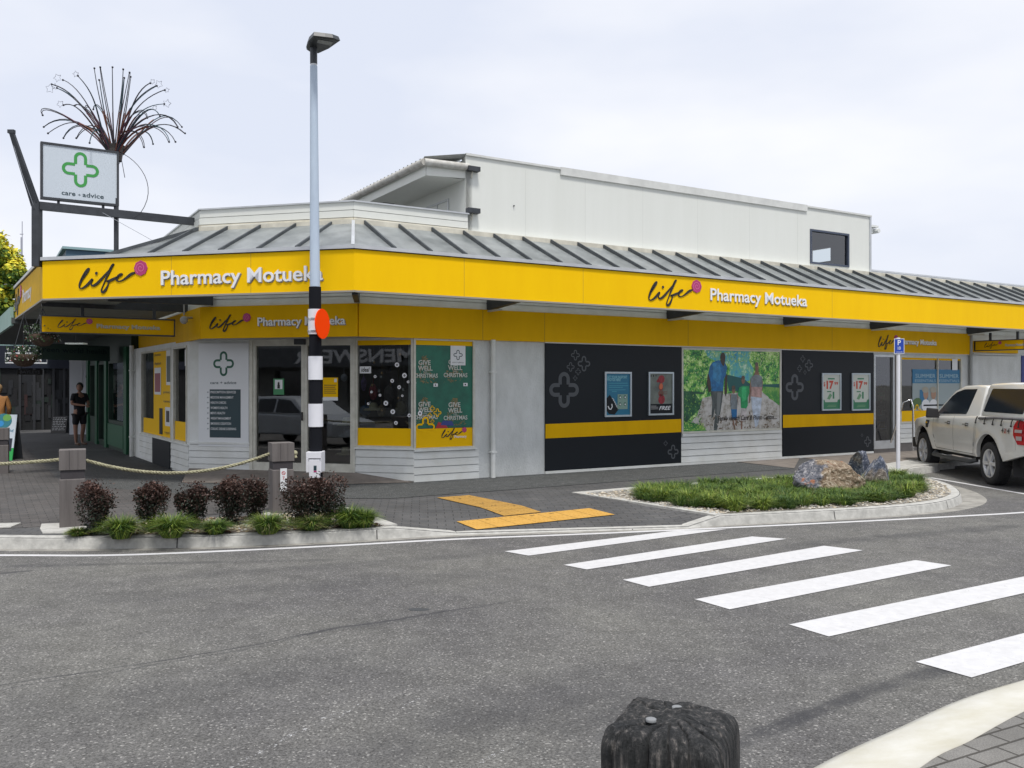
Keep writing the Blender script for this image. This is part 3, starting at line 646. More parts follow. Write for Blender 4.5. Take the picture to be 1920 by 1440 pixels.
band = MB(YB)
wall_open(band, PAb, .585, a(1815), 2.49, 3.04, [], .06); wall_open(band, PBb, .0, PBb.len + .0, 2.49, 3.04, [], .06)
ob = part(band, 'sign_band')
wc_ = MB(YB); wall_open(wc_, PCb, .3, PCb.len - .03, 2.49, 3.04, [], .06); part(wc_, 'sign_band')
b2 = MB(YB); wall_open(b2, PAb, a(1820), a(1905), 2.56, 2.86, [], .06); part(b2, 'sign_band')
lettering(PBb, .0, '', ob, [('life', 393, 589, 470, 622), ('t', 'Pharmacy Motueka', 484, (611, 608), 648, 15.5)])
lettering(PAb, .0, '', ob, [('life', 1646, 627, 1683, 656), ('t', 'Pharmacy Motueka', 1687, (644, 648), 1755, 9.5)])
sm = MB(M('seam_dark', (.20, .13, .02), .6))
for px, pl in ((905, PAb), (1021, PAb), (1290, PAb), (1560, PAb)):
    s = S(pl, px); sm.T = pl.M(.0); sm.box(s, 2.492, .0, s + .006, 3.038, .002)
part(sm, 'panel_joint', ob)
# soffit behind the band over the door recess, head flashing
mb = MB(M('soffit_grey', (.42, .43, .42), .7, var=.15)); mb.poly(*[Vector((p.x, p.y, 2.50)) for p in [Kb2, Kb1, W(1.65, 1.4), W(-1.45, 4.5)]]); mb.poly(*[Vector((p.x, p.y, 3.03)) for p in [Kb2, Kb1, W(1.65, 1.4), W(-1.45, 4.5)]]); part(mb, 'door_soffit')
mb = MB(WH); wall_open(mb, PBb, -.02, PBb.len, 3.04, 4.45, [], .12, -.06); boards(mb, PBb, 0, PBb.len + .03, 3.045, 4.2, .125, -.06); wall_open(mb, PCb, 0, PCb.len, 3.04, 4.4, [], .12, -.06); part(mb, 'weatherboards')

# ---- door wall (45 degree corner) -------------------------------------------------------------
b_ = lambda px: S(PBw, px)
LB = PBw.len; zd = .16
sg0, sg1 = b_(374), b_(468); d0, dm, d1 = b_(475), b_(571), b_(663); v0, v1 = b_(667), LB - .02
mb = MB(WH); wall_open(mb, PBw, 0, LB, .0, 2.52, [(d0 - .02, d1 + .02, .1, 2.5), (v0, v1, .60, 2.5)], .15)
boards(mb, PBw, 0.0, b_(471), .12, .60, .125, .004); boards(mb, PBw, v0 - .01, LB + .02, .03, .56, .13, .004)
mb.T = PBw.M(0); mb.box(v0 - .01, .56, 0, LB + .03, .59, .045); mb.box(0, .60, 0, b_(471), .64, .04); part(mb, 'corner_wall')
def pane_set(name, pl, s0, s1, z0, z1, fw=.045, mull=(), parent=None, frame=FRM, label=None, bot=None):
    o = MB(frame, pl.M(0)); bt = bot or fw
    o.box(s0, z0, -.09, s1, z0 + bt, .02); o.box(s0, z1 - fw, -.09, s1, z1, .02); o.box(s0, z0 + bt, -.09, s0 + fw, z1 - fw, .02); o.box(s1 - fw, z0 + bt, -.09, s1, z1 - fw, .02)
    for m_ in mull: o.box(m_ - .012, z0 + bt, -.06, m_ + .012, z1 - fw, .015)
    f = part(o, name, parent)
    g = MB(GLASS, pl.M(-.03)); g.rect(s0 + fw, z0 + bt, s1 - fw, z1 - fw); part(g, 'pane', f); return f
door1 = pane_set('door', PBw, d0, dm, zd, 2.44, .055, bot=.13); door2 = pane_set('door', PBw, dm + .004, d1, zd, 2.44, .055, bot=.13)
mb = MB(FRM, PBw.M(0)); mb.box(d0 - .06, .1, -.02, d0, 2.5, .04); mb.box(d1, .1, -.02, v0, 2.5, .04); mb.box(d0, 2.44, -.05, d1, 2.50, .03); mb.box(d0 - .0, .14, -.1, d1, zd, .03); part(mb, 'door_frame')
mb = MB(DKS, PBw.M(0)); mb.box(b_(557), 2.40, .03, b_(575), 2.5, .12); part(mb, 'door_sensor')
hd = MB(INK, PBw.M(.02)); hd.box(dm - .04, 1.05, 0, dm - .02, 1.2, .03); part(hd, 'handle', door1)
win1 = pane_set('window', PBw, v0, LB + .0, .59, 2.50, .035)
win2 = pane_set('window', PAw, 1.60, a(890), .55, 2.50, .04)
# vinyl on the corner windows
def vinyl(pl, mat, s0, s1, z0, z1, mb=None, e=-.012):
    mb = mb or MB(); mb.T = pl.M(e); mb.m(mat).rect(s0, z0, s1, z1); return mb
g1 = MB(); vinyl(PBw, YV, v0 + .035, LB - .035, .62, .93, g1); vinyl(PBw, YV, v0 + .035, LB - .035, 2.38, 2.47, g1)
g1.T = PBw.M(-.01)
def dot(win, pl, px, py, r, dark=True):
    mb = MB(T=pl.M(-.009)); s_, z_ = pl.hit(px, py); k = pl.pt(s_, 0).y / F; mb.m(WL).ell(s_, z_, r * k, r * k, 0, 14)
    mb.m(INK).ell(s_, z_, r * k * .45, r * k * .45, .002, 10); mb.m(PAPER).ell(s_, z_ + r * k * .1, r * k * .25, r * k * .1, .003, 8); part(mb, 'window_sticker', win)
for px, py, r in ((703, 706, 2.8), (696, 735, 2.4), (765, 716, 2.6), (712, 741, 2.6), (690, 757, 2.4), (754, 742, 2.2), (744, 684, 4.5), (758, 704, 4.7), (735, 714, 3.6), (748, 726, 3.6), (723, 756, 4.6), (736, 772, 4.6), (742, 793, 3.6), (767, 779, 3.4)): dot(win1, PBw, px, py, r)
s_, z_ = PBw.hit(674, 700); k = .0093; g1.m(PAPER).rect(s_, z_, s_ + 23 * k, z_ + 13 * k); g1.m(INK).text('ideal', s_ + 3 * k, z_ + 3 * k, s_ + 20 * k, z_ * 0 + 8 * k, .002, .02, .25)
part(g1, 'window_graphics', win1)
g2 = MB(); s2 = a(890) - .04
vinyl(PAw, YV, 1.64, s2, .59, .92, g2); vinyl(PAw, YV, 1.64, s2, 2.38, 2.46, g2)
XG = M('christmas_green', (.010, .16, .10), .45, col2=(.006, .09, .06), scale=2.5); GOLD = M('gold_tree', (.34, .22, .08), .5, col2=(.10, .09, .04), scale=20, contrast=1); SILV = M('silver_words', (.50, .52, .48), .5)
vinyl(PAw, XG, a(776), s2, .93, 2.38, g2, -.016)
g2.T = PAw.M(-.013)
for cx, cy in ((797, 694), (853, 693), (797, 772), (853, 773)):
    s_, z_ = PAw.hit(cx, cy); k = PAw.pt(s_, 0).y / F
    g2.m(GOLD)
    for i in range(120):
        t = random.random(); x = s_ + random.uniform(-1, 1) * (24 - 20 * t) * k; y = z_ + (-24 + 50 * t) * k; an = random.random() * 3; l = 3.2 * k
        g2.poly((x - l * cos(an), y - l * sin(an), .0003 * (i % 5)), (x + .5 * k, y + .8 * k, .0003 * (i % 5)), (x + l * cos(an), y + l * sin(an), .0003 * (i % 5)), (x, y - k, .0003 * (i % 5)))
    g2.m(SILV).text('GIVE', s_ - 13 * k, z_ + 10 * k, s_ + 12 * k, 8.5 * k, .003, .02); g2.text('WELL', s_ - 14 * k, z_ - .5 * k, s_ + 16 * k, 8.5 * k, .003, .02)
    g2.text('THIS', s_ - 4 * k, z_ - 5 * k, s_ + 5 * k, 3 * k, .003); g2.text('CHRISTMAS', s_ - 23 * k, z_ - 14 * k, s_ + 27 * k, 7.5 * k, .003, .02)
for px, py in ((817, 722), (873, 721)):
    s_, z_ = PAw.hit(px, py); k = PAw.pt(s_, 0).y / F; g2.m(PAPER).rect(s_ - 4 * k, z_ - 3 * k, s_ + 5 * k, z_ + 3 * k, .001); g2.m(INK).ell(s_, z_, 1.6 * k, 1.6 * k, .003, 8)
for px, py, r, mt in ((811, 766, 5.5, YV), (820.5, 774, 8, YV), (806, 779, 5, YV), (811, 790, 4, YV)):
    s_, z_ = PAw.hit(px, py); plus(g2, s_, z_, r * .0096, mt, .0045, .2)
s_, z_ = PAw.hit(798, 801); plus(g2, s_, z_, 19 * .0096, YV, .006, .17)
rd = M('red_gift', (.38, .02, .03), .5); bl = M('blue_gift', (.03, .05, .22), .5)
s_, z_ = PAw.hit(828, 798); k = .0096; g2.m(rd).poly((s_ - 12 * k, z_ - 5 * k, .004), (s_ + 14 * k, z_ - 5 * k, .004), (s_ + 8 * k, z_ + 2 * k, .004), (s_ - 6 * k, z_ + 7 * k, .004))
g2.m(bl).poly((s_ - 2 * k, z_ + 1 * k, .005), (s_ + 26 * k, z_ - 1 * k, .005), (s_ + 22 * k, z_ + 8 * k, .005), (s_ + 3 * k, z_ + 9 * k, .005))
s0_, z1_ = PAw.hit(845, 648); s1_, z0_ = PAw.hit(873, 685); g2.m(PAPER).rect(s0_, z0_, s1_, z1_, .007); plus(g2, (s0_ + s1_) / 2, z1_ - 17 * k, 9.5 * k, SLAT, .008, .16); g2.m(SLAT).text('care+advice', s0_ + 4 * k, z0_ + 4 * k, s1_ - 4 * k, 3 * k, .009)
q0, q1 = PAw.hit(828, 825); r0, r1 = PAw.hit(875, 803); life(g2, q0, q1 - .0, r0, r1 + .02, INK, ROSE, ROSE2, .008, .001, .03)
g2.m(WL).text('Pharmacy', S(PAw, 852), Z(PAw, 852, 821), S(PAw, 875), 4.5 * k, .010, .02)
for px, py, r in ((788, 775, 4.6), (777, 737, 3.2), (778, 718, 3)): dot(win2, PAw, px, py, r)
part(g2, 'window_graphics', win2)
# care + advice sign board on the corner wall
mb = MB(PAPER, PBw.M(0)); mb.box(sg0, Z(PBw, 374, 836), .0, sg1 - .0, Z(PBw, 374, 644), .03); osg = part(mb, 'services_board')
mb = MB(SLAT, PBw.M(.03)); k = 15.9 / F
cx_, cz_ = PBw.hit(421, 682); plus(mb, cx_, cz_, 22 * k, GRND, .002, .19, ky=1.08)
mb.m(SLAT).text('care + advice', b_(396), Z(PBw, 396, 720), b_(445), 5.2 * k, .003, .01)
x0, x1 = b_(395), b_(453); zt, zb_ = Z(PBw, 395, 730), Z(PBw, 395, 820); mb.rect(x0, zb_, x1, zt, .002)
mb.m(PAPER)
for i, t in enumerate(['PRESCRIPTION SERVICES', 'MEDICINE MANAGEMENT', 'HEALTH CHECKS', "WOMEN'S HEALTH", "MEN'S HEALTH", 'WEIGHT MANAGEMENT', 'SMOKING CESSATION', 'COELIAC DISEASE SCREENING']):
    zz = zt - (7.4 + i * 9.9) * k; mb.text(t, x0 + 2 * k, zz, x0 + (2 + 2.55 * len(t) if len(t) < 22 else 56) * k, 4.3 * k, .004, .01)
    mb.m(SLAT).rect(x0 - 5.5 * k, zz + 1.6 * k, x0 - 2 * k, zz + 2.3 * k, .003).rect(x0 - 4.1 * k, zz + .2 * k, x0 - 3.4 * k, zz + 3.7 * k, .0035).m(PAPER)
part(mb, 'board_print', osg)
# notices on the doors
nt_ = MB(M('notice_green', (.05, .24, .10), .5), PBw.M(-.012)); s0_, z1_ = PBw.hit(512, 710); s1_, z0_ = PBw.hit(532, 740)
nt_.rect(s0_, z0_, s1_, z1_); nt_.m(PAPER).rect(s0_ + .03, z0_ + .10, s1_ - .03, z1_ - .02, .002); nt_.m(INK).ell((s0_ + s1_) / 2, z0_ + .2, .02, .03, .004, 10); nt_.rect((s0_ + s1_) / 2 - .025, z0_ + .11, (s0_ + s1_) / 2 + .025, z0_ + .18, .004)
part(nt_, 'door_notice', door1)
nt_ = MB(YV, PBw.M(-.012)); s0_, z1_ = PBw.hit(605, 708); s1_, z0_ = PBw.hit(633, 751)
nt_.rect(s0_, z0_ + .06, s1_, z1_); nt_.m(PAPER).rect(s0_, z0_, s1_, z0_ + .06, .0).rect(s1_ - .07, z1_ - .08, s1_ - .02, z1_ - .02, .002); nt_.m(INK)
for i in range(5): nt_.rect(s0_ + .02, z1_ - .14 - i * .035, s1_ - .03 - .02 * (i % 2), z1_ - .128 - i * .035, .002)
part(nt_, 'door_notice', door2)
# ---- side wall on the lane -------------------------------------------------------------------
c_ = lambda px: S(PCw, px); LC = PCw.len
cw = [(c_(267), c_(287), 'g'), (c_(288), c_(322), 'y'), (c_(326), c_(350), 'g')]
mb = MB(WH); wall_open(mb, PCw, 0, LC, 0, 2.52, [(c_(266), c_(351), .58, 2.42)], .15); boards(mb, PCw, c_(262), LC, .05, .55, .115, .004); mb.T = PCw.M(0); mb.box(c_(264), .55, 0, LC, .58, .04)
mb.box(c_(322), .58, -.05, c_(326), 2.42, .01); part(mb, 'side_wall')
wc = pane_set('window', PCw, c_(266), c_(322), .58, 2.42, .04); wd = pane_set('window', PCw, c_(326), c_(351), .58, 2.42, .04)
g3 = MB(); vinyl(PCw, YV, c_(268), c_(287), .62, .95, g3); vinyl(PCw, YV, c_(287), c_(321), .62, 2.38, g3); g3.T = PCw.M(-.008)
for (x0, x1, y0, y1, mt) in ((289, 301, 690, 740, PAPER), (311, 320, 655, 722, PAPER), (309, 320, 763, 800, PAPER), (298, 304, 765, 815, DKP), (290, 300, 700, 735, M('photo_red', (.25, .04, .06), .5)), (312, 319, 668, 716, M('photo_dark', (.05, .08, .08), .5)), (311, 317, 770, 792, INK)):
    aa, zz1 = PCw.hit(x0, y0); bb, zz0 = PCw.hit(x1, y1); g3.m(mt).rect(aa, zz0, bb, zz1, .002 + (.002 if mt not in (PAPER, DKP) else 0))
for (x0, yb_, x1, h, t) in ((289, 684, 301, 4, 'digital'), (289, 668, 301, 4, 'photos'), (306, 737, 320, 4, 'prints'), (306, 754, 320, 4, 'canvas'), (308, 812, 320, 4, 'copying')):
    aa, zz = PCw.hit(x0, yb_); bb, _ = PCw.hit(x1, yb_); g3.m(M('brown_ink', (.2, .13, .02), .5)).text(t, aa, zz, bb, .05, .004, .01)
part(g3, 'window_graphics', wc)
g3 = MB(); vinyl(PCw, YV, c_(327), c_(350), .62, .98, g3); g3.T = PCw.M(-.008); aa, zz1 = PCw.hit(346, 656); bb, zz0 = PCw.hit(350, 686); g3.m(PAPER).rect(aa, zz0, bb, zz1, .002); part(g3, 'window_graphics', wd)
mb = MB(DKP, PCw.M(.02)); mb.box(c_(289), .02, .004, c_(322), .56, .02); part(mb, 'charcoal_panel')
# ---- pipes, camera ---------------------------------------------------------------------------
def pipe(pl, px, z0, z1, r, mat, e=.07):
    mb = MB(mat); s = S(pl, px); mb.tube([pl.pt(s, z0, e), pl.pt(s, z1, e)], r, 12); mb.sm = [True] * len(mb.f)
    for z_ in (z0 + .45, z1 - .6): mb.T = pl.M(0); mb.box(s - r * 1.3, z_, 0, s + r * 1.3, z_ + .03, e + r * 1.1); mb.T = Matrix.Identity(4)
    return part(mb, 'downpipe')
pipe(PAw, 921, 0, 2.5, .045, WH); pipe(PCw, 253, 0, 2.6, .05, WH); pipe(PAw, 1816, 0, 3.1, .04, M('grey_pipe', (.3, .31, .31), .5))
# ---- far right shopfront ---------------------------------------------------------------------
dr = pane_set('door', PAw, dr0, dr1, .10, 2.42, .05, frame=ALU, bot=.2)
hb = MB(M('chrome', (.75, .76, .78), .15, 1.0)); s_ = S(PAw, 1668); hb.tube([PAw.pt(s_ - .1, .25, .1), PAw.pt(s_ - .1, 1.25, .45), PAw.pt(s_ + .05, 1.33, .55), PAw.pt(s_ + .12, 1.15, .56), PAw.pt(s_ + .12, .06, .56)], .022, 8); hb.sm = [True] * len(hb.f); part(hb, 'grab_rail')
mb = MB(M('dark_jamb', (.10, .09, .085), .6), PAw.M(0)); mb.box(dr1, .1, -.1, wr0, 2.42, .02); part(mb, 'door_jamb')
wr = pane_set('window', PAw, wr0, wr1, .70, 2.42, .05, mull=((wr0 * .4 + wr1 * .6),))
g4 = MB(); BLU = M('summer_blue', (.015, .15, .30), .45); wrp = (wr0 + .05, wr1 - .05)
vinyl(PAw, YV, *wrp, .75, 1.02, g4); vinyl(PAw, YV, *wrp, 2.32, 2.37, g4)
x0, x1 = S(PAw, 1712), wrp[1]; vinyl(PAw, M('pale_backing', (.30, .36, .37), .6), x0, x1, 1.02, 2.0, g4, -.02); vinyl(PAw, BLU, x0, x1, 1.72, 2.08, g4, -.018); g4.T = PAw.M(-.014)
mdl = (x0 + x1) / 2; LT = M('pale_lettering', (.35, .50, .56), .5)
for x in (x0, mdl):
    g4.m(LT).text('SUMMER', x + .12, 1.86, x + (x1 - x0) * .47, .10, 0); g4.text('ESSENTIALS', x + .10, 1.75, x + (x1 - x0) * .48, .07, 0)
hair = M('pale_hair', (.35, .33, .27), .7); skn = M('print_skin', (.38, .24, .17), .7)
xx, zc = x0 + .55, 1.45
g4.m(BLU).rect(xx - .25, 1.18, xx + .1, 1.55, .0); 
for q in (0, .33): g4.m(skn).ell(xx + q, zc, .11, .15, .002, 14); g4.m(hair).ell(xx + q - .02, zc + .1, .14, .08, .004, 14); g4.m(PAPER).ell(xx + q, zc - .3, .18, .16, .001, 12)
g4.m(DKP).rect(xx - .1, 1.13, xx + .8, 1.17, .004)
g4.m(M('print_leaf', (.09, .16, .06), .7)).ell(x0 + .15, 1.2, .22, .14, .001, 12, .2)
s_, z_ = PAw.hit(1720, 771); plus(g4, s_, z_, 13 * PAw.pt(s_, 0).y / F, YV, .006, .17)
s0_, z1_ = PAw.hit(1786, 673); s1_, z0_ = PAw.hit(1796, 694); g4.m(PAPER).rect(s0_, z0_, s1_, z1_, .004); part(g4, 'window_graphics', wr)
mb = MB(M('blue_banner', (.02, .03, .20), .5), PAw.M(0)); mb.box(a(1911), .1, .055, a(1960), 2.5, .075); part(mb, 'blue_panel')

# ---- interior --------------------------------------------------------------------------------
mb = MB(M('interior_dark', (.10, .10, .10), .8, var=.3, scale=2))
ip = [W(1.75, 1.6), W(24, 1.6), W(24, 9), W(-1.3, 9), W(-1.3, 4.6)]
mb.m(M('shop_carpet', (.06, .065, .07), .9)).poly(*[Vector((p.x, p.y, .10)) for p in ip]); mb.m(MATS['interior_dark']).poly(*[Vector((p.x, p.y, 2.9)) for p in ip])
for p, q_ in zip(ip[1:], ip[2:]): mb.poly((p.x, p.y, .1), (q_.x, q_.y, .1), (q_.x, q_.y, 2.9), (p.x, p.y, 2.9))
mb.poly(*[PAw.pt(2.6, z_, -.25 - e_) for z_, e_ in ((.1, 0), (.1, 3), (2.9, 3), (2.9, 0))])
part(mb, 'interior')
for k_, (s0, s1, e0) in enumerate(((3, 6, 4.5), (dr0, wr1 + 1, 3.2))):
    sh = MB(M('shelf_grey', (.22, .22, .22), .6))
    for i in range(5): sh.T = PAw.M(-e0); sh.box(s0, .35 + i * .4, 0, s1, .38 + i * .4, .4)
    osf = part(sh, 'shelf'); stk = MB(T=PAw.M(-e0)); cols = [M('stock%d' % i, c, .6) for i, c in enumerate([(.25, .03, .03), (.3, .28, .26), (.04, .1, .2), (.3, .2, .04), (.05, .16, .08), (.12, .12, .13)])]
    for i in range(5):
        x = s0 + .05
        while x < s1 - .2:
            w_ = random.uniform(.06, .16); stk.m(random.choice(cols)).box(x, .38 + i * .4, .1, x + w_, .38 + i * .4 + random.uniform(.12, .3), .3); x += w_ + random.uniform(.01, .06)
    tag(part(stk, 'shelf_stock', osf), kind='stuff')

for px, py, w_, h_, c_ in ((682, 720, .10, .26, (.16, .10, .30)), (700, 735, .16, .3, (.30, .04, .05)), (685, 770, .2, .2, (.03, .12, .25)), (730, 740, .2, .34, (.10, .09, .09)), (752, 765, .22, .25, (.14, .12, .06)), (645, 708, .12, .14, (.25, .27, .32)), (715, 770, .16, .22, (.20, .15, .08))):
    pl = PBw.off(-.4); s_, z_ = pl.hit(px, py); mb = MB(M('garment_%d' % px, c_, .8, var=.4, scale=14)); c = pl.pt(s_, z_); mb.smooth = True; mb.sph(c, 1, 8, (w_ / 2, w_ / 3, h_ / 2)); mb.tube([c + Vector((0, 0, h_ / 2 - .02)), c + Vector((0, 0, h_ / 2 + .1))], .008, 5); part(mb, 'display_item')
for i in range(12):
    pl = PBw.off(-.3); s_, z_ = pl.hit(random.uniform(690, 768), random.uniform(665, 780)); mb = MB(M('bauble_gold' if i % 2 else 'bauble_silver', (.5, .3, .12) if i % 2 else (.6, .6, .6), .2, .6)); mb.smooth = True; c = pl.pt(s_, z_); mb.sph(c, .028, 8); mb.tube([c, c + Vector((0, 0, .9))], .0015, 3); part(mb, 'bauble')

# ---- verandah ---------------------------------------------------------------------------------
fa = MB(YF)
wall_open(fa, PAf, 0.0, AE, ZF0, ZF1, [], .04); 
ofa = part(fa, 'fascia')
fb = MB(YF); wall_open(fb, PBf, 0, PBf.len, ZF0, ZF1, [], .04); ofb = part(fb, 'fascia')
fc = MB(M('yellow_side_fascia', 'E0B000', .6, col2='C09A08', scale=6, contrast=1, spec=.1)); wall_open(fc, PCf, 0, PCf.len, ZF0, ZF1, [], .04); ofc = part(fc, 'fascia')
TRM = M('pale_metal_trim', (.52, .54, .56), .4, .3, var=.12); BTM = M('grey_under_trim', (.27, .26, .235), .6)
tm = MB(TRM)
for pl, s0, s1 in ((PAf, -.02, AE), (PBf, -.02, PBf.len + .02), (PCf, -.05, PCf.len + .02)):
    tm.T = pl.M(0); tm.m(TRM).box(s0, ZF1 + .012, -.12, s1, ZF1 + .066, .03); tm.m(SHLN).box(s0, ZF1, -.05, s1, ZF1 + .012, .012); tm.m(BTM).box(s0, ZF0 - .03, -.09, s1, ZF0 - .001, .008); tm.box(s0, ZF0 + .0, -.09, s1, ZF0 + .04, -.045)  # thin black strip below the gutter trim is a shadow line put in as colour
    tm.m(BTM).box(s0, ZF0 + .04, -.07, s1, ZF1, -.045)
part(tm, 'gutter_trim')
sm = MB(M('fascia_joint', (.45, .30, .01), .5))
for px, pl in ((321, PBf), (470, PBf), (1093, PAf), (1560, PAf), (870, PAf)):
    s = S(pl, px); sm.T = pl.M(.0); sm.box(s, ZF0 + .002, 0, s + .007, ZF1 - .002, .002)
sm.m(TRM); sm.tube([W(0, 0, ZF0) + Vector((.0, -.004, 0)), W(0, 0, ZF1) + Vector((0, -.004, 0))], .012, 8)
part(sm, 'panel_joint', ofa)
lettering(PBf, .0, '', ofb, [('life', 148, 493, 276, 549), ('t', 'Pharmacy Motueka', 303, (534.5, 525), 606, 27)])
lettering(PAf, .0, '', ofa, [('life', 1215, 523, 1314, 575), ('t', 'Pharmacy Motueka', 1331, (564, 573), 1512, 21)])
pc = MB(PAPER, PCf.M(.0)); s0, s1 = PCf.len * .02, PCf.len * .32
life(pc, .1, 3.16, 1.5, 3.66, INK, ROSE, ROSE2, .003, .01, .05); pc.m(WL).text('Pharmacy', 1.7, 3.3, 3.4, .25, .004, .02); part(pc, 'script_logo', ofc)
# roof sheets
ZB_, ZT = ZF1 + .03, 4.37
h0, h1 = W(0, 0.02, ZB_), W(.50, 1.34, ZT); e0 = W(AE, .02, ZB_); e1 = W(AE, 1.34, ZT)
l0 = W(0, 0.0, ZB_) + D * 4.34 - nB * .02; l1 = W(-1.54, 3.43, ZT); l2 = l1 + VA * 7; l3 = l0 + VA * 7
rf = MB(TRL); rf.poly(h0, e0, e1, h1); rf.poly(l0, h0, h1, l1); rf.poly(l3, l0, l1, l2)
rf.poly(l0, l3, K3 + Vector((0, 0, ZB_)), K2 + Vector((0, 0, ZB_)))
rfo = part(rf, 'verandah_roof')
BAT = M('batten_grey', (.075, .085, .092), .6, .1, var=.3, scale=5)
def batten(p, q, name='batten', w_=.03, h_=.06, mat=BAT):
    mb = MB(mat); n_ = Vector((0, 0, h_ / 2 + .004)); mb.bar(Vector(p) + n_, Vector(q) + n_, w_, h_); part(mb, name, rfo)
sp = .622; i = 0
while .694 + i * sp < AE - .3:
    x = .694 + i * sp; batten(W(x, .05, ZB_), W(x, 1.32, ZT)); i += 1
for px in (275, 340, 407, 479, 552):
    s = PBf.len - S(PBf, px); p = W(0, 0, ZB_) + D * s - nB * .05; q = p - nB * 1.29 + Vector((0, 0, ZT - ZB_)); batten(p, q)
batten(W(0, .05, ZB_ + .0), h1, 'hip_cap', .05, .05, TRM); batten(l0, l1, 'hip_cap', .05, .06)
# top flashing
fl_ = MB(CREAM); T1 = Plane(W(.5, 1.34), W(AE, 1.34)); fl_.T = T1.M(0); fl_.box(0, ZT - .03, -.1, T1.len, ZT + .07, .02)
T2 = Plane(l1, h1); fl_.T = T2.M(0); fl_.box(0, ZT - .03, -.1, T2.len + .01, ZT + .06, .02); part(fl_, 'roof_flashing')
# parapet over the corner
UW = a_u0 = S(Plane(W(0, 1.48), W(1, 1.48)), 873)
pp = MB(WHU); TA = Plane(W(.53, 1.40), W(UW, 1.40)); TB = Plane(W(-1.50, 3.50), W(.53, 1.40)); TC = Plane(W(-1.50, 10), W(-1.50, 3.50))
for pl in (TA, TB, TC):
    pp.T = pl.M(0)
    for k_, (za, zb) in enumerate(((ZT + .06, 4.475), (4.487, 4.60), (4.612, 4.74))): pp.m(CREAM if k_ == 0 else WHU).box(-.0, za, -.1, pl.len, zb, .02 - .008 * k_)
    pp.m(TRM).box(-.02, 4.74, -.12, pl.len + .02, 4.765, .03)
part(pp, 'parapet')
# brackets under the verandah
for px in (916, 1252, 1470, 1632, 1813):
    s = S(PAw, px, 570); bk = MB(DKS, PAw.M(0)); w_ = .05
    bk.hexa([(s - w_, 3.03, .0), (s + w_, 3.03, .0), (s + w_, 3.12, 1.3), (s - w_, 3.12, 1.3), (s - w_, 3.22, .0), (s + w_, 3.22, .0), (s + w_, 3.20, 1.3), (s - w_, 3.20, 1.3)])
    bk.m(TRM).box(s - w_ * 1.1, 3.0, 0, s - w_ * .2, 3.03, .5); part(bk, 'bracket')
bk = MB(DKS); bk.bar(W(-1.35, 3.2, 3.14), W(-3.0, 3.3, 3.14), .09, .16); part(bk, 'bracket')
bk = MB(DKS); bk.bar(W(.55, 1.3, 3.13), W(.05, .1, 3.13), .09, .16); part(bk, 'bracket')
bk = MB(DKS); bk.bar(W(-1.5, 4.6, 3.1), W(-3.9, 4.5, 3.1), .10, .14); part(bk, 'bracket')
# solid soffit on the lane side with tube light
sf = MB(M('lane_soffit', (.22, .24, .23), .7, var=.15)); sf.poly(*[Vector((p.x, p.y, 3.10)) for p in [K2, W(-2.7, 2.72), W(-2.75, 5.0), W(-1.5, 5.0), W(-1.56, 10.2), W(-4.2, 10.2)]]); part(sf, 'lane_soffit')
# security camera
cm = MB(M('camera_grey', (.35, .36, .37), .5)); c0 = AT(345, 596, 15.6); cm.tube([c0 + Vector((.05, .25, .02)), c0], .02, 8); cm.sph(c0 + Vector((0, 0, -.04)), .07, 8); cm.tube([c0 + Vector((0, 0, .05)), c0 + Vector((0, 0, .35))], .015, 6); part(cm, 'security_camera')

# ---- upper storey ------------------------------------------------------------------------------
PU = Plane(W(0, 1.48), W(1, 1.48)); u0, u1 = UW, S(PU, 1632); ZU = 5.82
wx0, wx1 = S(PU, 1518.5), S(PU, 1591.5); wz0, wz1 = 4.52, Z(PU, 1555, 434)
PK = Plane(W(0, 6.0), W(1, 6.0)); kx0, kz0 = PK.hit(1524, 494); kx1, kz1 = PK.hit(1563, 465)
up = MB(WHU); wall_open(up, PU, u0, u1, 4.40, ZU, [(wx0, wx1, wz0, wz1)], .14); wall_open(up, PK, u0, u1, 4.4, ZU, [], .14)
SL = Plane(W(u0 + .0, 9.5), W(u0 + .0, 1.48)); wall_open(up, SL, 0, SL.len - .0, 4.2, 5.55, [], .14, 0); SR = Plane(W(u1, 1.6), W(u1, 5.9)); q0_, q0z = SR.hit(1563, 464); q1_, q1z = SR.hit(1524, 495); hole = (min(q0_, q1_), max(q0_, q1_), q1z, q0z); wall_open(up, SR, 0, SR.len, 4.4, ZU - .03, [hole], .08)
up.raw([W(u0 + .01, 1.49, ZU - .06), W(u1 - .01, 1.49, ZU - .06), W(u1 - .01, 6, ZU - .06), W(u0 + .01, 6, ZU - .06)], [(0, 1, 2, 3)])
part(up, 'upper_wall')
ri = MB(M('room_blue_grey', (.20, .24, .33), .8)); xa, xb = wx0 - 3.0, u1 - .12; ri.poly(W(xa, 1.7, 4.43), W(xa, 5.8, 4.43), W(xa, 5.8, 5.7), W(xa, 1.7, 5.7)); ri.poly(W(xa, 5.8, 4.43), W(xb, 5.8, 4.43), W(xb, 5.8, 5.7), W(xa, 5.8, 5.7))
ri.poly(W(xa, 1.65, 4.43), W(xb, 1.65, 4.43), W(xb, 5.8, 4.43), W(xa, 5.8, 4.43)); ri.poly(W(xa, 1.65, 5.72), W(xb, 1.65, 5.72), W(xb, 5.8, 5.72), W(xa, 5.8, 5.72))
wall_open(ri, SR, 0, 4.2, 4.43, 5.71, [hole], .02, -.10); part(ri, 'upper_room')
tr = MB(M('capping_white', (.62, .63, .61), .6, var=.12), PU.M(0)); st_ = S(PU, 1050); sk_ = S(PU, 1512)
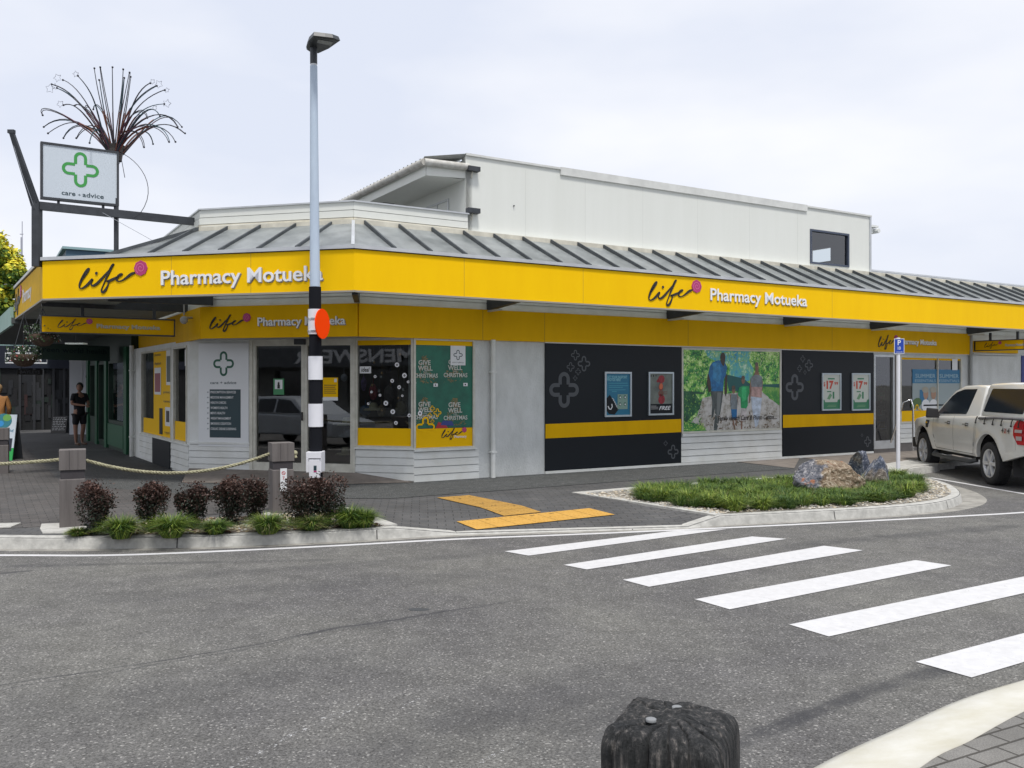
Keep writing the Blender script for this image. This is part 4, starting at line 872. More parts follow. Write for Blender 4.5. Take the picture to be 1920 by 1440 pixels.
tr.box(u0, ZU, -.2, st_, ZU + .04, .03); tr.box(st_, ZU - .10, -.2, sk_, ZU + .05, .035); tr.box(sk_, ZU, -.2, u1 + .02, ZU + .04, .03); tr.m(CREAM).box(u0, 4.40, 0, u1, 4.47, .02); tr.m(TRM).box(u1 - .05, 4.45, .0, u1 + .01, ZU, .025)
part(tr, 'wall_capping')
mb = MB(M('sheet_joint', (.60, .61, .58), .8), PU.M(0))
for px_ in (985, 1097, 1205, 1308, 1405, 1495): s_ = S(PU, px_); mb.box(s_, 4.47, 0, s_ + .008, ZU - .1, .0015)
part(mb, 'sheet_joint')
mb = MB(DKS, PU.M(0)); s_, z_ = PU.hit(962, 387); mb.box(s_, z_, 0, s_ + .02, z_ + .02, .03); part(mb, 'wall_bolt')
wu = pane_set('window', PU, wx0, wx1, wz0, wz1, .045, frame=M('dark_blue_frame', (.05, .065, .10), .5))
for (y0, y1) in ((314, 322.5), (392, 401)):
    mb = MB(DKS, PU.M(0)); mb.box(u0 + .0, Z(PU, 884, y1), .0, S(PU, 895), Z(PU, 884, y0), .12); mb.m(CREAM).tube([(u0 + .12, Z(PU, 884, y1), .04), (u0 + .10, Z(PU, 884, y1) - .12, .04)], .012, 6); part(mb, 'wall_bracket')
# eaves to the left of the upper storey
ea = u0 - .78; SO = 5.39
ev = MB(WHU)
ev.raw([W(ea, 1.52, SO), W(u0, 1.52, SO), W(u0, 9.5, SO), W(ea, 9.5, SO)], [(0, 1, 2, 3)])
E1 = Plane(W(ea, 9.5), W(ea, 1.50)); ev.T = E1.M(0); ev.box(0, SO - .02, -.02, E1.len, SO + .16, .0)
E2 = Plane(W(ea, 1.50), W(u0, 1.50)); ev.T = E2.M(0); ev.hexa([(0, SO - .02, -.02), (E2.len, SO + .02, -.02), (E2.len, SO + .02, 0), (0, SO - .02, 0), (0, SO + .16, -.02), (E2.len, SO + .2, -.02), (E2.len, SO + .2, 0), (0, SO + .16, 0)])
part(ev, 'eave')
gt = MB(M('old_gutter', (.60, .60, .57), .6, col2=(.33, .31, .27), scale=7, contrast=.7)); gt.T = E1.M(0); gt.tube([(-.1, SO + .2, .05), (E1.len + .06, SO + .2, .05)], .065, 10); gt.T = E2.M(0); gt.tube([(-.06, SO + .2, .05), (E2.len + .05, SO + .22, .05)], .065, 10); gt.sm = [True] * len(gt.f); part(gt, 'gutter')
rt = MB(M('corrugated_roof', (.40, .42, .42), .5, .3, var=.2)); V = []; n_ = 90
for i in range(n_ + 1):
    b0 = 1.46 + i * 8.0 / n_; zc = SO + .27 + .028 * cos(i * pi); V += [W(ea - .05, b0, zc), W(u0 + .1, b0, zc + .18)]
rt.raw(V, [(2 * i, 2 * i + 1, 2 * i + 3, 2 * i + 2) for i in range(n_)]); part(rt, 'corrugated_roof')
sw0, sz0 = SL.hit(800, 398); sw1, sz1 = SL.hit(842, 374); pane_set('window', SL, min(sw0, sw1), max(sw0, sw1), sz0 - .3, sz1 + .02, .04, frame=ALU, mull=(sw0 * .5 + sw1 * .5,))
vt = MB(M('vent_grey', (.25, .25, .24), .8)); p = W(ea + .3, 4.1, SO - .004); vt.poly(p, p + UA * .25, p + UA * .25 + VA * .5, p + VA * .5); part(vt, 'soffit_vent')
er = MB(WH); er.bar(W(u1 + .02, 1.9, 5.66), W(u1 + .55, 1.9, 5.66), .5, .05); er.bar(W(u1 + .02, 1.75, 5.56), W(u1 + .42, 1.75, 5.56), .08, .14); er.tube([W(u1 + .5, 1.6, 5.55), W(u1 + .5, 4, 5.55)], .06, 8); part(er, 'eave')
# long low parapet to the right
lp = MB(TRM); LP = Plane(W(u1, 1.55), W(AE, 1.55)); lp.T = LP.M(0); lp.box(0, 4.40, -.1, LP.len, 4.50, 0); lp.box(0, 4.52, -.3, LP.len, 4.56, -.05); part(lp, 'parapet')
# ================================================================== posters and signs on the building
def one(mb, name, label, cat, org=None, group=None, **k): return tag(mb.build(name, org=org, **k), label, cat, group)
def framed(px0, px1, yl, yr, name, label, group=None):
    """slim aluminium poster case; yl / yr = (top, bottom) at its left and right edges"""
    s0, s1 = S(PAw, px0), S(PAw, px1); z1 = (Z(PAw, px0, yl[0]) + Z(PAw, px1, yr[0])) / 2; z0 = (Z(PAw, px0, yl[1]) + Z(PAw, px1, yr[1])) / 2
    t = thing(name, label, 'poster', tuple(PAw.pt((s0 + s1) / 2, z0, .035)), BANG, group)
    fr = MB(M('case_frame', (.46, .52, .56), .35, .4, var=.1), PAw.M(.033)); w_ = .035; d = .03
    fr.box(s0, z0, 0, s1, z0 + w_, d); fr.box(s0, z1 - w_, 0, s1, z1, d); fr.box(s0, z0 + w_, 0, s0 + w_, z1 - w_, d); fr.box(s1 - w_, z0 + w_, 0, s1, z1 - w_, d); fr.build('frame', t)
    sh = MB(T=PAw.M(.04)); return t, sh, s0 + w_, z0 + w_, s1 - w_, z1 - w_
t, sh, x0, y0, x1, y1 = framed(1131, 1181, (697, 782), (697.5, 780.5), 'poster_case', 'blue passport photo poster in a silver frame on the larger charcoal panel')
X = lambda u: x0 + (x1 - x0) * u
Y = lambda v: y0 + (y1 - y0) * v
sh.m(M('poster_blue', (.008, .15, .26), .35)).rect(x0, y0, x1, y1); LB_ = M('poster_pale', (.22, .50, .58), .5)
sh.m(LB_).text('GET YOUR PASSPORT', X(.05), Y(.885), X(.88), .05, .002, .02); sh.text('PHOTOS HERE!', X(.05), Y(.82), X(.62), .05, .002, .02)
for v, a0, a1 in ((.76, .1, .9), (.70, .12, .93), (.66, .12, .7), (.60, .12, .82), (.56, .25, .45)): sh.m(M('poster_mid', (.05, .30, .40), .5)).rect(X(a0), Y(v), X(a1), Y(v) + .012, .002)
sh.m(DKP).poly((X(.02), Y(.40), .002), (X(.16), Y(.49), .002), (X(.55), Y(.15), .002), (X(.36), Y(.01), .002), (X(.12), Y(.03), .002), (X(.02), Y(.12), .002))
sh.m(PAPER)
for i in range(5): sh.poly((X(.24 + i * .045), Y(.42 - i * .05), .004), (X(.33 + i * .045), Y(.38 - i * .05), .004), (X(.34 + i * .045), Y(.36 - i * .05), .004), (X(.25 + i * .045), Y(.40 - i * .05), .004))
sh.stroke([(X(.08), Y(.22)), (X(.14), Y(.15)), (X(.2), Y(.14)), (X(.26), Y(.2)), (X(.24), Y(.27))], .022, .004)
sh.m(M('pale_print', (.20, .32, .27), .5)).rect(X(.48), Y(.14), X(.90), Y(.50), .005)
for u in (.58, .79):
    for v in (.43, .26): sh.m(M('pill_shade', (.06, .14, .12), .4)).ell(X(u), Y(v), .034, .04, .007, 12); sh.m(PAPER).ell(X(u) + .004, Y(v) - .005, .016, .018, .009, 10)
sh.build('poster', t)
t, sh, x0, y0, x1, y1 = framed(1213, 1260, (697, 779), (698, 777.5), 'poster_case', 'poster of stacked red fruit with the word FREE in a silver frame')
sh.m(M('poster_grey', (.20, .23, .20), .5, col2=(.08, .09, .085), scale=2.5)).rect(x0, y0 + (y1 - y0) * .24, x1, y1); sh.m(DKP).rect(x0, y0, x1, Y(.24))
RF = M('fruit_red', (.34, .015, .03), .4, col2=(.16, .006, .01), scale=14); OF = M('fruit_orange', (.55, .13, .05), .4); MF = M('fruit_dark', (.16, .07, .05), .5)
for u, v, rx, ry, mt in ((.52, .86, .085, .085, RF), (.38, .82, .04, .035, RF), (.5, .67, .055, .08, RF), (.5, .68, .045, .065, OF), (.5, .51, .07, .065, MF), (.5, .46, .05, .03, RF), (.53, .35, .085, .095, RF)):
    sh.m(mt).ell(X(u), Y(v), rx, ry, .002 + (.002 if mt is OF else 0), 14, .06)
sh.m(MF).rect(X(.62), Y(.48), X(.78), Y(.50), .002).rect(X(.62), Y(.53), X(.78), Y(.55), .002)
sh.m(PAPER).text('FREE', X(.42), Y(.09), X(.95), .075, .002, .02, .3); sh.m(M('poster_grey2', (.3, .3, .3), .5)).rect(X(.05), Y(.15), X(.38), Y(.165), .002).rect(X(.05), Y(.11), X(.38), Y(.125), .002).rect(X(.05), Y(.18), X(.3), Y(.195), .002)
sh.m(INK).rect(X(.05), Y(.92), X(.09), Y(.97), .002).rect(X(.14), Y(.92), X(.2), Y(.97), .002).rect(X(.26), Y(.93), X(.3), Y(.97), .002); sh.build('poster', t)
for px0, px1, lbl in ((1538, 1573.5, 'price poster of 17 dollars nearer the park mural, green at its foot'), (1594, 1628, 'price poster of 17 dollars nearer the shop door, green at its foot')):
    t, sh, x0, y0, x1, y1 = framed(px0, px1, (699.5, 770), (700, 769), 'poster_case', lbl, 'price posters on the smaller charcoal panel')
    sh.m(M('poster_cream', (.52, .55, .50), .5)).rect(x0, y0, x1, y1); DG = M('poster_green', (.03, .19, .09), .5); PR = M('price_red', (.50, .05, .02), .5)
    sh.m(DG).poly((X(0), Y(0), .002), (X(1), Y(0), .002), (X(1), Y(.28), .002), (X(.9), Y(.27), .002), (X(.85), Y(.2), .002), (X(.15), Y(.2), .002), (X(.1), Y(.27), .002), (X(0), Y(.28), .002)).rect(X(.3), Y(.86), X(.7), Y(.90), .002)
    sh.m(PR).text('$', X(.06), Y(.67), X(.15), .09, .002, .03).text('17', X(.22), Y(.60), X(.64), .17, .002, .05).text('99', X(.68), Y(.70), X(.90), .07, .002, .03)
    sh.m(DG).rect(X(.58), Y(.30), X(.68), Y(.50), .003).rect(X(.25), Y(.49), X(.5), Y(.52), .003); sh.m(M('poster_mid_green', (.14, .30, .16), .5)).poly((X(.25), Y(.30), .003), (X(.4), Y(.27), .003), (X(.55), Y(.4), .003), (X(.42), Y(.46), .003)).rect(X(.3), Y(.1), X(.8), Y(.12), .004).rect(X(.25), Y(.06), X(.78), Y(.08), .004)
    sh.build('poster', t)
# park mural
MU = thing('park_mural', 'large photo mural of a family of four walking through a sunny park', 'mural', tuple(PAw.pt((mu0 + mu1) / 2, .66)), BANG)
mz0, mz1 = .665, 2.46
fr = MB(FRM, PAw.M(.0)); w_ = .04
fr.box(mu0, mz0, 0, mu1, mz0 + w_, .03); fr.box(mu0, mz1 - w_, 0, mu1, mz1, .03); fr.box(mu0, mz0 + w_, 0, mu0 + w_, mz1 - w_, .03); fr.box(mu1 - w_, mz0 + w_, 0, mu1, mz1 - w_, .03); fr.build('frame', MU)
def foliage_print(name, ramp, scale):
    m = bpy.data.materials.new(name); m.use_nodes = True; nt = m.node_tree; b = nt.nodes['Principled BSDF']; b.inputs['Roughness'].default_value = .45
    t = nd(nt, 'ShaderNodeTexCoord'); n = nd(nt, 'ShaderNodeTexNoise'); n.inputs['Scale'].default_value = scale; n.inputs['Detail'].default_value = 10; n.inputs['Roughness'].default_value = .75; n.inputs['Distortion'].default_value = .1
    r = nd(nt, 'ShaderNodeValToRGB'); e = r.color_ramp.elements
    while len(e) < len(ramp): e.new(.5)
    for k, (p, c) in enumerate(ramp): e[k].position = p; e[k].color = (*c, 1)
    nt.links.new(t.outputs['Object'], n.inputs['Vector']); nt.links.new(n.outputs['Fac'], r.inputs[0]); nt.links.new(r.outputs[0], b.inputs['Base Color']); return m
FG1 = foliage_print('print_foliage', [(.40, (.02, .12, .05)), (.47, (.05, .32, .06)), (.53, (.28, .58, .10)), (.60, (.68, .85, .40))], 5)
FG2 = foliage_print('print_sky_leaves', [(.36, (.03, .22, .42)), (.46, (.08, .40, .50)), (.54, (.16, .46, .26)), (.62, (.7, .85, .75))], 4)
FG3 = foliage_print('print_path', [(.36, (.18, .15, .10)), (.44, (.34, .32, .28)), (.54, (.54, .53, .51))], 5)
FG4 = foliage_print('print_lawn', [(.36, (.02, .16, .05)), (.5, (.06, .28, .05)), (.64, (.30, .48, .10))], 4)
FG5 = foliage_print('print_dark_leaves', [(.38, (.008, .045, .03)), (.5, (.02, .11, .05)), (.62, (.06, .22, .06))], 5)
mp_ = MB(T=PAw.M(.012)); ax0, ax1, az0, az1 = mu0 + w_, mu1 - w_, mz0 + w_, mz1 - w_
U = lambda x: ax0 + (x - 1062) / (1782 - 1062) * (ax1 - ax0)
def Vv(y, x=1422):
    top = 372 + (x - 1062) * .014; bot = 1005 - (x - 1062) * .042; return az1 - (y - top) / (bot - top) * (az1 - az0)
def pg(pts, z): mp_.poly(*[(min(max(U(x), ax0), ax1), min(max(Vv(y, x), az0), az1), z) for x, y in pts])
mp_.m(FG1).rect(ax0, az0, ax1, az1)
mp_.m(FG2); pg([(1210, 372), (1560, 372), (1540, 450), (1580, 520), (1560, 600), (1440, 640), (1390, 600), (1400, 480), (1300, 460), (1240, 430)], .0005)
mp_.m(M('print_teal', (.01, .10, .10), .5)); pg([(1370, 560), (1500, 590), (1560, 640), (1780, 630), (1780, 665), (1560, 690), (1390, 690)], .001)
mp_.m(FG4); pg([(1560, 645), (1782, 660), (1782, 800), (1700, 740), (1640, 680)], .0015)
mp_.m(FG3); pg([(1200, 745), (1300, 720), (1460, 700), (1640, 690), (1700, 740), (1782, 800), (1782, 980), (1062, 1004), (1160, 880)], .002)
mp_.m(FG5); pg([(1062, 700), (1140, 700), (1190, 780), (1180, 830), (1130, 880), (1062, 960)], .0025); pg([(1062, 690), (1200, 700), (1230, 640), (1235, 650), (1210, 715), (1062, 712)], .003)
mp_.m(FG4); pg([(1062, 930), (1130, 935), (1200, 960), (1230, 1000), (1062, 1003)], .0035); pg([(1690, 740), (1782, 720), (1782, 790)], .0035)
cl = dict(jn=(.07, .085, .085), bs=(.01, .13, .32), bs2=(.03, .20, .40), dk=(.045, .03, .022), sk=(.22, .12, .08), gy=(.17, .20, .22), gn=(.01, .28, .09), gn2=(.03, .40, .14), wt=(.45, .42, .42), pk=(.40, .26, .24), tr=(.45, .52, .62), hr=(.10, .07, .05), br=(.12, .10, .09))
def C_(k):
    if 'print_' + k not in MATS: MATS['print_' + k] = foliage_print('print_' + k, [(.38, tuple(v * .7 for v in cl[k])), (.5, cl[k]), (.62, tuple(min(1, v * 1.35) for v in cl[k]))], 7)
    return MATS['print_' + k]
mp_.m(C_('jn')); pg([(1255, 688), (1350, 688), (1338, 780), (1325, 870), (1310, 960), (1300, 995), (1278, 993), (1285, 900), (1288, 820), (1275, 890), (1262, 900), (1268, 780)], .005)
mp_.m(M('print_jeans_light', (.16, .18, .18), .5)); pg([(1305, 700), (1335, 700), (1322, 840), (1305, 940), (1300, 850)], .0055)
mp_.m(C_('dk')); pg([(1235, 560), (1256, 560), (1258, 690), (1243, 705), (1230, 630)], .006); pg([(1362, 560), (1378, 560), (1376, 700), (1366, 735), (1356, 700)], .006)
mp_.m(C_('bs')); pg([(1270, 468), (1312, 450), (1358, 466), (1376, 500), (1368, 560), (1352, 600), (1346, 690), (1262, 692), (1256, 620), (1240, 556), (1250, 500)], .007)
mp_.m(C_('bs2')); pg([(1270, 475), (1320, 470), (1335, 560), (1320, 640), (1275, 600)], .0075)
mp_.m(C_('dk')); mp_.ell(U(1345), Vv(428), .075, .10, .008, 16); pg([(1325, 450), (1362, 450), (1352, 500), (1335, 480)], .0082)
mp_.m(C_('sk')); mp_.ell(U(1425), Vv(685), .05, .07, .005, 14); pg([(1398, 715), (1455, 715), (1460, 800), (1450, 740), (1400, 780)], .005); pg([(1412, 900), (1422, 900), (1440, 990), (1428, 990)], .005); pg([(1436, 900), (1446, 900), (1452, 960), (1442, 960)], .005)
mp_.m(C_('hr')); mp_.ell(U(1424), Vv(662), .055, .045, .006, 14)
mp_.m(C_('gy')); pg([(1407, 712), (1448, 715), (1455, 770), (1450, 832), (1405, 832), (1400, 770)], .006); mp_.m(C_('bs')); pg([(1405, 830), (1450, 830), (1448, 900), (1412, 905)], .007)
mp_.m(C_('sk')); mp_.ell(U(1497), Vv(608), .052, .072, .005, 14); pg([(1480, 860), (1494, 860), (1490, 985), (1480, 985)], .005)
mp_.m(C_('hr')); mp_.ell(U(1497), Vv(585), .055, .045, .006, 14)
mp_.m(C_('wt')); pg([(1480, 815), (1525, 815), (1522, 900), (1505, 925), (1482, 920)], .0055)
mp_.m(C_('gn')); pg([(1466, 662), (1495, 648), (1540, 650), (1546, 700), (1532, 740), (1532, 800), (1520, 825), (1480, 820), (1476, 740), (1456, 720)], .006); mp_.m(C_('gn2')); pg([(1485, 660), (1520, 655), (1518, 760), (1488, 770)], .0065)
mp_.m(C_('sk')); mp_.ell(U(1602), Vv(508), .055, .095, .0075, 14); pg([(1553, 590), (1566, 600), (1556, 700), (1548, 780), (1540, 780), (1543, 690)], .0055); pg([(1590, 530), (1612, 530), (1625, 570), (1580, 565)], .0056); pg([(1636, 590), (1650, 610), (1645, 680), (1636, 690)], .0055)
mp_.m(C_('br')); mp_.ell(U(1600), Vv(478), .055, .05, .008, 14)
mp_.m(C_('gy')); pg([(1563, 572), (1590, 560), (1615, 562), (1642, 575), (1645, 640), (1640, 660), (1560, 660), (1552, 600)], .006); mp_.m(C_('pk')); pg([(1560, 655), (1642, 655), (1640, 742), (1556, 732)], .0062)
mp_.m(C_('tr')); pg([(1556, 730), (1642, 740), (1630, 840), (1612, 950), (1590, 972), (1578, 900), (1564, 820)], .007)
rm_ = random.Random(4); LFm = [M('print_leaf_%d' % i, c, .5) for i, c in enumerate([(.45, .65, .18), (.22, .45, .08), (.02, .14, .04), (.60, .75, .40), (.01, .07, .03)])]
def sprinkle(x0_, x1_, y0_, y1_, n_, mts, z_, r0=.012, r1=.035):
    for i in range(n_):
        x, y = rm_.uniform(x0_, x1_), rm_.uniform(y0_, y1_); u, v = min(max(U(x), ax0 + .04), ax1 - .04), min(max(Vv(y, x), az0 + .04), az1 - .04); r_ = rm_.uniform(r0, r1); an = rm_.random() * 3
        mp_.m(rm_.choice(mts)).poly((u - r_ * cos(an), v - r_ * sin(an), z_ + .00002 * i), (u + r_ * .4 * sin(an), v - r_ * .4 * cos(an), z_ + .00002 * i), (u + r_ * cos(an), v + r_ * sin(an), z_ + .00002 * i), (u - r_ * .4 * sin(an), v + r_ * .4 * cos(an), z_ + .00002 * i))
sprinkle(1062, 1235, 380, 690, 260, LFm, .0007); sprinkle(1390, 1782, 375, 470, 200, [LFm[0], LFm[1], LFm[3]], .0007); sprinkle(1600, 1782, 380, 620, 240, LFm, .0007); sprinkle(1240, 1400, 372, 430, 60, [LFm[3], LFm[1]], .0007); sprinkle(1062, 1190, 720, 960, 160, [LFm[1], LFm[2], LFm[4]], .0037); sprinkle(1062, 1220, 940, 1000, 60, [LFm[0], LFm[1]], .0042)
sprinkle(1220, 1782, 860, 1000, 120, [M('print_twig', (.16, .12, .08), .6), M('print_pale_ground', (.48, .46, .42), .6)], .0042, .015, .06)
mp_.m(INK).text('Family Health Care & Photo Centre....', U(1306), Vv(915), U(1760), .10, .011, .014, .35)
mp_.build('picture', MU)

# hanging sign boxes under the verandah
def hang_sign(p0, p1, z0, z1, label, tx, cat='sign', flip=False):
    pl = Plane(p0, p1); L_ = pl.len
    t = thing('hanging_sign', label, cat, tuple(pl.pt(L_ / 2, z0)), math.atan2(pl.d.y, pl.d.x), 'hanging sign boxes under the verandah')
    bx = MB(YB, pl.M(0)); bx.box(.02, z0 + .02, -.12, L_ - .02, z1 - .02, 0); bx.build('sign_box', t)
    fr = MB(DKS, pl.M(0)); w_ = .022
    for a_ in ((0, z0, L_, z0 + w_), (0, z1 - w_, L_, z1), (0, z0 + w_, w_, z1 - w_), (L_ - w_, z0 + w_, L_, z1 - w_)): fr.box(a_[0], a_[1], -.13, a_[2], a_[3], .012)
    fr.build('frame', t)
    for s in (L_ * .3, L_ * .84):
        h = MB(DKS, pl.M(0)); h.box(s - .025, z1, -.08, s + .025, 3.06, -.03); h.build('hanger', t)
    lg = MB(T=pl.M(0)); hh = z1 - z0; life(lg, L_ * tx[0], z0 + hh * .2, L_ * tx[1], z0 + hh * .86, INK, ROSE, ROSE2, .003, .004, .02); lg.build('script_logo', t)
    tx_ = MB(WLS, pl.M(0)); tx_.text('Pharmacy Motueka', L_ * tx[2] + .008, z0 + hh * .36, L_ * tx[3] + .008, hh * .22, .003, .02); tx_.m(M('dim_lettering', (.50, .47, .36), .5)).text('Pharmacy Motueka', L_ * tx[2], z0 + hh * .38, L_ * tx[3], hh * .22, .006, .02); tx_.build('lettering', t)  # offset grey copy under the words is their painted shadow
hang_sign(W(-3.93, 4.3), W(-1.77, 4.3), 2.56, 2.87, 'yellow hanging sign box over the lane left of the glass doors', (.12, .37, .40, .88))
ar = S(PAw, 1822); hang_sign(W(ar, 1.28), W(ar, -.05), 2.58, 2.86, 'yellow hanging sign box over the parked white pickup', (.2, .55, .62, 1.0))

# ================================================================== steel frame with roof sign and fireworks sculpture
sfm = thing('sign_frame', 'dark steel post and beam frame holding the care and advice sign above the verandah', 'steel frame', tuple(AT(70, 490, 14.55)))
fpl = Plane(AT(70, 385, 14.55), AT(370, 412, 15.87)); zb = 4.65
mb = MB(DKS); mb.bar(AT(69.5, 500, 14.55), AT(69.5, 380, 14.55) , .12, .12); mb.build('post', sfm); mb = MB(DKS); mb.bar(AT(218, 478, 15.25), AT(218, 372, 15.25), .06, .06); mb.build('post', sfm)
mb = MB(DKS); mb.bar(fpl.pt(-.06, zb), fpl.pt(fpl.len + .02, zb - .03), .10, .13); mb.build('beam', sfm)
mb = MB(DKS); q = AT(68, 388, 14.55); mb.hexa([q + Vector((-.06, -.05, 0)), q + Vector((.06, -.05, 0)), q + Vector((.06, .05, 0)), q + Vector((-.06, .05, 0))] + [AT(22, 248, 14.3) + Vector((dx, dy, 0)) for dx, dy in ((-.035, -.03), (.035, -.03), (.035, .03), (-.035, .03))]); mb.box(*(AT(19, 250, 14.3) + Vector((-.03, -.03, 0))), *(AT(24, 247, 14.3) + Vector((.03, .03, .03)))); mb.build('arm', sfm)
mb = MB(M('thin_cable', (.3, .32, .36), .5)); mb.tube([AT(19, 250, 14.3), AT(40, 322, 14.35), AT(64, 388, 14.5)], .005, 5); mb.tube([AT(180, 392, 15), AT(320, 470, 15.2)], .004, 4); mb.build('cable', sfm)
sg = thing('roof_sign', 'white care and advice sign with a green outlined cross above the verandah', 'sign', tuple(fpl.pt(.6, 4.78)), BANG)
k0, k1 = .0, 0
sp_ = Plane(AT(76, 320, 14.6), AT(223, 320, 15.25)); L_ = sp_.len; z0 = HC + (720 - 372) * 14.6 / F; z1 = HC + (720 - 265) * 14.6 / F
mb = MB(M('sign_face_blue_white', (.56, .62, .68), .35), sp_.M(0)); mb.box(.02, z0 + .02, -.10, L_ - .02, z1 - .02, 0); mb.build('sign_face', sg)
mb = MB(DKS, sp_.M(0)); w_ = .035
for a_ in ((0, z0, L_, z0 + w_), (0, z1 - w_, L_, z1), (0, z0 + w_, w_, z1 - w_), (L_ - w_, z0 + w_, L_, z1 - w_)): mb.box(a_[0], a_[1], -.11, a_[2], a_[3], .015)
mb.box(.25, 4.71, -.07, .29, z0, -.03); mb.box(L_ * .78, 4.71, -.07, L_ * .78 + .04, z0, -.03); mb.build('frame', sg)
mb = MB(T=sp_.M(.0)); plus(mb, L_ * .5, z0 + (z1 - z0) * .585, .285, GRN, .003, .17, ky=1.05); mb.m(SLAT).text('care', L_ * .26, z0 + .10, L_ * .435, .075, .003, .012).text('+', L_ * .465, z0 + .10, L_ * .505, .05, .003).text('advice', L_ * .525, z0 + .10, L_ * .80, .075, .003, .012); mb.build('lettering', sg)
# sculpture
fw = thing('fireworks_sculpture', 'metal sculpture of curving rods bursting up like fireworks behind the roof sign', 'sculpture', tuple(AT(216, 288, 15.35)))
RODM = [M('rod_dark', (.035, .035, .045), .5, .3), M('rod_teal', (.02, .07, .09), .5, .3), M('rod_plum', (.10, .025, .05), .5, .2), M('rod_copper', (.22, .07, .035), .5, .3)]
TIPS = [(80, 216, 92, 203), (82, 238, 130, 222), (90, 250, 140, 230), (119, 259, 150, 232), (143, 259, 166, 236), (168, 268, 178, 248), (97, 158, 150, 188), (107, 165, 155, 195), (118, 150, 160, 185), (146, 142, 185, 195), (119, 197, 150, 203),
        (177, 128, 190, 200), (188, 126, 200, 200), (211, 126, 213, 200), (231, 130, 226, 200), (233, 146, 228, 200), (243, 136, 232, 200), (245, 144, 236, 200), (282, 156, 250, 190), (294, 161, 252, 195), (309, 169, 258, 200), (308, 195, 262, 210),
        (276, 221, 258, 205), (300, 218, 275, 205), (333, 238, 295, 212), (341, 238, 300, 214), (347, 250, 300, 228), (317, 266, 290, 236), (329, 266, 295, 234), (287, 270, 272, 244), (270, 276, 258, 248), (175, 205, 185, 195), (140, 198, 160, 203), (186, 150, 192, 195), (160, 205, 170, 200)]
base = AT(216, 288, 15.35)
def bez(a, b, c, d, n=12): return [a * (1 - t) ** 3 + b * 3 * t * (1 - t) ** 2 + c * 3 * t * t * (1 - t) + d * t ** 3 for t in [i / n for i in range(n + 1)]]
tips = []
for i, (tx, ty, mx_, my) in enumerate(TIPS):
    dd = 15.35 + random.uniform(-.7, .7) * (1 if abs(tx - 213) > 20 else .4); tp = AT(tx, ty, dd); md = AT(mx_, my, 15.35 + (dd - 15.35) * .6); u = (tx - 213) / 130
    b0 = base + Vector((u * .09, (dd - 15.35) * .15, 0)); b1 = b0 + Vector((u * .35, (dd - 15.35) * .3, .55))
    rods = [MB()]
    for j in range(2):
        o_ = Vector((random.uniform(-.03, .03), random.uniform(-.03, .03), random.uniform(-.03, .03)))
        path = bez(b0, b1 + o_, md + (md - (b0 + b1 + tp) / 3) * .5 + o_, tp + o_ * .3)
        k_ = len(path); rods[0].m(RODM[(i + j) % 2 if j == 0 else 0]).tube(path, [.011 - .005 * q_ / k_ for q_ in range(k_)], 5)
        rods[0].m(RODM[random.choice((2, 3, 3))]).tube([p + o_ * .3 for p in path[:7]], .008, 5)
    tips.append((tp, tx))
    rods[0].m(RODM[0]).sph(tp, .018, 5); rods[0].sm = [True] * len(rods[0].f); rods[0].build('rod', fw)
mb = MB(M('rod_bundle', (.06, .05, .045), .6)); mb.lathe([(.105, -.25), (.135, -.05), (.16, .02), (.10, .03)], 14, tuple(base + Vector((0, 0, .12)))); mb.build('collar', fw)
mb = MB(RODM[0]); mb.tube([base + Vector((.02, 0, -.25)), AT(228, 300, 15.3), AT(234, 333, 15.3)], .006, 5); mb.tube(bez(AT(222, 284, 15.3), AT(262, 300, 15.2), AT(300, 350, 15.2), AT(263, 400, 15.2)), .006, 5); mb.tube([AT(264, 400, 15.2), AT(250, 410, 15.2)], .005, 5); mb.build('loose_rod', fw)
for (sx, sy, r) in ((94, 166, 9), (108, 146, 8), (113, 195, 7), (142, 139, 6), (298, 158, 8), (313, 194, 8), (286, 153, 5), (313, 169, 5), (290, 202, 5), (102, 162, 6)):
    c = AT(sx, sy, 15.3); r *= 15.3 / F; an = random.random()
    P = [c + Vector((cos(an + pi * q_ / 5) * r * (1 if q_ % 2 == 0 else .55), random.uniform(-.01, .01), sin(an + pi * q_ / 5) * r * (1 if q_ % 2 == 0 else .55))) for q_ in range(11)]; P[10] = P[0]; mb = MB(M('star_wire', (.10, .10, .13), .5)); mb.tube(P, .0035, 4); mb.build('wire_star', fw)

# ================================================================== lamp post with beacon disc
LD = 12.3; lp_ = AT(593, 720, LD); base = Vector((lp_.x, LD, 0)); topx = AT(588, 90, LD).x
pole = thing('lamp_post', 'tall street lamp post with black and white bands and an orange beacon disc', 'street lamp', tuple(base))
def zy(py): return HC + (CY - py) * LD / F
def px_at(z): return base.x + (topx - base.x) * z / 6.4
GALV = M('galvanised', (.50, .59, .70), .95, .0, spec=.05, col2=(.43, .51, .62), scale=5, mscale=(1, 1, .2)); BLK = M('band_black', (.012, .013, .017), .8, spec=.08); WBD = M('band_white', (.72, .73, .78), .6, var=.05, spec=.2)
def cyl(z0, z1, r0, r1, mt, name):
    mb = MB(mt); mb.tube([(px_at(z0), LD, z0), (px_at(z1), LD, z1)], [r0, r1], 20); mb.sm = [len(f) == 4 for f in mb.f]; mb.build(name, pole)
cyl(zy(538), zy(124), .070, .050, GALV, 'shaft'); cyl(0, zy(538), .092, .084, BLK, 'shaft')
cyl(zy(124), zy(118), .046, .046, TRM, 'collar'); cyl(zy(120), zy(96), .050, .050, DKS, 'neck')
for i, (y0, y1) in enumerate(((580, 627), (668, 712), (757, 800))): cyl(zy(y1), zy(y0), .098 + .002 * i, .098 + .002 * i, WBD, 'white_band')
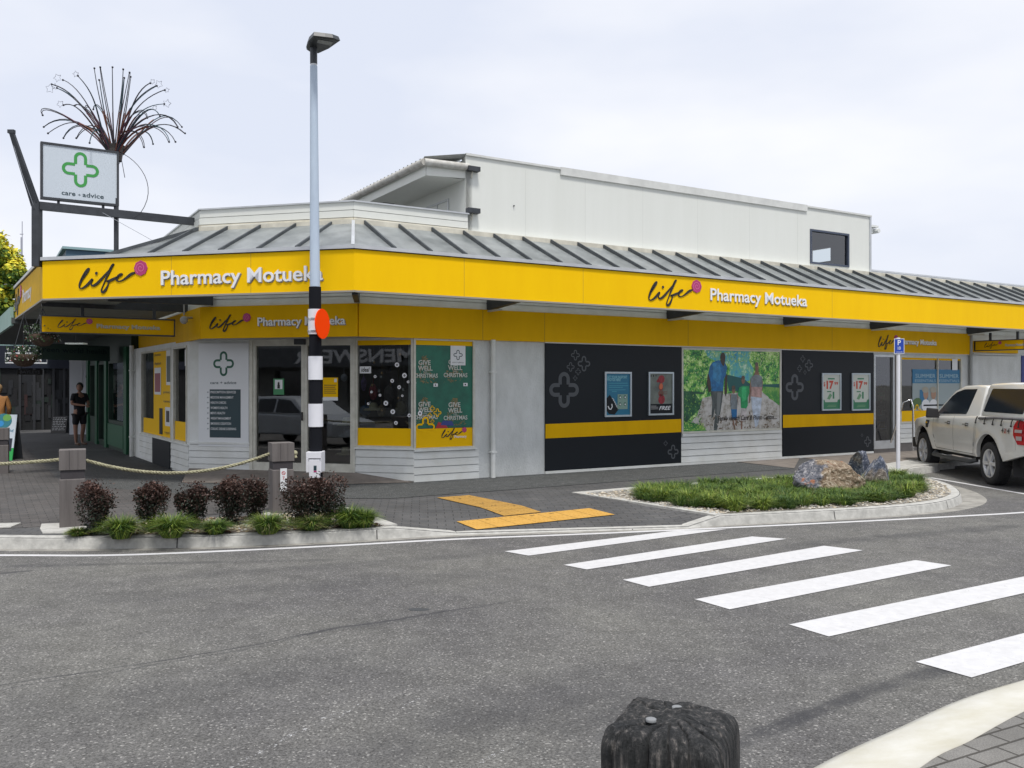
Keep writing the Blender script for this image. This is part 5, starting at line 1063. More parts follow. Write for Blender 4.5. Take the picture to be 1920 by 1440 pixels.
bx = MB(WBD); x_ = px_at(.6); bx.box(x_ - .105, LD - .15, zy(884), x_ + .105, LD + .1, zy(846)); bx.box(x_ - .06, LD - .165, zy(894), x_ + .085, LD - .10, zy(860)); bx.m(M('line_grey', (.2, .2, .22), .6)).box(x_ - .07, LD - .168, zy(858), x_ + .10, LD - .14, zy(857)); ob_ = bx.build('cover_box', pole, bevel=.006)
lb = MB(SLAT); lb.box(x_ + .005, LD - .169, zy(880), x_ + .045, LD - .164, zy(871)); lb.m(ROSE).box(x_ + .005, LD - .169, zy(883), x_ + .045, LD - .164, zy(880.5)); lb.build('label', ob_)
ds = MB(M('beacon_orange', (1.0, .065, .003), .9, spec=.05)); th = R(74); n_ = Vector((sin(th), -cos(th), 0)); c = Vector((AT(607, 608, LD).x, LD - .09, zy(608))); e1 = Vector((cos(th), sin(th), 0)); e2 = Vector((0, 0, 1)); r = .208
vs = [c + n_ * q_ + (e1 * cos(2 * pi * i / 40) + e2 * sin(2 * pi * i / 40)) * r for q_ in (-.006, .006) for i in range(40)]
ds.raw(vs, [tuple(reversed(range(40))), tuple(range(40, 80))] + [(i, (i + 1) % 40, 40 + (i + 1) % 40, 40 + i) for i in range(40)]); do = ds.build('beacon_disc', pole)
bk = MB(M('bracket_chrome', (.5, .5, .52), .3, .9))
for y in (598, 621): bk.tube([(px_at(2.4), LD - .0, zy(y)), c + Vector((0, 0, zy(y) - c.z)) - n_ * .02], .012, 6); bk.lathe([(.1, -.012), (.106, -.012), (.106, .012), (.1, .012)], 16, (px_at(2.4), LD, zy(y)))
bk.build('disc_bracket', do)
HZ = 6.42
def hz(px, py, z=HZ): d = F * (z - HC) / (CY - py); return Vector(((px - CX) / F * d, d, z))
out = [hz(574, 88), hz(578, 77), hz(588, 66.5), hz(610, 69), hz(625, 71), hz(638, 76), hz(618, 90), hz(597, 99.5), hz(584, 99), hz(575, 93)]
cc = sum(out, Vector()) / len(out); k_ = len(out)
hd_ = MB(M('luminaire_grey', (.035, .04, .045), .45)); up_ = [cc + (p - cc) * .92 + Vector((0, 0, .06)) for p in out]; u2 = [cc + (p - cc) * .45 + Vector((0, 0, .11)) for p in out]; lo = [cc + (p - cc) * .9 + Vector((0, 0, -.015)) for p in out]
vs = lo + out + up_ + u2; hd_.raw(vs, [tuple(reversed(range(k_)))] + [(r_ * k_ + i, r_ * k_ + (i + 1) % k_, (r_ + 1) * k_ + (i + 1) % k_, (r_ + 1) * k_ + i) for r_ in range(3) for i in range(k_)] + [tuple(range(3 * k_, 4 * k_))])
ho = hd_.build('lamp_head', pole, recalc=True)
ld = MB(M('led_lens', (.25, .27, .27), .25)); z_ = HZ - .02
ld.poly(*[hz(*p, z_) for p in ((596, 74), (625, 79), (620, 86), (594, 80))]); ld.build('led_panel', ho)
nk = MB(DKS); nk.tube([(px_at(zy(99)), LD, zy(99)), (px_at(6.3), LD, HZ - .0)], .05, 12); nk.build('neck', pole)

# ================================================================== parking sign, bollards, rope
ps = thing('parking_sign', 'blue P 10 parking sign on a thin white post beside the pickup', 'parking sign', tuple(G(1684, 884)))
d = G(1684, 884).y; x_ = G(1684, 884).x; mb = MB(WBD); mb.tube([(x_, d, -.02), (x_, d, 2.6)], .038, 12); mb.sm = [len(f) == 4 for f in mb.f]; mb.build('post', ps)
sp2 = Plane(Vector((x_ - .095, d - .045, 0)), Vector((x_ + .1, d - .045, 0))); k = d / F; z1 = HC + (CY - 635) * k; z0 = HC + (CY - 663.5) * k
mb = MB(PAPER, sp2.M(0)); mb.box(0, z0, -.004, .195, z1, 0); mb.m(M('sign_blue', (.01, .05, .36), .4)).rect(.01, z0 + .01, .185, z1 - .01, .0015)
mb.m(PAPER).text('P', .065, z1 - .125, .128, .095, .003, .02).text('10', .068, z1 - .215, .122, .06, .003, .01).rect(.035, z0 + .03, .15, z0 + .037, .003).poly((.14, z0 + .022, .003), (.165, z0 + .0335, .003), (.14, z0 + .045, .003)); mb.build('sign_plate', ps)

WOOD = M('grey_timber', (.165, .15, .145), .85, col2=(.095, .085, .083), scale=7, mscale=(1.6, 1.6, .12), bump=.5, bscale=14, contrast=.9); DWD = M('dark_band_timber', (.045, .04, .045), .7, var=.3)
def bollard(px, py, w_, h, label, group='timber bollards along the rope fence', rz=0.46):
    p = G(px, py); t = thing('timber_bollard', label, 'bollard', tuple(p), rz, group); T = ROOTM[t.name]
    mb = MB(WOOD, T); s = w_ / 2; mb.box(-s * .97, -s * .97, -.02, s * .97, s * .97, h * .63); mb.build('post', t, bevel=.012)
    mb = MB(DWD, T); mb.box(-s * .90, -s * .90, h * .62, s * .90, s * .90, h * .75); mb.build('recessed_band', t)
    mb = MB(WOOD, T); mb.box(-s, -s, h * .745, s, s, h); 
    mb.m(DWD).box(-s * .25, -s - .003, h * .75, -s * .22, -s + .01, h); mb.box(s * .4, -s - .003, h * .75, s * .42, -s + .01, h); mb.build('cap', t, bevel=.014); return t
B1 = bollard(136, 987, .285, .92, 'grey timber bollard nearest the camera at the left end of the planting bed')
B2 = bollard(527, 962, .285, .93, 'grey timber bollard with a white sticker in front of the glass doors')
st = MB(PAPER); T = ROOTM[B2.name]; st.T = T; st.box(-.04, -.148, .30, .045, -.141, .60); st.m(M('sticker_red', (.45, .03, .04), .5)); st.T = T @ Matrix(((1, 0, 0, 0), (0, 0, -1, -.149), (0, 1, 0, 0), (0, 0, 0, 1)))
st.stroke([(.002 + .021 * cos(i * pi / 6), .54 + .021 * sin(i * pi / 6)) for i in range(12)], .008, 0, True); st.stroke([(-.013, .555), (.017, .525)], .006, .001); st.text('7', -.01, .455, .015, .04, .001, .02); st.build('sticker', B2)
B3 = bollard(2, 887, .27, .86, 'dark timber bollard in the shade at the left edge beside the green world board')
B4 = bollard(-330, 995, .30, .92, 'grey timber bollard just outside the left edge of the view')
def rope(p, q, sag, label):
    n = 46; c = [p.lerp(q, i / n) - Vector((0, 0, sag * 4 * (i / n) * (1 - i / n))) for i in range(n + 1)]
    mb = MB(M('rope_fibre', (.46, .44, .30), .9, col2=(.16, .15, .09), scale=60)); fine = []
    for i in range(n):
        for k in range(5): fine.append(c[i].lerp(c[i + 1], k / 5))
    fine.append(c[-1]); s = 0
    for st_ in range(3):
        path = []; s = 0
        for i, v in enumerate(fine):
            if i: s += (fine[i] - fine[i - 1]).length
            d = (fine[min(i + 1, len(fine) - 1)] - fine[max(i - 1, 0)]).normalized(); x = d.cross(Vector((0, 0, 1))).normalized(); y = d.cross(x); a = s * 2 * pi / .13 + st_ * 2 * pi / 3
            path.append(v + (x * cos(a) + y * sin(a)) * .0115)
        mb.tube(path, .0115, 5)
    mb.sm = [True] * len(mb.f); return one(mb, 'rope', label, 'rope', org=tuple(c[n // 2]), group='ropes strung between the timber bollards')
pb = lambda px, py, dx, z: G(px, py) + Vector((dx, 0, z))
rope(pb(136, 987, .12, .80), pb(527, 962, -.13, .79), .21, 'thick twisted rope sagging between the two timber bollards above the shrubs')
rope(pb(-330, 995, .1, .78), pb(136, 987, -.12, .80), .05, 'thick twisted rope running off the left edge from the near timber bollard')
mb = MB(MATS['rope_fibre']); kk = G(527, 962) + Vector((.185, -.02, .79))
mb.sph(kk, .04, 6); mb.tube([kk + Vector((-.06, 0, 0)), kk, kk + Vector((.02, -.02, -.06))], .02, 6); mb.sm = [True] * len(mb.f); one(mb, 'rope_knot', 'knotted rope end on the right side of the bollard by the doors', 'rope knot', org=tuple(kk))

# foreground bollard: weathered square post, rounded top, checks and nail heads
def weathered_post(c, hw, h, rot):
    n, rings = 420, []
    prof = [(1, z_) for z_ in [0, .2, .4, .55, .65] + [.7 + .012 * i for i in range(15)]]
    prof = [(1.0, z_) for r_, z_ in prof if z_ < h - .06] + [(1, h - .06), (.99, h - .045), (.97, h - .033), (.93, h - .022), (.86, h - .012), (.76, h - .007), (.6, h - .004), (.48, h - .002), (.36, h - .001), (.25, h), (.15, h + .001), (.06, h + .001), (.0, h + .001)]
    vs = []; 
    for r_, z_ in prof:
        for j in range(n):
            a = 2 * pi * j / n; e = .16; cs, sn = cos(a), sin(a)
            m_ = (abs(cs) ** 9 + abs(sn) ** 9) ** (-1 / 9); x, y = hw * r_ * cs * m_, hw * r_ * sn * m_
            g = noise.noise(Vector((x * 95, y * 95, z_ * 3))) ; g2 = noise.noise(Vector((x * 9, y * 9, z_ * 6)))
            dr = .0022 * g + .003 * g2; crk = 0
            for ca, wd_, dp in ((-1.75, .022, .014), (-2.2, .02, .012), (-1.35, .022, .012), (-.2, .02, .010), (-2.75, .02, .010), (-.6, .02, .010), (2.0, .02, .010), (1.2, .02, .010), (-1.05, .02, .010), (2.6, .02, .010)):
                dd = (a - ca + pi) % (2 * pi) - pi; dd += .03 * sin(z_ * 37 + ca * 5) + .05 * (1 - r_)
                if abs(dd) < wd_ / max(r_, .25): crk = max(crk, dp * (1 - abs(dd) * max(r_, .25) / wd_))
            if r_ < .3: crk = 0
            x -= crk * cs * .8 * (1 if r_ > .95 else .2); y -= crk * sn * .8 * (1 if r_ > .95 else .2); zz = z_ - (crk * .8 if r_ < .97 else 0)
            if r_ < 1: zz += .013 * noise.noise(Vector((x * 14, y * 14, 3))) + .007 * noise.noise(Vector((x * 60, y * 60, 1)))
            vs.append((x + dr * cs, y + dr * sn, zz))
    k = len(prof); fs = [(i * n + j, i * n + (j + 1) % n, (i + 1) * n + (j + 1) % n, (i + 1) * n + j) for i in range(k - 1) for j in range(n)]
    t = thing('timber_bollard', 'weathered black timber bollard top in the foreground with two nail heads', 'bollard', c, rot); T = ROOTM[t.name]
    m = bpy.data.materials.new('weathered_timber'); m.use_nodes = True; nt = m.node_tree; b = nt.nodes['Principled BSDF']; LK = nt.links.new; b.inputs['Roughness'].default_value = .9
    tc = nd(nt, 'ShaderNodeTexCoord'); mp = nd(nt, 'ShaderNodeMapping'); mp.inputs['Scale'].default_value = (1, 1, .06)
    n1 = nd(nt, 'ShaderNodeTexNoise'); n1.inputs['Scale'].default_value = 85; n1.inputs['Detail'].default_value = 6; n1.inputs['Roughness'].default_value = .7; LK(tc.outputs['Object'], mp.inputs[0]); LK(mp.outputs[0], n1.inputs['Vector'])
    n2 = nd(nt, 'ShaderNodeTexNoise'); n2.inputs['Scale'].default_value = 16; n2.inputs['Detail'].default_value = 8; n2.inputs['Roughness'].default_value = .72; LK(tc.outputs['Object'], n2.inputs['Vector'])
    r1 = nd(nt, 'ShaderNodeValToRGB'); e = r1.color_ramp.elements; e[0].position = .36; e[0].color = (.006, .008, .009, 1); e[1].position = .70; e[1].color = (.15, .145, .14, 1); e.new(.54).color = (.030, .032, .034, 1); LK(n1.outputs['Fac'], r1.inputs[0])
    r2 = nd(nt, 'ShaderNodeValToRGB'); e = r2.color_ramp.elements; e[0].position = .38; e[0].color = (.35, .38, .42, 1); e[1].position = .66; e[1].color = (2.0, 1.85, 1.75, 1); LK(n2.outputs['Fac'], r2.inputs[0])
    mu = nd(nt, 'ShaderNodeMix', data_type='RGBA', blend_type='MULTIPLY'); mu.inputs[0].default_value = 1; LK(r1.outputs[0], mu.inputs[6]); LK(r2.outputs[0], mu.inputs[7]); LK(mu.outputs[2], b.inputs['Base Color'])
    ad = nd(nt, 'ShaderNodeMath', operation='ADD'); LK(n1.outputs['Fac'], ad.inputs[0]); LK(n2.outputs['Fac'], ad.inputs[1]); bp = nd(nt, 'ShaderNodeBump'); bp.inputs['Strength'].default_value = 1; bp.inputs['Distance'].default_value = .012; LK(ad.outputs[0], bp.inputs['Height']); LK(bp.outputs[0], b.inputs['Normal'])
    mb = MB(m, T); mb.raw(vs, fs); mb.sm = [True] * len(mb.f); mb.build('post', t)
    for (x, y) in ((.0, .045), (-.035, -.055)):
        nl = MB(M('nail_zinc', (.22, .23, .24), .8, .0, var=.2), T); nl.lathe([(.0001, .003), (.010, .0027), (.0125, .0015), (.012, -.004)], 12, (x, y, h + .003)); nl.sm = [True] * len(nl.f); nl.build('nail_head', t)
weathered_post((.375, 2.06, 0), .138, .925, R(-25))
# ================================================================== plants
def leaf_mat(name, c1, c2, scale=6):
    m = M(name, c1, .55, col2=c2, scale=scale, contrast=1.0, spec=.35); return m
def shrub(px, py, w_, h, label, seed):
    rnd = random.Random(seed); p = G(px, py); t = thing('red_leaf_shrub', label, 'shrub', tuple(p), 0, 'dark shrubs in the kerbside bed'); T = ROOTM[t.name]
    st = MB(M('shrub_stem', (.05, .035, .03), .9), T)
    for i in range(9):
        a = i * .7; r = w_ * .33 * rnd.uniform(.5, 1); st.tube([(0.02 * cos(a), .02 * sin(a), 0), (r * .4 * cos(a), r * .4 * sin(a), h * .35), (r * cos(a), r * sin(a), h * .78)], [.009, .006, .003], 5)
    st.build('stem', t)
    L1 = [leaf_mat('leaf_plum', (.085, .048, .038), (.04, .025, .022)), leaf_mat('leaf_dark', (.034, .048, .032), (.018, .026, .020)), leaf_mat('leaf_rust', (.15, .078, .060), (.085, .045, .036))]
    cr = MB(None, T); lumps = [(rnd.uniform(-1, 1) * w_ * .30, rnd.uniform(-1, 1) * w_ * .30, h * rnd.uniform(.40, .84), w_ * rnd.uniform(.18, .28)) for _ in range(15)] + [(0, 0, h * .42, w_ * .40), (0, 0, h * .22, w_ * .30), (0, 0, h * .66, w_ * .48), (0, 0, h * .12, w_ * .2)]
    for i in range(5200):
        lx, ly, lz, lr = rnd.choice(lumps); d = Vector((rnd.gauss(0, 1), rnd.gauss(0, 1), rnd.gauss(0, 1))).normalized(); q = Vector((lx, ly, lz)) + d * lr * rnd.uniform(.45, 1.12) ** .6
        if q.z < .03: continue
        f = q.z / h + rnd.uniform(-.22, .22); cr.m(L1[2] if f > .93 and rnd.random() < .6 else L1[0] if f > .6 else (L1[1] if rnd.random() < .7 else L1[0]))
        s = rnd.uniform(.008, .0135); ax = Vector((rnd.gauss(0, 1), rnd.gauss(0, 1), rnd.gauss(0, .8))).normalized(); bx = ax.cross(Vector((rnd.random(), rnd.random(), rnd.random()))).normalized()
        cr.poly(q - ax * s * 1.5, q + bx * s * .8, q + ax * s * 1.5, q - bx * s * .8)
    cr.build('crown', t); return t
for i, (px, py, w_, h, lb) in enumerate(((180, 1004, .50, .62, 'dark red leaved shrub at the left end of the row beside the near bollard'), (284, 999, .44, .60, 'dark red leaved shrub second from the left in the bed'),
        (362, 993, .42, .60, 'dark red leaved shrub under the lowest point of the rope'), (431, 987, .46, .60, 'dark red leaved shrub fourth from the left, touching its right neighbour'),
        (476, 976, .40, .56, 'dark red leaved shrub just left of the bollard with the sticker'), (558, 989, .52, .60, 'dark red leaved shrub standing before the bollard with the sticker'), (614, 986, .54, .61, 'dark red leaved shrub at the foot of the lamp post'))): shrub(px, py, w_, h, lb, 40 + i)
GR = [leaf_mat('grass_dark', (.055, .115, .02), (.028, .065, .015), 9), leaf_mat('grass_mid', (.15, .22, .03), (.07, .14, .02), 9), leaf_mat('grass_light', (.30, .36, .06), (.18, .26, .04), 9), leaf_mat('grass_straw', (.30, .27, .12), (.18, .17, .07), 9)]
def tuft(mb, c, r, h, n, rnd, wts=(4, 5, 2, .4)):
    for i in range(n):
        a = rnd.random() * 2 * pi; rr = r * .35 * sqrt(rnd.random()); lean = rnd.uniform(.1, 1) ** .8; L_ = h * rnd.uniform(.55, 1.25); p0 = c + Vector((rr * cos(a), rr * sin(a), 0)); a += rnd.uniform(-.5, .5)
        dr = Vector((cos(a), sin(a), 0)); side = Vector((-sin(a), cos(a), 0)) * rnd.uniform(.0022, .0042)
        p1 = p0 + dr * r * .35 * lean + Vector((0, 0, L_ * .6)); p2 = p0 + dr * r * 1.15 * lean + Vector((0, 0, L_ * (1 - .55 * lean * lean)))
        mb.m(rnd.choices(GR, wts)[0]); mb.raw([p0 - side, p0 + side, p1 + side, p1 - side, p2], [(0, 1, 2, 3), (3, 2, 4)])
rnd = random.Random(5)
for (px, py, r, h, lb, wt) in ((146, 1006, .12, .10, 'small yellowing grass tuft at the left tip of the bed', (1, 3, 4, 2)), (228, 1009, .24, .25, 'bright green grass tuft between the first and second dark shrubs', (2, 5, 4, .3)), (322, 1007, .26, .26, 'bright green grass tuft between the second and third dark shrubs', (2, 5, 4, .3)),
        (404, 1002, .19, .17, 'low dull green grass tuft in front of the third and fourth shrubs', (4, 4, 1, 1)), (502, 1000, .26, .23, 'green grass tuft with pale dry tips below the stickered bollard', (3, 5, 3, 1.5)), (586, 995, .2, .18, 'thin brownish grass tuft between the two rightmost shrubs', (4, 2, 1, 3)), (655, 990, .25, .27, 'tall grass tuft right of the last dark shrub', (4, 5, 2, .3)), (683, 989, .2, .22, 'bright grass tuft at the right tip of the bed', (2, 5, 4, .5))):
    c = G(px, py); mb = MB(); tuft(mb, c, r * 1.12, h * .98, 1100, rnd, (wt[0] + 3, wt[1], wt[2] * .6, wt[3])); one(mb, 'grass_tuft', lb, 'grass tuft', org=tuple(c), group='grass tufts in the kerbside bed')
gp = [G(*p) for p in ((1190, 938), (1205, 921), (1330, 911), (1500, 901), (1690, 893), (1722, 903), (1728, 922), (1705, 936), (1640, 945), (1560, 951), (1400, 959), (1340, 957), (1250, 948))]
xs = [p.x for p in gp]; ys = [p.y for p in gp]; mb = MB(); k = 0
while k < 430:
    c = (rnd.uniform(min(xs), max(xs)), rnd.uniform(min(ys), max(ys)))
    if not inside(c, gp): continue
    k += 1; s = rnd.uniform(.7, 1.1); g = noise.noise(Vector((c[0] * 1.3, c[1] * 1.3, 0)))
    tuft(mb, Vector((*c, .005)), .26 * s, .17 * s, 130, rnd, (8, 3, .4, .2) if g < -.05 else (5, 5, 1, .3) if g < .2 else (3, 6, 2, .4))
for (px, py) in ((1378, 960), (1362, 955), (1330, 950), (1290, 945), (1215, 936), (1240, 940), (1430, 957), (1700, 934), (1716, 925)): tuft(mb, G(px, py), .24, .22, 340, rnd, (2, 5, 5, .6))
tag(mb.build('grass_cover'), 'green grass covering the kerbed island in front of the mural', 'grass', kind='stuff')
# boulders
def boulder(c, dim, rot, label, seed, mat, cuts):
    bm = bmesh.new(); bmesh.ops.create_icosphere(bm, subdivisions=5, radius=1); o_ = Vector((seed * 3.1, seed * 1.7, 0))
    for v in bm.verts:
        p = v.co.copy()
        for n_, dd in cuts:
            n_ = Vector(n_).normalized(); e = p.dot(n_) - dd
            if e > 0: p -= n_ * e
        r_ = 1 + .13 * noise.noise(p * 1.6 + o_) + .08 * abs(noise.noise(p * 4 + o_)) - .05 * abs(noise.noise(p * 9 + o_)) + .02 * noise.noise(p * 22 + o_)
        p *= r_; v.co = Vector((p.x * dim[0], p.y * dim[1], p.z * dim[2]))
    me = bpy.data.meshes.new('boulder'); bm.to_mesh(me); bm.free(); me.materials.append(mat); me.polygons.foreach_set('use_smooth', [False] * len(me.polygons))
    o = bpy.data.objects.new('boulder', me); COL.objects.link(o); o.location = c; o.rotation_euler = rot; tag(o, label, 'boulder', 'boulders on the grassed island')
def rock_mat(name, cols, orange):
    m = bpy.data.materials.new(name); m.use_nodes = True; nt = m.node_tree; b = nt.nodes['Principled BSDF']; LK = nt.links.new; b.inputs['Roughness'].default_value = .85
    tc = nd(nt, 'ShaderNodeTexCoord'); n0 = nd(nt, 'ShaderNodeTexNoise'); n0.inputs['Scale'].default_value = 2.6; n0.inputs['Detail'].default_value = 4; n1 = nd(nt, 'ShaderNodeTexNoise'); n1.inputs['Scale'].default_value = 13; n1.inputs['Detail'].default_value = 10; n1.inputs['Roughness'].default_value = .78; n1.inputs['Distortion'].default_value = 1.2
    LK(tc.outputs['Object'], n0.inputs['Vector']); LK(tc.outputs['Object'], n1.inputs['Vector'])
    ra = nd(nt, 'ShaderNodeValToRGB'); rb = nd(nt, 'ShaderNodeValToRGB')
    for r_, cc_ in ((ra, cols[0]), (rb, cols[1])):
        e = r_.color_ramp.elements; e[0].position = .40; e[0].color = (*cc_[0], 1); e[1].position = .62; e[1].color = (*cc_[2], 1); e.new(.52).color = (*cc_[1], 1); LK(n1.outputs['Fac'], r_.inputs[0])
    mk = nd(nt, 'ShaderNodeMapRange'); sx_ = nd(nt, 'ShaderNodeSeparateXYZ'); LK(tc.outputs['Object'], sx_.inputs[0]); ma_ = nd(nt, 'ShaderNodeMath', operation='MULTIPLY_ADD'); ma_.inputs[1].default_value = .45 if orange else -.1; LK(sx_.outputs[0], ma_.inputs[0]); LK(n0.outputs['Fac'], ma_.inputs[2]); mk.inputs[1].default_value = .30 if orange else .48; mk.inputs[2].default_value = .36 if orange else .56; LK(ma_.outputs[0], mk.inputs[0])
    mx = nd(nt, 'ShaderNodeMix', data_type='RGBA'); LK(mk.outputs[0], mx.inputs[0]); LK(ra.outputs[0], mx.inputs[6]); LK(rb.outputs[0], mx.inputs[7])
    n2 = nd(nt, 'ShaderNodeTexNoise'); n2.inputs['Scale'].default_value = 4.2; n2.inputs['Detail'].default_value = 3; mp = nd(nt, 'ShaderNodeMapping'); mp.inputs['Location'].default_value = (4.3, 1.1, 2); LK(tc.outputs['Object'], mp.inputs[0]); LK(mp.outputs[0], n2.inputs['Vector'])
    m2 = nd(nt, 'ShaderNodeMapRange'); m2.inputs[1].default_value = .63; m2.inputs[2].default_value = .68; m2.inputs[4].default_value = orange; LK(n2.outputs['Fac'], m2.inputs[0])
    m3 = nd(nt, 'ShaderNodeMix', data_type='RGBA'); LK(m2.outputs[0], m3.inputs[0]); LK(mx.outputs[2], m3.inputs[6]); m3.inputs[7].default_value = (.36, .13, .05, 1); LK(m3.outputs[2], b.inputs['Base Color'])
    bp = nd(nt, 'ShaderNodeBump'); bp.inputs['Strength'].default_value = 1; bp.inputs['Distance'].default_value = .03; LK(n1.outputs['Fac'], bp.inputs['Height']); LK(bp.outputs[0], b.inputs['Normal']); return m
RK1 = rock_mat('boulder_brown', (((.045, .052, .07), (.13, .135, .16), (.40, .39, .40)), ((.10, .06, .035), (.26, .20, .135), (.50, .44, .36))), .8)
RK2 = rock_mat('boulder_blue', (((.04, .05, .08), (.10, .12, .17), (.55, .56, .60)), ((.09, .075, .06), (.21, .18, .16), (.42, .38, .33))), 0)
boulder((4.95, 13.75, .20), (.58, .42, .36), (0, R(4), R(14)), 'large brown and slate boulder lying on the grass', 2, RK1, (((0, -.25, 1), .74), ((-1, -.5, .8), .72), ((.9, -.4, .8), .78), ((.1, -1, .1), .82), ((-.5, -.8, .2), .8)))
boulder((5.95, 15.0, .16), (.20, .20, .46), (R(8), R(-20), R(40)), 'tall pointed blue grey boulder with white veins behind the large one', 5, RK2, (((1, .2, .5), .55), ((-1, .1, .3), .6), ((0, -1, .3), .62), ((.2, .3, 1), .8)))
boulder((6.05, 14.6, .14), (.27, .26, .40), (0, R(14), R(-20)), 'lower purple grey boulder leaning against the pointed one', 8, RK2, (((1, -.2, .6), .6), ((-1, -.1, .6), .62), ((0, -1, .2), .7), ((.3, .3, 1), .74)))

# ================================================================== street tree at the left edge
def tree(c, trunk_h, blobs, label, mats, seed, n=7000, ls=.055):
    rnd = random.Random(seed); t = thing('street_tree', label, 'tree', c); T = ROOTM[t.name]
    tr = MB(M('bark', (.09, .075, .06), .95, var=.4, scale=8, bump=.6), T); tr.tube([(0, 0, 0), (.05, 0, trunk_h * .5), (0, .05, trunk_h)], [.16, .12, .10], 10)
    for b in blobs: tr.tube([(0, .05, trunk_h * .9), ((b[0]) * .5, b[1] * .5, (trunk_h + b[2]) / 2 + .1), (b[0], b[1], b[2])], [.07, .045, .015], 7)
    tr.sm = [True] * len(tr.f); tr.build('trunk', t); cr = MB(None, T)
    for i in range(n):
        b = rnd.choice(blobs); d = Vector((rnd.gauss(0, 1), rnd.gauss(0, 1), rnd.gauss(0, 1))).normalized(); r_ = b[3] * (1 + .25 * noise.noise(d * 3 + Vector((b[0], b[1], b[2])))) * rnd.uniform(.55, 1.05); q = Vector(b[:3]) + d * r_
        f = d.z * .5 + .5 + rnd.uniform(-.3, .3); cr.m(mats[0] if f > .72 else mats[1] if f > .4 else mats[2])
        s = ls * rnd.uniform(.6, 1.3); ax = Vector((rnd.gauss(0, 1), rnd.gauss(0, 1), rnd.gauss(0, .6))).normalized(); bx = ax.cross(d if abs(ax.dot(d)) < .9 else Vector((0, 0, 1))).normalized()
        cr.poly(q - ax * s, q + bx * s * .7, q + ax * s, q - bx * s * .7)
    cr.build('crown', t)
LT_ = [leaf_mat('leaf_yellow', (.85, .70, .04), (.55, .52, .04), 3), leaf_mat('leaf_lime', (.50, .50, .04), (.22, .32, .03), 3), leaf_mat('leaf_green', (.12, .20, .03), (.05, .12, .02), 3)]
tc_ = AT(-60, 720, 24)
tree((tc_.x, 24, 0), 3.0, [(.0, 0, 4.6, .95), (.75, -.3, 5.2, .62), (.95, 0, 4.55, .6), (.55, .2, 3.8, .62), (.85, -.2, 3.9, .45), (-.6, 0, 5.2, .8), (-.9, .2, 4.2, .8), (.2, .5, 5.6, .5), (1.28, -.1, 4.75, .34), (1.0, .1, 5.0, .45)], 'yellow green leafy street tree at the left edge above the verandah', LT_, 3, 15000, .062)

# ================================================================== hanging flower baskets
def basket(px, py, d, r, label, seed):
    rnd = random.Random(seed); c = AT(px, py, d); t = thing('hanging_basket', label, 'hanging basket', tuple(c + Vector((0, 0, -r * .8))), 0, 'flower baskets hanging at the lane end of the verandah')
    b = MB(M('basket_fibre', (.07, .045, .03), .95, var=.4, scale=20)); b.lathe([(.02, -r * .8), (r * .45, -r * .72), (r * .75, -r * .4), (r * .85, 0), (r * .8, .01), (.01, -.02)], 16, tuple(c)); b.sm = [True] * len(b.f); b.build('basket', t)
    f = MB(); ms = [leaf_mat('basket_leaf', (.05, .09, .03), (.02, .05, .02)), M('petal_white', (.75, .75, .72), .6), M('petal_red', (.5, .03, .04), .6)]
    for i in range(700):
        a = rnd.random() * 2 * pi; rr = r * 1.15 * sqrt(rnd.random()); q = c + Vector((rr * cos(a), rr * sin(a), rnd.uniform(-.12, .16) + .05 * (1 - rr / r))); f.m(ms[rnd.choices((0, 1, 2), (10, 1.7, .25))[0]]); s = rnd.uniform(.010, .022)
        ax = Vector((rnd.gauss(0, 1), rnd.gauss(0, 1), rnd.gauss(0, 1))).normalized(); bx = ax.cross(Vector((rnd.random(), rnd.random(), .3))).normalized(); f.poly(q - ax * s, q + bx * s, q + ax * s, q - bx * s)
    f.build('flowers', t); h = MB(DKS)
    for k_ in range(3): a = k_ * 2.1; h.tube([c + Vector((r * .8 * cos(a), r * .8 * sin(a), 0)), Vector((c.x, c.y, 3.0))], .006, 4)
    h.build('chain', t)
basket(80, 628, 15.1, .25, 'upper flower basket with white blooms hanging before the yellow lane sign', 1); basket(45, 666, 16.2, .27, 'lower flower basket with white and red blooms at the left edge', 2)

# ================================================================== lane: shops beyond the pharmacy
GSH = thing('green_shop', 'dark green health shop along the shaded lane beside the pharmacy', 'shop', tuple(W(-1.75, 10.1)), BANG)
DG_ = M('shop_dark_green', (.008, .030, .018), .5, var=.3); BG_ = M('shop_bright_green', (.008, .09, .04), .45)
PG = Plane(W(-2.0, 16.8), W(-1.72, 10.05)); LG = PG.len
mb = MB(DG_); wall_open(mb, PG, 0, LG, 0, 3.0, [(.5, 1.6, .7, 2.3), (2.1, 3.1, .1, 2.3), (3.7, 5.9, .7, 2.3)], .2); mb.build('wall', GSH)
for s in (.05, 1.7, 3.25, 6.1): mb = MB(BG_, PG.M(0)); mb.box(s, 0, 0, s + .35, 2.6, .06); mb.build('pilaster', GSH)
mb = MB(BG_, PG.M(0)); mb.box(3.7, .1, 0, 5.9, .66, .04); mb.build('base_panel', GSH)
for s0, s1, z0 in ((.5, 1.6, .7), (2.1, 3.1, .1), (3.7, 5.9, .7)): pane_set('window', PG, s0, s1, z0, 2.3, .06, parent=GSH, frame=DG_)
mb = MB(M('shop_inside', (.02, .025, .022), .9)); mb.T = PG.M(-1.2); mb.rect(0, 0, LG, 3); mb.build('interior', GSH)
CVR = M('lane_canopy', (.07, .08, .08), .7, var=.2); mb = MB(CVR); c4 = [W(-4.22, 9.1), W(-1.5, 9.1), W(-1.6, 21), W(-4.7, 21)]
mb.hexa([Vector((p.x, p.y, 3.0)) for p in c4] + [Vector((p.x, p.y, 3.12)) for p in c4]); mb.build('canopy', GSH)
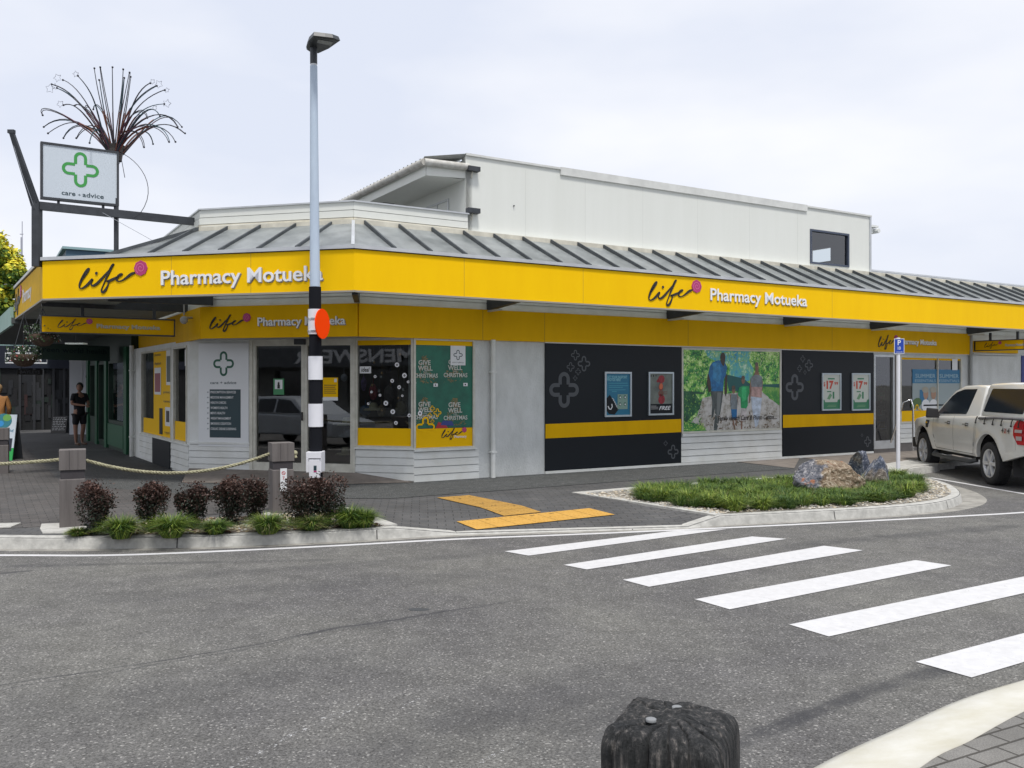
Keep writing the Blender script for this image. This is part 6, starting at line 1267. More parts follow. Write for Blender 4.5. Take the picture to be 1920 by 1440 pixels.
mb = MB(M('pale_teal_fascia', (.26, .40, .36), .6, var=.1)); PT = Plane(W(-4.72, 21), W(-4.24, 9.15)); mb.T = PT.M(0); mb.box(0, 2.95, -.06, PT.len, 3.35, 0); mb.build('fascia', GSH)
UT = [W(-2.7, 15.4), W(3, 15.4), W(3, 24), W(-2.7, 24)]; mb = MB(M('teal_parapet', (.045, .10, .15), .6)); mb.hexa([Vector((p.x, p.y, 3.2)) for p in UT] + [Vector((p.x, p.y, 5.52)) for p in UT])
mb.m(M('teal_cap', (.25, .38, .40), .6)).hexa([Vector((p.x, p.y, 5.53)) + q for p, q in zip(UT, (Vector((-.05, -.1, 0)),) * 4)] + [Vector((p.x, p.y, 5.60)) + q for p, q in zip(UT, (Vector((-.05, -.1, 0)),) * 4)]); mb.build('parapet', GSH)
# sign hanging across the lane
d = 21.5; hp = Plane(AT(68, 700, 20.6), AT(206, 700, 22.4)); t = thing('lane_sign', 'dim teal health shop sign hanging across the shaded lane', 'sign', tuple(hp.pt(hp.len / 2, 2.3)), BANG)
mb = MB(M('teal_board', (.055, .095, .085), .6), hp.M(0)); mb.box(0, 2.28, -.06, hp.len, 2.66, 0); mb.m(M('teal_text', (.012, .03, .045), .6)).text('green world health', .05, 2.46, hp.len - .1, .12, .003, .01); mb.build('board', t)
mb = MB(M('tube_lit', (.8, .85, .8), .4)); tm_ = MATS['tube_lit']; tm_.node_tree.nodes['Principled BSDF'].inputs['Emission Color'].default_value = (.8, .9, .85, 1); tm_.node_tree.nodes['Principled BSDF'].inputs['Emission Strength'].default_value = .12
p = AT(143, 645, 19.5); mb.box(p.x - .2, p.y - .1, 2.58, p.x + .2, p.y + .1, 2.61); mb.m(DKS).tube([p + Vector((0, 0, .0)), Vector((p.x, p.y, 3.08))], .01, 5); one(mb, 'tube_light', 'dim fluorescent tube light under the lane soffit', 'light', org=(p.x, p.y, 2.56))
# white end wall of the next building
q0, q1 = AT(130, 720, 29.6), AT(170, 720, 29.8); wpl = Plane(q0, q1); t = thing('white_shop', 'narrow white painted shop end wall at the far end of the lane', 'building', (q0.x, q0.y, 0))
mb = MB(M('white_shop_paint', (.66, .68, .72), .6), wpl.M(0)); mb.box(0, 0, -3, wpl.len + 1.5, 2.75, 0); mb.m(PAPER).box(.0, 2.45, 0, wpl.len, 2.5, .05); mb.box(.35, 1.6, 0, .4, 2.4, .03); mb.m(INK).ell(.62, 1.95, .12, .12, .01, 16); mb.build('wall', t)
# dark row of shops behind
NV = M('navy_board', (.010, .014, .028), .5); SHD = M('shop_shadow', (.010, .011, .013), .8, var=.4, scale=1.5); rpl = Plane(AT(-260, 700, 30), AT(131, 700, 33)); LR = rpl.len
t = thing('shop_row', 'row of dark shops with navy signboard across the far end of the lane', 'shop row', tuple(rpl.pt(LR / 2, 0)))
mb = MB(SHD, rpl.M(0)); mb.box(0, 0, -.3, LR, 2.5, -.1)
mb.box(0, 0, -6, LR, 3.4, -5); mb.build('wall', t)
mb = MB(NV, rpl.M(0)); mb.box(-1, 2.28, -.1, LR, 3.1, .0); ox, oz = rpl.hit(10, 680); o1, oz1 = rpl.hit(88, 663)
o_ = mb.build('signboard', t); mb = MB(PAPER, rpl.M(.0)); mb.stroke([(ox, oz), (o1, oz), (o1, oz1), (ox, oz1)], .05, .005, True)
for i, x in enumerate((.10, .32, .42, .5, .58, .66, .74, .82)): mb.rect(ox + (o1 - ox) * x, oz + .06, ox + (o1 - ox) * (x + .05), oz + .06 + .05 * (1 + i % 3), .005)
mb.build('sign_print', o_)
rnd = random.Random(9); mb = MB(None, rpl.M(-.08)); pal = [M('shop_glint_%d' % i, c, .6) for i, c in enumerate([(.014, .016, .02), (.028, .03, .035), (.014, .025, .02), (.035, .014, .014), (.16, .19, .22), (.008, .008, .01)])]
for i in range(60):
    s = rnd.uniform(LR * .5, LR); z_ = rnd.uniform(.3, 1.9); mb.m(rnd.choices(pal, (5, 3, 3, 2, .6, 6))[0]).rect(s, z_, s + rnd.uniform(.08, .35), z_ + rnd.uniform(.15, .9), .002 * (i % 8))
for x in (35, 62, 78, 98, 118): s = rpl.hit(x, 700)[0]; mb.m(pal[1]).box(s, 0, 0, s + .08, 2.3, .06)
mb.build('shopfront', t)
BY = Plane(AT(32, 700, 28), AT(80, 700, 28.4)); mb = MB(INK, BY.M(0)); mb.box(0, 2.0, -.05, BY.len, 2.16, 0); mb.m(M('dim_grey_text', (.09, .09, .10), .6)).text('BAYLEYS', .08, 2.04, BY.len - .08, .09, .003, .02); mb.m(DKS).box(.1, 2.16, -.03, .13, 2.4, -.01); one(mb, 'small_sign', 'small black BAYLEYS sign hanging in the shade of the lane', 'sign', org=tuple(BY.pt(.4, 2.0)))
# sandwich boards
def aboard(px0, px1, py0, py1, name, label, face):
    c = G((px0 + px1) / 2, py1); w_ = (px1 - px0) * c.y / F; h = (py1 - py0) * c.y / F; t = thing(name, label, 'sandwich board', tuple(c), 0); T = ROOTM[t.name]
    for sg_, nm in ((1, 'front_panel'), (-1, 'back_panel')):
        pT = T @ Matrix.Translation((0, -sg_ * .2, 0)) @ Matrix.Rotation(-sg_ * .2, 4, 'X') @ Matrix(((1, 0, 0, 0), (0, 0, -sg_, 0), (0, 1, 0, 0), (0, 0, 0, 1)))
        mb = MB(None, pT); face(mb, w_, h) if sg_ == 1 else mb.m(DKS).box(-w_ / 2, 0, 0, w_ / 2, h, .02); mb.build(nm, t)
def f1(mb, w_, h):
    mb.m(M('board_green', (.02, .33, .07), .5)).box(-w_ / 2, 0, 0, w_ / 2, h * .27, .02); mb.m(M('board_pale', (.50, .56, .62), .5)).box(-w_ / 2, h * .27, 0, w_ / 2, h, .02)
    mb.m(NV).rect(-w_ * .1, h * .2, w_ * .42, h * .48, .023); mb.m(M('board_teal', (.02, .16, .20), .5)).ell(-.02 * w_, h * .86, w_ * .34, w_ * .30, .025, 20); mb.m(M('board_lime', (.12, .30, .06), .5)).ell(w_ * .12, h * .93, w_ * .17, w_ * .14, .027, 14); mb.m(M('board_blue', (.02, .22, .50), .5)).ell(-w_ * .12, h * .80, w_ * .14, w_ * .12, .027, 14)
    mb.m(M('board_text', (.05, .20, .30), .5)).text('greenworld', -w_ * .45, h * .62, w_ * .42, h * .06, .025, .01); mb.m(INK).stroke([(-.05, h * .55), (0, h * .5), (.04, h * .58), (.08, h * .52)], .015, .025)
    mb.m(M('board_grey', (.2, .2, .2), .5)); [mb.rect(-w_ * .02, h * (.44 - i * .06), w_ * (.3 - .05 * (i % 2)), h * (.45 - i * .06), .026) for i in range(4)]
aboard(-14, 33, 776, 862, 'sandwich_board', 'pale blue and green sandwich board with a round globe emblem at the left edge', f1)
def f2(mb, w_, h):
    mb.m(INK).box(-w_ / 2, 0, 0, w_ / 2, h, .02); mb.m(M('chalk', (.45, .45, .45), .8)); r_ = random.Random(3)
    for i in range(8):
        x = -w_ * .42
        while x < w_ * .36: l = r_.uniform(.03, .10); mb.stroke([(x, h * (.9 - i * .1)), (x + l, h * (.9 - i * .1) + .005)], .022, .022); x += l + .025
aboard(101, 129, 780, 812, 'chalkboard', 'black chalkboard covered in white writing near the white wall', f2)
def f3(mb, w_, h): mb.m(M('board_cream', (.22, .25, .24), .6)).box(-w_ / 2, 0, 0, w_ / 2, h, .02); mb.m(INK).rect(-w_ * .4, h * .12, w_ * .4, h * .15, .022); mb.rect(-w_ * .2, h * .6, w_ * .3, h * .63, .022)
aboard(66, 96, 764, 800, 'sandwich_board', 'plain grey sandwich board standing in the dark middle of the lane', f3)
# distant buildings on the left
mb = MB(M('tower_grey', (.13, .14, .18), .7)); p = AT(45, 700, 60); mb.box(p.x - .3, 60, 0, p.x + .36, 64, HC + (720 - 507) * 60 / F); mb.box(p.x - .7, 60.1, 0, p.x + .6, 64, HC + (720 - 530) * 60 / F); one(mb, 'tower', 'grey square tower far behind the street tree', 'tower', org=(p.x, 60, 0))
mb = MB(M('mast_grey', (.35, .36, .42), .5)); p = AT(40.5, 415, 55); mb.tube([(p.x, 55, 0), (p.x, 55, p.z - 1)], .07, 6); mb.tube([(p.x + .04, 55, p.z - 1.2), (p.x + .04, 55, p.z)], .025, 5); mb.tube([(p.x - .1, 55, p.z - .8), (p.x + .1, 55, p.z - .8)], .03, 5); one(mb, 'radio_mast', 'thin radio mast rising behind the street tree', 'mast', org=(p.x, 55, 0))
t = thing('pale_teal_building', 'pale teal building with white rounded awnings at the left edge', 'building', tuple(AT(0, 720, 34) * 1)); 
mb = MB(M('pale_teal', (.28, .42, .40), .6, var=.2)); p = AT(-120, 720, 34); q = AT(19, 720, 34); mb.box(p.x, 34, 0, q.x, 40, HC + (720 - 596) * 34 / F); mb.m(M('pale_blue_roof', (.45, .55, .68), .5)).box(p.x, 35, HC + (720 - 596) * 34 / F, q.x - .2, 40, HC + (720 - 572) * 34 / F); mb.m(INK).box(p.x, 33.95, 4.0, q.x - .45, 34.02, 4.6); mb.build('wall', t)
mb = MB(M('awning_cream', (.62, .60, .52), .6)); 
for y in (572, 588, 603): p = AT(22, y, 30); mb.tube([p + Vector((-.12, 0, 0)), p + Vector((.25, 0, 0))], .16, 12)
mb.box(*(AT(14, 640, 30.2)), *(AT(30, 562, 30.5))); mb.sm = [len(f) == 4 for f in mb.f]; mb.build('awning', t)
# ================================================================== people
def skin(name, V, E, mat, parent, sub=2):
    me = bpy.data.meshes.new(name); inv = PM(parent).inverted(); me.from_pydata([tuple(v[:3]) for v in V], E, []); me.materials.append(mat)
    o = bpy.data.objects.new(name, me); COL.objects.link(o); o.parent = parent
    s = o.modifiers.new('skin', 'SKIN'); s.use_smooth_shade = True
    for i, v in enumerate(V):
        r_ = v[3]; r_ = r_ if isinstance(r_, tuple) else (r_, r_); o.data.skin_vertices[0].data[i].radius = r_; o.data.skin_vertices[0].data[i].use_root = (i == 0)
    ss = o.modifiers.new('sub', 'SUBSURF'); ss.levels = sub; ss.render_levels = sub; return o
def head(t, c, r, skn_, hair_, face):
    """head with eyes, nose, ears and hair; face = yaw of the face from local -Y"""
    mb = MB(skn_, Matrix.Translation(Vector(c)) @ Matrix.Rotation(face, 4, 'Z')); mb.smooth = True
    mb.sph((0, 0, 0), r, 12, (.78, .92, 1.12)); mb.sph((0, -.06 * r / .1, -.055 * r / .1), r * .5, 8, (1, .9, .8)); mb.sph((0, -.095 * r / .1, -.01), r * .16, 6, (.8, 1, 1.4))
    for s in (-1, 1): mb.sph((s * .078 * r / .1, .01, -.01), r * .2, 6, (.4, .8, 1.2))
    mb.m(INK)
    for s in (-1, 1): mb.sph((s * .032, -.083 * r / .1, .012), .009, 5)
    mb.m(M('lip', (.25, .08, .06), .6)).sph((0, -.098 * r / .1, -.055), .018, 5, (1.2, .5, .4)); h = mb.build('head', t)
    mb = MB(hair_, PM(t) @ Matrix.Translation(Vector(c)) @ Matrix.Rotation(face, 4, 'Z')) if False else MB(hair_, Matrix.Translation(Vector(c)) @ Matrix.Rotation(face, 4, 'Z')); mb.smooth = True
    mb.sph((0, .018, .025), r * 1.08, 10, (.84, .90, 1.02)); mb.sph((0, .055, -.03), r * .8, 8, (.9, .7, 1)); mb.build('hair', t)
def hand(t, wrist, dirv, skn_, nm='hand'):
    w_ = Vector(wrist); d = Vector(dirv).normalized(); s = d.cross(Vector((0, 0, 1)));
    if s.length < .1: s = Vector((1, 0, 0))
    s.normalize(); u = s.cross(d); V = [(*w_, .022), (*(w_ + d * .05), (.036, .018)), (*(w_ + d * .09), (.038, .014))]; E = [(0, 1), (1, 2)]
    for i, (o_, l) in enumerate(((-.03, .07), (-.01, .08), (.01, .075), (.03, .06))):
        k = len(V); b = w_ + d * .09 + s * o_; V += [(*b, .010), (*(b + d * l * .5 - u * .012), .009), (*(b + d * l * .8 - u * .035), .007)]; E += [(2, k), (k, k + 1), (k + 1, k + 2)]
    k = len(V); b = w_ + d * .03 - s * .035; V += [(*b, .011), (*(b + d * .035 - s * .02), .010), (*(b + d * .06 - s * .022), .008)]; E += [(1, k), (k, k + 1), (k + 1, k + 2)]
    return V, E
def person(loc, yaw, label, H, skn_, hair_, shirt, trouser, shoe, arms, bare_leg=True, sleeve=.5, face=0, stride=.06):
    t = thing('person', label, 'person', loc, yaw); k = H / 1.72
    Tm = lambda p: (p[0] * k, p[1] * k, p[2] * k) + tuple(p[3:])
    J = dict(pel=(0, 0, .93), wst=(0, 0, 1.08), chs=(0, .0, 1.30), nk=(0, .01, 1.45), nk2=(0, 0, 1.53))
    V = [(*J['pel'], (.15, .11)), (*J['wst'], (.135, .10)), (*J['chs'], (.155, .11)), (*J['nk'], (.07, .06)), (*J['nk2'], .052)]; E = [(0, 1), (1, 2), (2, 3), (3, 4)]
    for s in (-1, 1):
        b = len(V); st_ = stride * s; V += [(s * .09, 0, .86, .095), (s * .10, -st_, .50, .062), (s * .105, st_ * .6 + .02, .30, .055), (s * .105, st_ * 1.0 + .02, .09, .036), (s * .11, st_ + .0, .035, .036), (s * .115, st_ - .12, .028, .030), (s * .115, st_ - .19, .022, .022)]; E += [(0, b)] + [(b + i, b + i + 1) for i in range(6)]
    hands = []
    for s, (el, wr, hd) in zip((-1, 1), arms):
        b = len(V); V += [(s * .175, 0, 1.40, .062), (*el, .044), (*wr, .028)]; E += [(2, b), (b, b + 1), (b + 1, b + 2)]
        hv, he = hand(t, wr, hd, skn_); n0 = len(V); V += hv[1:]; E += [(b + 2, n0)] + [(a - 1 + n0, c - 1 + n0) for a, c in he[1:]]
    skin('body', [Tm(v) for v in V], E, skn_, t)
    sv = [(0, 0, .80, (.168, .135)), (0, 0, .92, (.170, .135)), (0, 0, 1.08, (.150, .115)), (0, 0, 1.30, (.170, .125)), (0, .01, 1.43, (.085, .072))]; se = [(0, 1), (1, 2), (2, 3), (3, 4)]
    for s, (el, wr, hd) in zip((-1, 1), arms):
        b = len(sv); sh_ = Vector((s * .18, 0, 1.40)); e_ = Vector(el); w_ = Vector(wr); sv += [(*sh_, .074)]; se += [(3, b)]
        if sleeve <= 1: sv += [(*(sh_.lerp(e_, sleeve)), .060)]; se += [(b, b + 1)]
        else: sv += [(*e_, .058), (*e_.lerp(w_, .9), .042)]; se += [(b, b + 1), (b + 1, b + 2)]
    skin('shirt', [Tm(v) for v in sv], se, shirt, t)
    pv = [(0, 0, .94, (.162, .122))]; pe = []
    for s in (-1, 1):
        b = len(pv); st_ = stride * s; pv += [(s * .095, 0, .84, .108), (s * .10, -st_ * .9, .54, .088)]; pe += [(0, b), (b, b + 1)]
        if not bare_leg: pv += [(s * .105, st_ * .6 + .02, .30, .078), (s * .105, st_ + .02, .08, .066)]; pe += [(b + 1, b + 2), (b + 2, b + 3)]
    skin('trousers' if not bare_leg else 'shorts', [Tm(v) for v in pv], pe, trouser, t)
    for s in (-1, 1):
        st_ = stride * s; skin('shoe', [Tm((s * .11, st_ + .02, .03, .046)), Tm((s * .115, st_ - .08, .028, .046)), Tm((s * .115, st_ - .19, .024, .034))], [(0, 1), (1, 2)], shoe, t)
    old = ROOTM[t.name]; ROOTM[t.name] = Matrix.Identity(4); head(t, (0, -.01, 1.63 * k), .105 * k, skn_, hair_, face); ROOTM[t.name] = old
    return t
SK = M('skin_tone', (.30, .16, .11), .6); HD = M('hair_dark', (.02, .016, .014), .7); HB = M('hair_sandy', (.30, .19, .09), .8); BKC = M('black_cloth', (.012, .012, .016), .85); ORC = M('tan_jacket', (.38, .17, .05), .8, var=.2); THG = M('sandal', (.10, .06, .04), .7)
p = G(149, 834); person((p.x, p.y, 0), R(55), 'person in a black shirt and black shorts standing at the green shop window', 1.70, SK, HD, BKC, BKC, THG, (((-.24, -.03, 1.16), (-.05, -.26, 1.12), (.6, -.8, 0)), ((.24, -.05, 1.15), (.06, -.28, 1.08), (-.3, -.9, .1))), True, .75, R(-40), .03)
p = Vector(((-3 - CX) / F * 21.5, 21.5, 0)); person((p.x, p.y, 0), R(200), 'person with sandy hair in a tan jacket behind the sandwich board', 1.66, SK, HB, ORC, M('blue_jeans', (.05, .07, .13), .8), THG, (((-.25, .0, 1.13), (-.2, -.12, .90), (0, -.2, -1)), ((.25, .0, 1.13), (.2, -.12, .90), (0, -.2, -1))), False, 1.5, 0, .05)

# ================================================================== vehicles
def pickup():
    h = Vector((.095, .9955, 0)); lf = Vector((-h.y, h.x, 0)); c = Vector((8.60, 15.9, ZR)) - lf * .93; rz = math.atan2(h.y, h.x)
    t = thing('pickup_truck', 'white double cab pickup with a white rear canopy parked beside the shop', 'pickup truck', tuple(c), rz); T = ROOTM[t.name]
    PW = M('pickup_white', (.66, .66, .64), .28, coat=.6, col2=(.63, .63, .61), scale=2); GL = M('tinted_glass', (.016, .022, .03), .12, spec=.45); TR_ = M('tyre', (.022, .022, .024), .85, bump=.3, bscale=40); RM = M('alloy', (.65, .66, .68), .35, .6); PL = M('black_plastic', (.02, .02, .022), .6); CHM = M('chrome', (.75, .76, .78), .15, 1.0)
    def zt(x):
        pts = [(-1.25, 1.20), (.6, 1.22), (1.2, 1.19), (2.5, 1.15), (2.75, 1.13), (3.2, 1.11), (3.7, 1.05), (3.98, .96), (4.08, .86), (4.14, .74)]
        for a, b in zip(pts, pts[1:]):
            if x <= b[0]: f = (x - a[0]) / (b[0] - a[0]); return a[1] + (b[1] - a[1]) * f
        return pts[-1][1]
    def zb(x):
        z_ = .46 if x > -.5 else .46 + (-.5 - x) * .22
        if x > 3.7: z_ = .46 - (x - 3.7) * .1
        for c_ in (0, 3.22):
            q = .27 - (x - c_) ** 2
            if q > 0: z_ = max(z_, .40 + sqrt(q))
        return z_
    def hw(x, z_):
        base = .925 - .05 * max(0, (z_ - .95) / .25) ** 2 - .05 * max(0, (.75 - z_) / .3) ** 2
        if x > 3.3: base -= .16 * ((x - 3.3) / .84) ** 2
        if x < -.9: base -= .05 * ((-.9 - x) / .35) ** 2
        for c_ in (0, 3.22):
            dd = sqrt((x - c_) ** 2 + (z_ - .40) ** 2); base += .028 * max(0, 1 - abs(dd - .56) / .16)
        if .65 < x < 2.6: base -= .016 * max(0, 1 - abs(z_ - .68) / .10)
        return base
    xs = sorted(set([round(-1.25 + i * .08, 3) for i in range(68)] + [c_ + s * r_ for c_ in (0, 3.22) for s in (-1, 1) for r_ in (.5195, .515, .50, .48, .45, .42)] + [4.14])); xs = [x for x in xs if x <= 4.14]
    NR = 12; bd = MB(PW, T); bd.smooth = True
    for s in (1, -1):
        V = []
        for x in xs:
            a, b = zb(x), zt(x)
            for j in range(NR + 1): z_ = a + (b - a) * j / NR; V.append((x, s * hw(x, z_), z_))
            V.append((x, s * (hw(x, b) - .035), b + .012))
        n = NR + 2; bd.raw(V, [tuple(([i * n + j, (i + 1) * n + j, (i + 1) * n + j + 1, i * n + j + 1])[::1 if s < 0 else -1]) for i in range(len(xs) - 1) for j in range(n - 1)])
        V = []   # arch lips turned inward
        for x in xs: V += [(x, s * hw(x, zb(x)), zb(x)), (x, s * (hw(x, zb(x)) - .07), zb(x))]
        bd.raw(V, [(2 * i, 2 * i + 1, 2 * i + 3, 2 * i + 2) for i in range(len(xs) - 1)])
    V = []
    for x in xs:
        y_ = hw(x, zt(x)) - .035; z_ = zt(x) + .012; cr = .03 if x > 2.6 else 0; V += [(x, y_, z_), (x, y_ * .5, z_ + cr), (x, 0, z_ + cr * 1.2), (x, -y_ * .5, z_ + cr), (x, -y_, z_)]
    bd.raw(V, [(i * 5 + j, i * 5 + j + 1, i * 5 + j + 6, i * 5 + j + 5) for i in range(len(xs) - 1) for j in range(4)])
    x = -1.25; bd.smooth = False; bd.poly((x, .86, .62), (x, -.86, .62), (x, -.865, 1.2), (x, .865, 1.2)); bd.poly((4.14, -.76, .42), (4.14, .76, .42), (4.14, .76, .74), (4.14, -.76, .74)); body = bd.build('body', t)
    yy = lambda z_: .875 - (z_ - 1.15) * .30
    def cabin(prof, name, par):
        mb = MB(PW, T); n = len(prof); V = [(x, yy(z_), z_) for x, z_ in prof] + [(x, -yy(z_), z_) for x, z_ in prof]
        mb.raw(V, [tuple(range(n)), tuple(range(2 * n - 1, n - 1, -1))] + [(i, n + i, n + (i + 1) % n, (i + 1) % n) for i in range(n)]); o = mb.build(name, par, recalc=True); bv = o.modifiers.new('bevel', 'BEVEL'); bv.width = .045; bv.segments = 3; bv.limit_method = 'ANGLE'; bv.angle_limit = R(25); o.data.polygons.foreach_set('use_smooth', [True] * len(o.data.polygons)); return o
    cab = cabin([(2.80, 1.13), (2.02, 1.68), (1.62, 1.785), (1.0, 1.80), (.62, 1.785), (.52, 1.20), (.6, 1.1), (2.6, 1.1)], 'cab', t)
    cap = cabin([(.50, 1.22), (.55, 1.76), (.48, 1.825), (-.3, 1.845), (-1.0, 1.835), (-1.10, 1.79), (-1.24, 1.22), (-.3, 1.22)], 'rear_canopy', t)
    def sidep(pts, mat, name, par, e=.006, s=1, thick=.006):
        mb = MB(mat, T); f = [(x, s * (yy(z_) + e), z_) for x, z_ in pts]; g = [(x, s * (yy(z_) - .01), z_) for x, z_ in pts]; n = len(f)
        mb.raw(f + g, [tuple(range(n)) if s < 0 else tuple(reversed(range(n)))] + [(i, (i + 1) % n, n + (i + 1) % n, n + i) for i in range(n)]); return mb.build(name, par, recalc=True)
    for s in (1, -1):
        sidep([(2.56, 1.20), (2.05, 1.575), (1.86, 1.66), (1.55, 1.715), (.98, 1.725), (1.10, 1.30), (1.14, 1.24)], GL, 'window', cab, .006, s)
        sidep([(.42, 1.33), (.34, 1.71), (.30, 1.735), (-1.0, 1.735), (-1.10, 1.33), (-1.06, 1.31), (.38, 1.31)], GL, 'window', cap, .006, s)
    mb = MB(GL, T); mb.poly((2.74, .72, 1.18), (2.74, -.72, 1.18), (2.06, -.62, 1.66), (2.06, .62, 1.66)); 
    for i, v in enumerate(mb.v): mb.v[i] = (v[0], v[1], v[2] + .02)
    mb.build('windscreen', cab); mb = MB(GL, T); mb.poly((-1.235, .66, 1.32), (-1.235, -.66, 1.32), (-1.13, -.62, 1.70), (-1.13, .62, 1.70)); mb.build('rear_glass', cap)
    mb = MB(M('brake_light', (.12, .01, .02), .3), T); mb.box(-1.14, -.25, 1.79, -1.08, .25, 1.83); mb.box(-1.1, .66, 1.77, -.75, .675, 1.81); mb.build('high_brake_light', cap)
    # wheels
    def wheel(x, s):
        Tw = T @ Matrix.Translation((x, s * .80, .385)) @ Matrix.Rotation(-s * pi / 2, 4, 'X')      # local +Z points outward
        wm = MB(TR_, Tw); wm.smooth = True; R_ = .385; prof = [(.245, -.12), (.33, -.13), (.37, -.115), (R_, -.09), (R_, .09), (.37, .115), (.33, .128), (.27, .12), (.245, .10)]; wm.lathe(prof, 40)
        wm.smooth = False
        for k in range(36):
            a = k * 2 * pi / 36; wm.raw([(cos(a + b) * r_, sin(a + b) * r_, z_) for r_ in (.380, .392) for b, z_ in ((-.05, -.1), (.04, -.1), (.06, -.02), (-.03, -.02))], [(0, 1, 2, 3), (4, 5, 6, 7), (0, 1, 5, 4), (1, 2, 6, 5), (2, 3, 7, 6), (3, 0, 4, 7)])
            wm.raw([(cos(a + b + .08) * r_, sin(a + b + .08) * r_, z_) for r_ in (.380, .392) for b, z_ in ((-.05, .1), (.04, .1), (.06, .02), (-.03, .02))], [(0, 1, 2, 3), (4, 5, 6, 7), (0, 1, 5, 4), (1, 2, 6, 5), (2, 3, 7, 6), (3, 0, 4, 7)])
        w_ = wm.build('wheel', t); rm = MB(RM, Tw); rm.smooth = True; rm.lathe([(.235, .02), (.25, .09), (.262, .112), (.250, .118), (.236, .10)], 36); rm.lathe([(.0001, .115), (.05, .112), (.06, .09), (.06, .04)], 16); rm.smooth = False
        for k in range(6):
            a = k * pi / 3; ca, sa = cos(a), sin(a); f = lambda r_, o_, z_: (r_ * ca - o_ * sa, r_ * sa + o_ * ca, z_)
            rm.hexa([f(.05, -.030, .07), f(.245, -.045, .06), f(.245, .045, .06), f(.05, .030, .07), f(.05, -.024, .108), f(.245, -.038, .108), f(.245, .038, .108), f(.05, .024, .108)])
        rm.m(PL).lathe([(.0001, .01), (.24, .01)], 30); rm.build('rim', w_)
    for x in (0, 3.22):
        for s in (1, -1): wheel(x, s)
    mb = MB(PL, T); mb.box(-1.1, -.72, .38, 3.95, .72, .62)
    for c_ in (0, 3.22):
        for s in (1, -1):
            V = []; 
            for i in range(13): a = pi * i / 12; V += [(c_ + .50 * cos(a), s * .86, .40 + .50 * sin(a)), (c_ + .50 * cos(a), s * .5, .40 + .50 * sin(a))]
            mb.raw(V, [(2 * i, 2 * i + 1, 2 * i + 3, 2 * i + 2) for i in range(12)]); mb.poly((c_ - .5, s * .5, .3), (c_ + .5, s * .5, .3), (c_ + .5, s * .5, .9), (c_ - .5, s * .5, .9))
    for s in (1, -1): mb.box(-.72, s * .70 - .12, .22, -.70, s * .70 + .12, .62)
    mb.build('underbody', t)
    for s in (1, -1):
        mb = MB(M('step_grey', (.05, .055, .06), .5), T); mb.tube([(.62, s * .86, .40), (.72, s * .95, .36), (2.5, s * .95, .36), (2.6, s * .86, .40)], .045, 10); mb.sm = [True] * len(mb.f); mb.m(CHM).box(1.7, s * .95 - .05, .395, 1.95, s * .95 + .05, .41); mb.build('side_step', t)
        mb = MB(PL, T); y0 = s * .90; mb.hexa([(2.42, y0, 1.12), (2.50, y0 + s * .22, 1.12), (2.38, y0 + s * .25, 1.12), (2.32, y0, 1.12), (2.42, y0, 1.30), (2.50, y0 + s * .20, 1.33), (2.38, y0 + s * .23, 1.33), (2.32, y0 + s * .03, 1.31)]); mb.bar((2.42, s * .84, 1.16), (2.40, s * .95, 1.18), .06, .05); mb.build('mirror', t, bevel=.02, recalc=True)
        for x in (.86, 1.72):
            mb = MB(M('handle_grey', (.30, .31, .32), .4, .3), T); mb.box(x, s * (hw(x, 1.05) + .02), 1.035, x + .20, s * (hw(x, 1.05) + .04), 1.06); mb.m(PL).box(x + .03, s * (hw(x, 1.05) + .0), 1.015, x + .15, s * (hw(x, 1.05) + .01), 1.075); mb.build('door_handle', t)
        # tail lamp wrapping the corner
        def lampq(x0, x1, z0, z1, mt, e, mb):
            mb.m(mt); P = []
            for x, z_ in ((x0, z0), (x1, z0), (x1, z1), (x0, z1)): P.append((x, s * (hw(x, z_) + e), z_))
            mb.poly(*P)
        RL = M('lamp_red', (.42, .01, .02), .12, spec=.8); CLR = M('lamp_clear', (.40, .34, .34), .15, .0); mb = MB(RL, T)
        g = [(-1.02, 1.20), (-1.27, 1.20), (-1.27, .80), (-1.12, .80), (-1.00, .95), (-.98, 1.10)]; n = len(g)
        f = [(x, s * (hw(x, z_) + .030), z_) for x, z_ in g]; f2 = [(x, s * (hw(x, z_) - .05), z_) for x, z_ in g]; mb.raw(f + f2, [tuple(range(n)) if s < 0 else tuple(reversed(range(n)))] + [(i, (i + 1) % n, n + (i + 1) % n, n + i) for i in range(n)])
        x = -1.272; mb.poly((x, s * .89, .80), (x, s * .70, .80), (x, s * .72, 1.20), (x, s * .89, 1.20)); lo_ = mb.build('tail_lamp', t, recalc=True)
        mb = MB(CLR, T); lampq(-1.23, -1.05, 1.00, 1.05, CLR, .036, mb); lampq(-1.23, -1.09, .87, .94, CLR, .036, mb); x = -1.275
        for z0, z1 in ((1.0, 1.08), (.86, .94)): mb.poly((x, s * .87, z0), (x, s * .75, z0), (x, s * .75, z1), (x, s * .87, z1))
        mb.build('lamp_lens', lo_)
    mb = MB(CHM, T); mb.box(-1.40, -.86, .50, -1.22, .86, .70); mb.m(PL).box(-1.41, -.5, .70, -1.2, .5, .73).box(-1.38, -.88, .69, -1.05, .88, .72); mb.build('rear_bumper', t, bevel=.04)
    mb = MB(PL, T); mb.box(3.9, -.80, .40, 4.18, .80, .62); mb.box(4.12, -.5, .62, 4.16, .5, .85); mb.build('front_bumper', t, bevel=.03)
    # seams, rope rail, 4x4 mark
    mb = MB(M('seam_grey', (.10, .10, .095), .7), T)
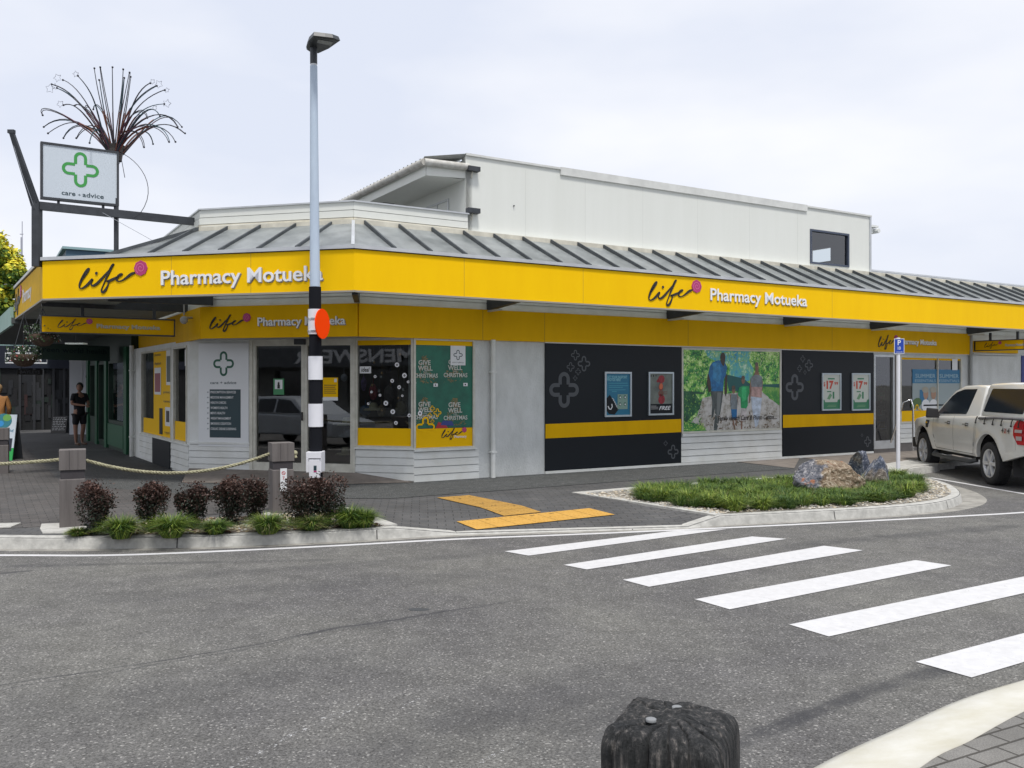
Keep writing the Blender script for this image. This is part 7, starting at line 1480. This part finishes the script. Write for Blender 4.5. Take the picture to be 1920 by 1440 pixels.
    def sm(pts, w_=.009, s=1):
        for a, b in zip(pts, pts[1:]):
            n = 5
            for i in range(n):
                p0 = Vector(a).lerp(Vector(b), i / n); p1 = Vector(a).lerp(Vector(b), (i + 1) / n); d_ = (p1 - p0).normalized() * w_ / 2; q_ = Vector((-d_.y, d_.x))
                mb.poly(*[(v.x, s * (hw(v.x, v.y) + .0025), v.y) for v in ((p0 - q_), (p1 - q_), (p1 + q_), (p0 + q_))])
    for s in (1, -1):
        sm([(.62, 1.19), (.60, .95), (.66, .62), (.74, .50)], s=s); sm([(1.60, 1.18), (1.58, .9), (1.62, .50)], s=s); sm([(2.62, 1.13), (2.62, .8), (2.52, .50)], s=s); sm([(.74, .50), (2.52, .50)], s=s); sm([(.56, 1.20), (.54, .60)], .007, s); sm([(-1.02, 1.2), (-1.02, .7)], .005, s)
    mb.build('panel_gap', body)
    mb = MB(M('rail_grey', (.10, .10, .11), .6), T)
    for s in (1, -1):
        mb.tube([(.45, s * .90, 1.185), (-.3, s * .905, 1.215), (-1.24, s * .895, 1.225)], .022, 8); mb.m(INK)
        for x in (.48, .12, -.22, -.55, -.92, -1.18): mb.tube([(x, s * .915, 1.22), (x + .015, s * .935, 1.16), (x + .03, s * .935, 1.10)], .010, 5); mb.sph((x + .03, s * .935, 1.10), .018, 5)
        mb.m(MATS['rail_grey'])
    mb.build('tie_down_rail', t)
    M4 = T @ Matrix(((-1, 0, 0, 0), (0, 0, 1, .0), (0, 1, 0, 0), (0, 0, 0, 1))); mb = MB(M('decal_dark', (.05, .045, .045), .5), M4); mb.text('4', .55, .97, .64, .09, .945, .03, .3).text('4', .76, .97, .85, .09, .94, .03, .3); mb.m(M('decal_red', (.30, .03, .02), .5)).text('x', .655, .97, .75, .12, .945, .03, .3); mb.build('decal', t)
    mb = MB(PL, T); x = 2.86; mb.hexa([(x, hw(x, .93) + .0, .90), (x + .14, hw(x, .93), .90), (x + .14, hw(x, .93) + .012, .90), (x, hw(x, .93) + .02, .90), (x - .03, hw(x, 1.03) + .0, 1.05), (x + .12, hw(x, 1.03), 1.06), (x + .12, hw(x, 1.03) + .012, 1.06), (x - .03, hw(x, 1.03) + .02, 1.05)]); mb.m(CHM).box(x, hw(x, .98) + .012, .99, x + .1, hw(x, .98) + .026, 1.02); mb.build('side_vent', t)
    return t
pickup()
# silver estate car standing in the side street, seen mirrored in the glass doors
def estate():
    t = thing('estate_car', 'silver estate car in the side street, seen mirrored in the left glass door', 'car', (-11.2, 7.2, ZR), R(8)); T = ROOTM[t.name]; SV = M('car_silver', (.50, .54, .58), .3, .5); GL = MATS['tinted_glass']
    def shell(prof, y0, y1, name, mat, par, bevel=.05):
        mb = MB(mat, T); n = len(prof); zm = min(z_ for x, z_ in prof); zM = max(z_ for x, z_ in prof); Y_ = lambda z_: y0 + (y1 - y0) * (z_ - zm) / (zM - zm)
        mb.raw([(x, Y_(z_), z_) for x, z_ in prof] + [(x, -Y_(z_), z_) for x, z_ in prof], [tuple(range(n)), tuple(range(2 * n - 1, n - 1, -1))] + [(i, n + i, n + (i + 1) % n, (i + 1) % n) for i in range(n)]); return mb.build(name, par, bevel=bevel, recalc=True)
    arch = lambda c_: [(c_ + .36 * cos(a), .32 + .36 * sin(a)) for a in [pi * i / 8 for i in range(9)]]
    b = shell([(-2.3, .3)] + arch(-1.4)[::-1] + arch(1.35)[::-1] + [(2.3, .3), (2.35, .7), (1.3, .92), (-2.3, .95)], .86, .86, 'body', SV, t); c_ = shell([(1.25, .90), (.5, 1.38), (-.2, 1.45), (-1.9, 1.43), (-2.2, .95)], .84, .66, 'cabin', SV, t)
    for s in (1, -1):
        for P in ([(.95, .98), (.38, 1.33), (-.2, 1.38), (-.2, .98)], [(-.3, .98), (-.3, 1.38), (-1.05, 1.37), (-1.15, .98)], [(-1.27, .98), (-1.15, 1.37), (-1.8, 1.36), (-2.0, .98)]):
            mb = MB(GL, T); Y_ = lambda z_: .84 - .18 * (z_ - .9) / .55 + .012; mb.poly(*[(x, s * Y_(z_), z_) for x, z_ in P]); mb.build('window', c_)
        for x in (-1.4, 1.35):
            Tw = T @ Matrix.Translation((x, s * .76, .31)) @ Matrix.Rotation(-s * pi / 2, 4, 'X'); mb = MB(MATS['tyre'], Tw); mb.lathe([(.2, -.1), (.31, -.09), (.31, .09), (.2, .1)], 24); w_ = mb.build('wheel', t); mb = MB(MATS['alloy'], Tw); mb.lathe([(.0001, .08), (.2, .1)], 12); mb.build('rim', w_)
estate()
# shop across the street, seen mirrored in the shop window
op = Plane(Vector((12, -9, 0)), Vector((-34, -9, 0))); t = thing('menswear_shop', 'menswear shop across the road, seen mirrored in the shop window glass', 'shop', (-15, -9, 0))
mb = MB(M('opposite_wall', (.30, .31, .30), .8, var=.2, scale=.6)); wall_open(mb, op, 0, op.len, 0, 5.0, [(i * 5 + 1, i * 5 + 4.2, .5, 2.4) for i in range(9)], .3); mb.build('wall', t)
mb = MB(M('opposite_glass', (.02, .025, .03), .1, spec=.8), op.M(-.2)); mb.rect(0, 0, op.len, 3); mb.build('window', t)
mb = MB(M('opposite_canopy', (.10, .11, .12), .7), op.M(0)); mb.box(0, 2.7, 0, op.len, 2.85, 2.4); mb.box(0, 2.55, 2.4, op.len, 3.55, 2.46); o_ = mb.build('verandah', t)
mb = MB(PAPER, op.M(2.47)); mb.text('MENSWEAR', 28.3, 2.75, 35.6, .62, .01, .03); mb.build('lettering', o_)
# hats on a stand inside the doors
hm = [M('straw_hat', (.45, .42, .28), .8), M('grey_hat', (.22, .22, .24), .8)]
for (px, py, e, k_) in ((648, 848, .30, 0), (652, 815, .35, 1), (650, 793, .4, 0), (600, 790, .5, 1), (700, 765, .35, 0), (684, 790, .3, 1)):
    pl = PBw.off(-e); s, z_ = pl.hit(px, py); c = pl.pt(s, z_); mb = MB(hm[k_]); mb.smooth = True; r_ = .13
    mb.lathe([(.0001, .10), (.06, .095), (.075, .06), (.078, .0), (.15, -.01), (.18, -.035), (.18, -.04), (.15, -.015), (.07, -.01)], 20, tuple(c)); lb = {848: 'pale straw sun hat lowest on the display inside the right door', 815: 'grey sun hat second from the bottom inside the right door', 793: 'pale hat third from the bottom inside the right door'}.get(py, None) or {600: 'dim grey hat behind the lamp post inside the door glass', 700: 'pale hat highest inside the corner window', 684: 'grey hat lower left inside the corner window'}[px]
    one(mb, 'sun_hat', lb, 'hat', org=tuple(c), group='sun hats on display inside the glass')
pl = PBw.off(-.45); s, _ = pl.hit(660, 800); mb = MB(DKS); mb.tube([pl.pt(s, .15), pl.pt(s, 1.9)], .015, 6); mb.tube([pl.pt(s - .15, .16), pl.pt(s + .15, .16)], .02, 6); one(mb, 'hat_stand', 'thin dark hat stand just inside the right glass door', 'hat stand', org=tuple(pl.pt(s, .15)))
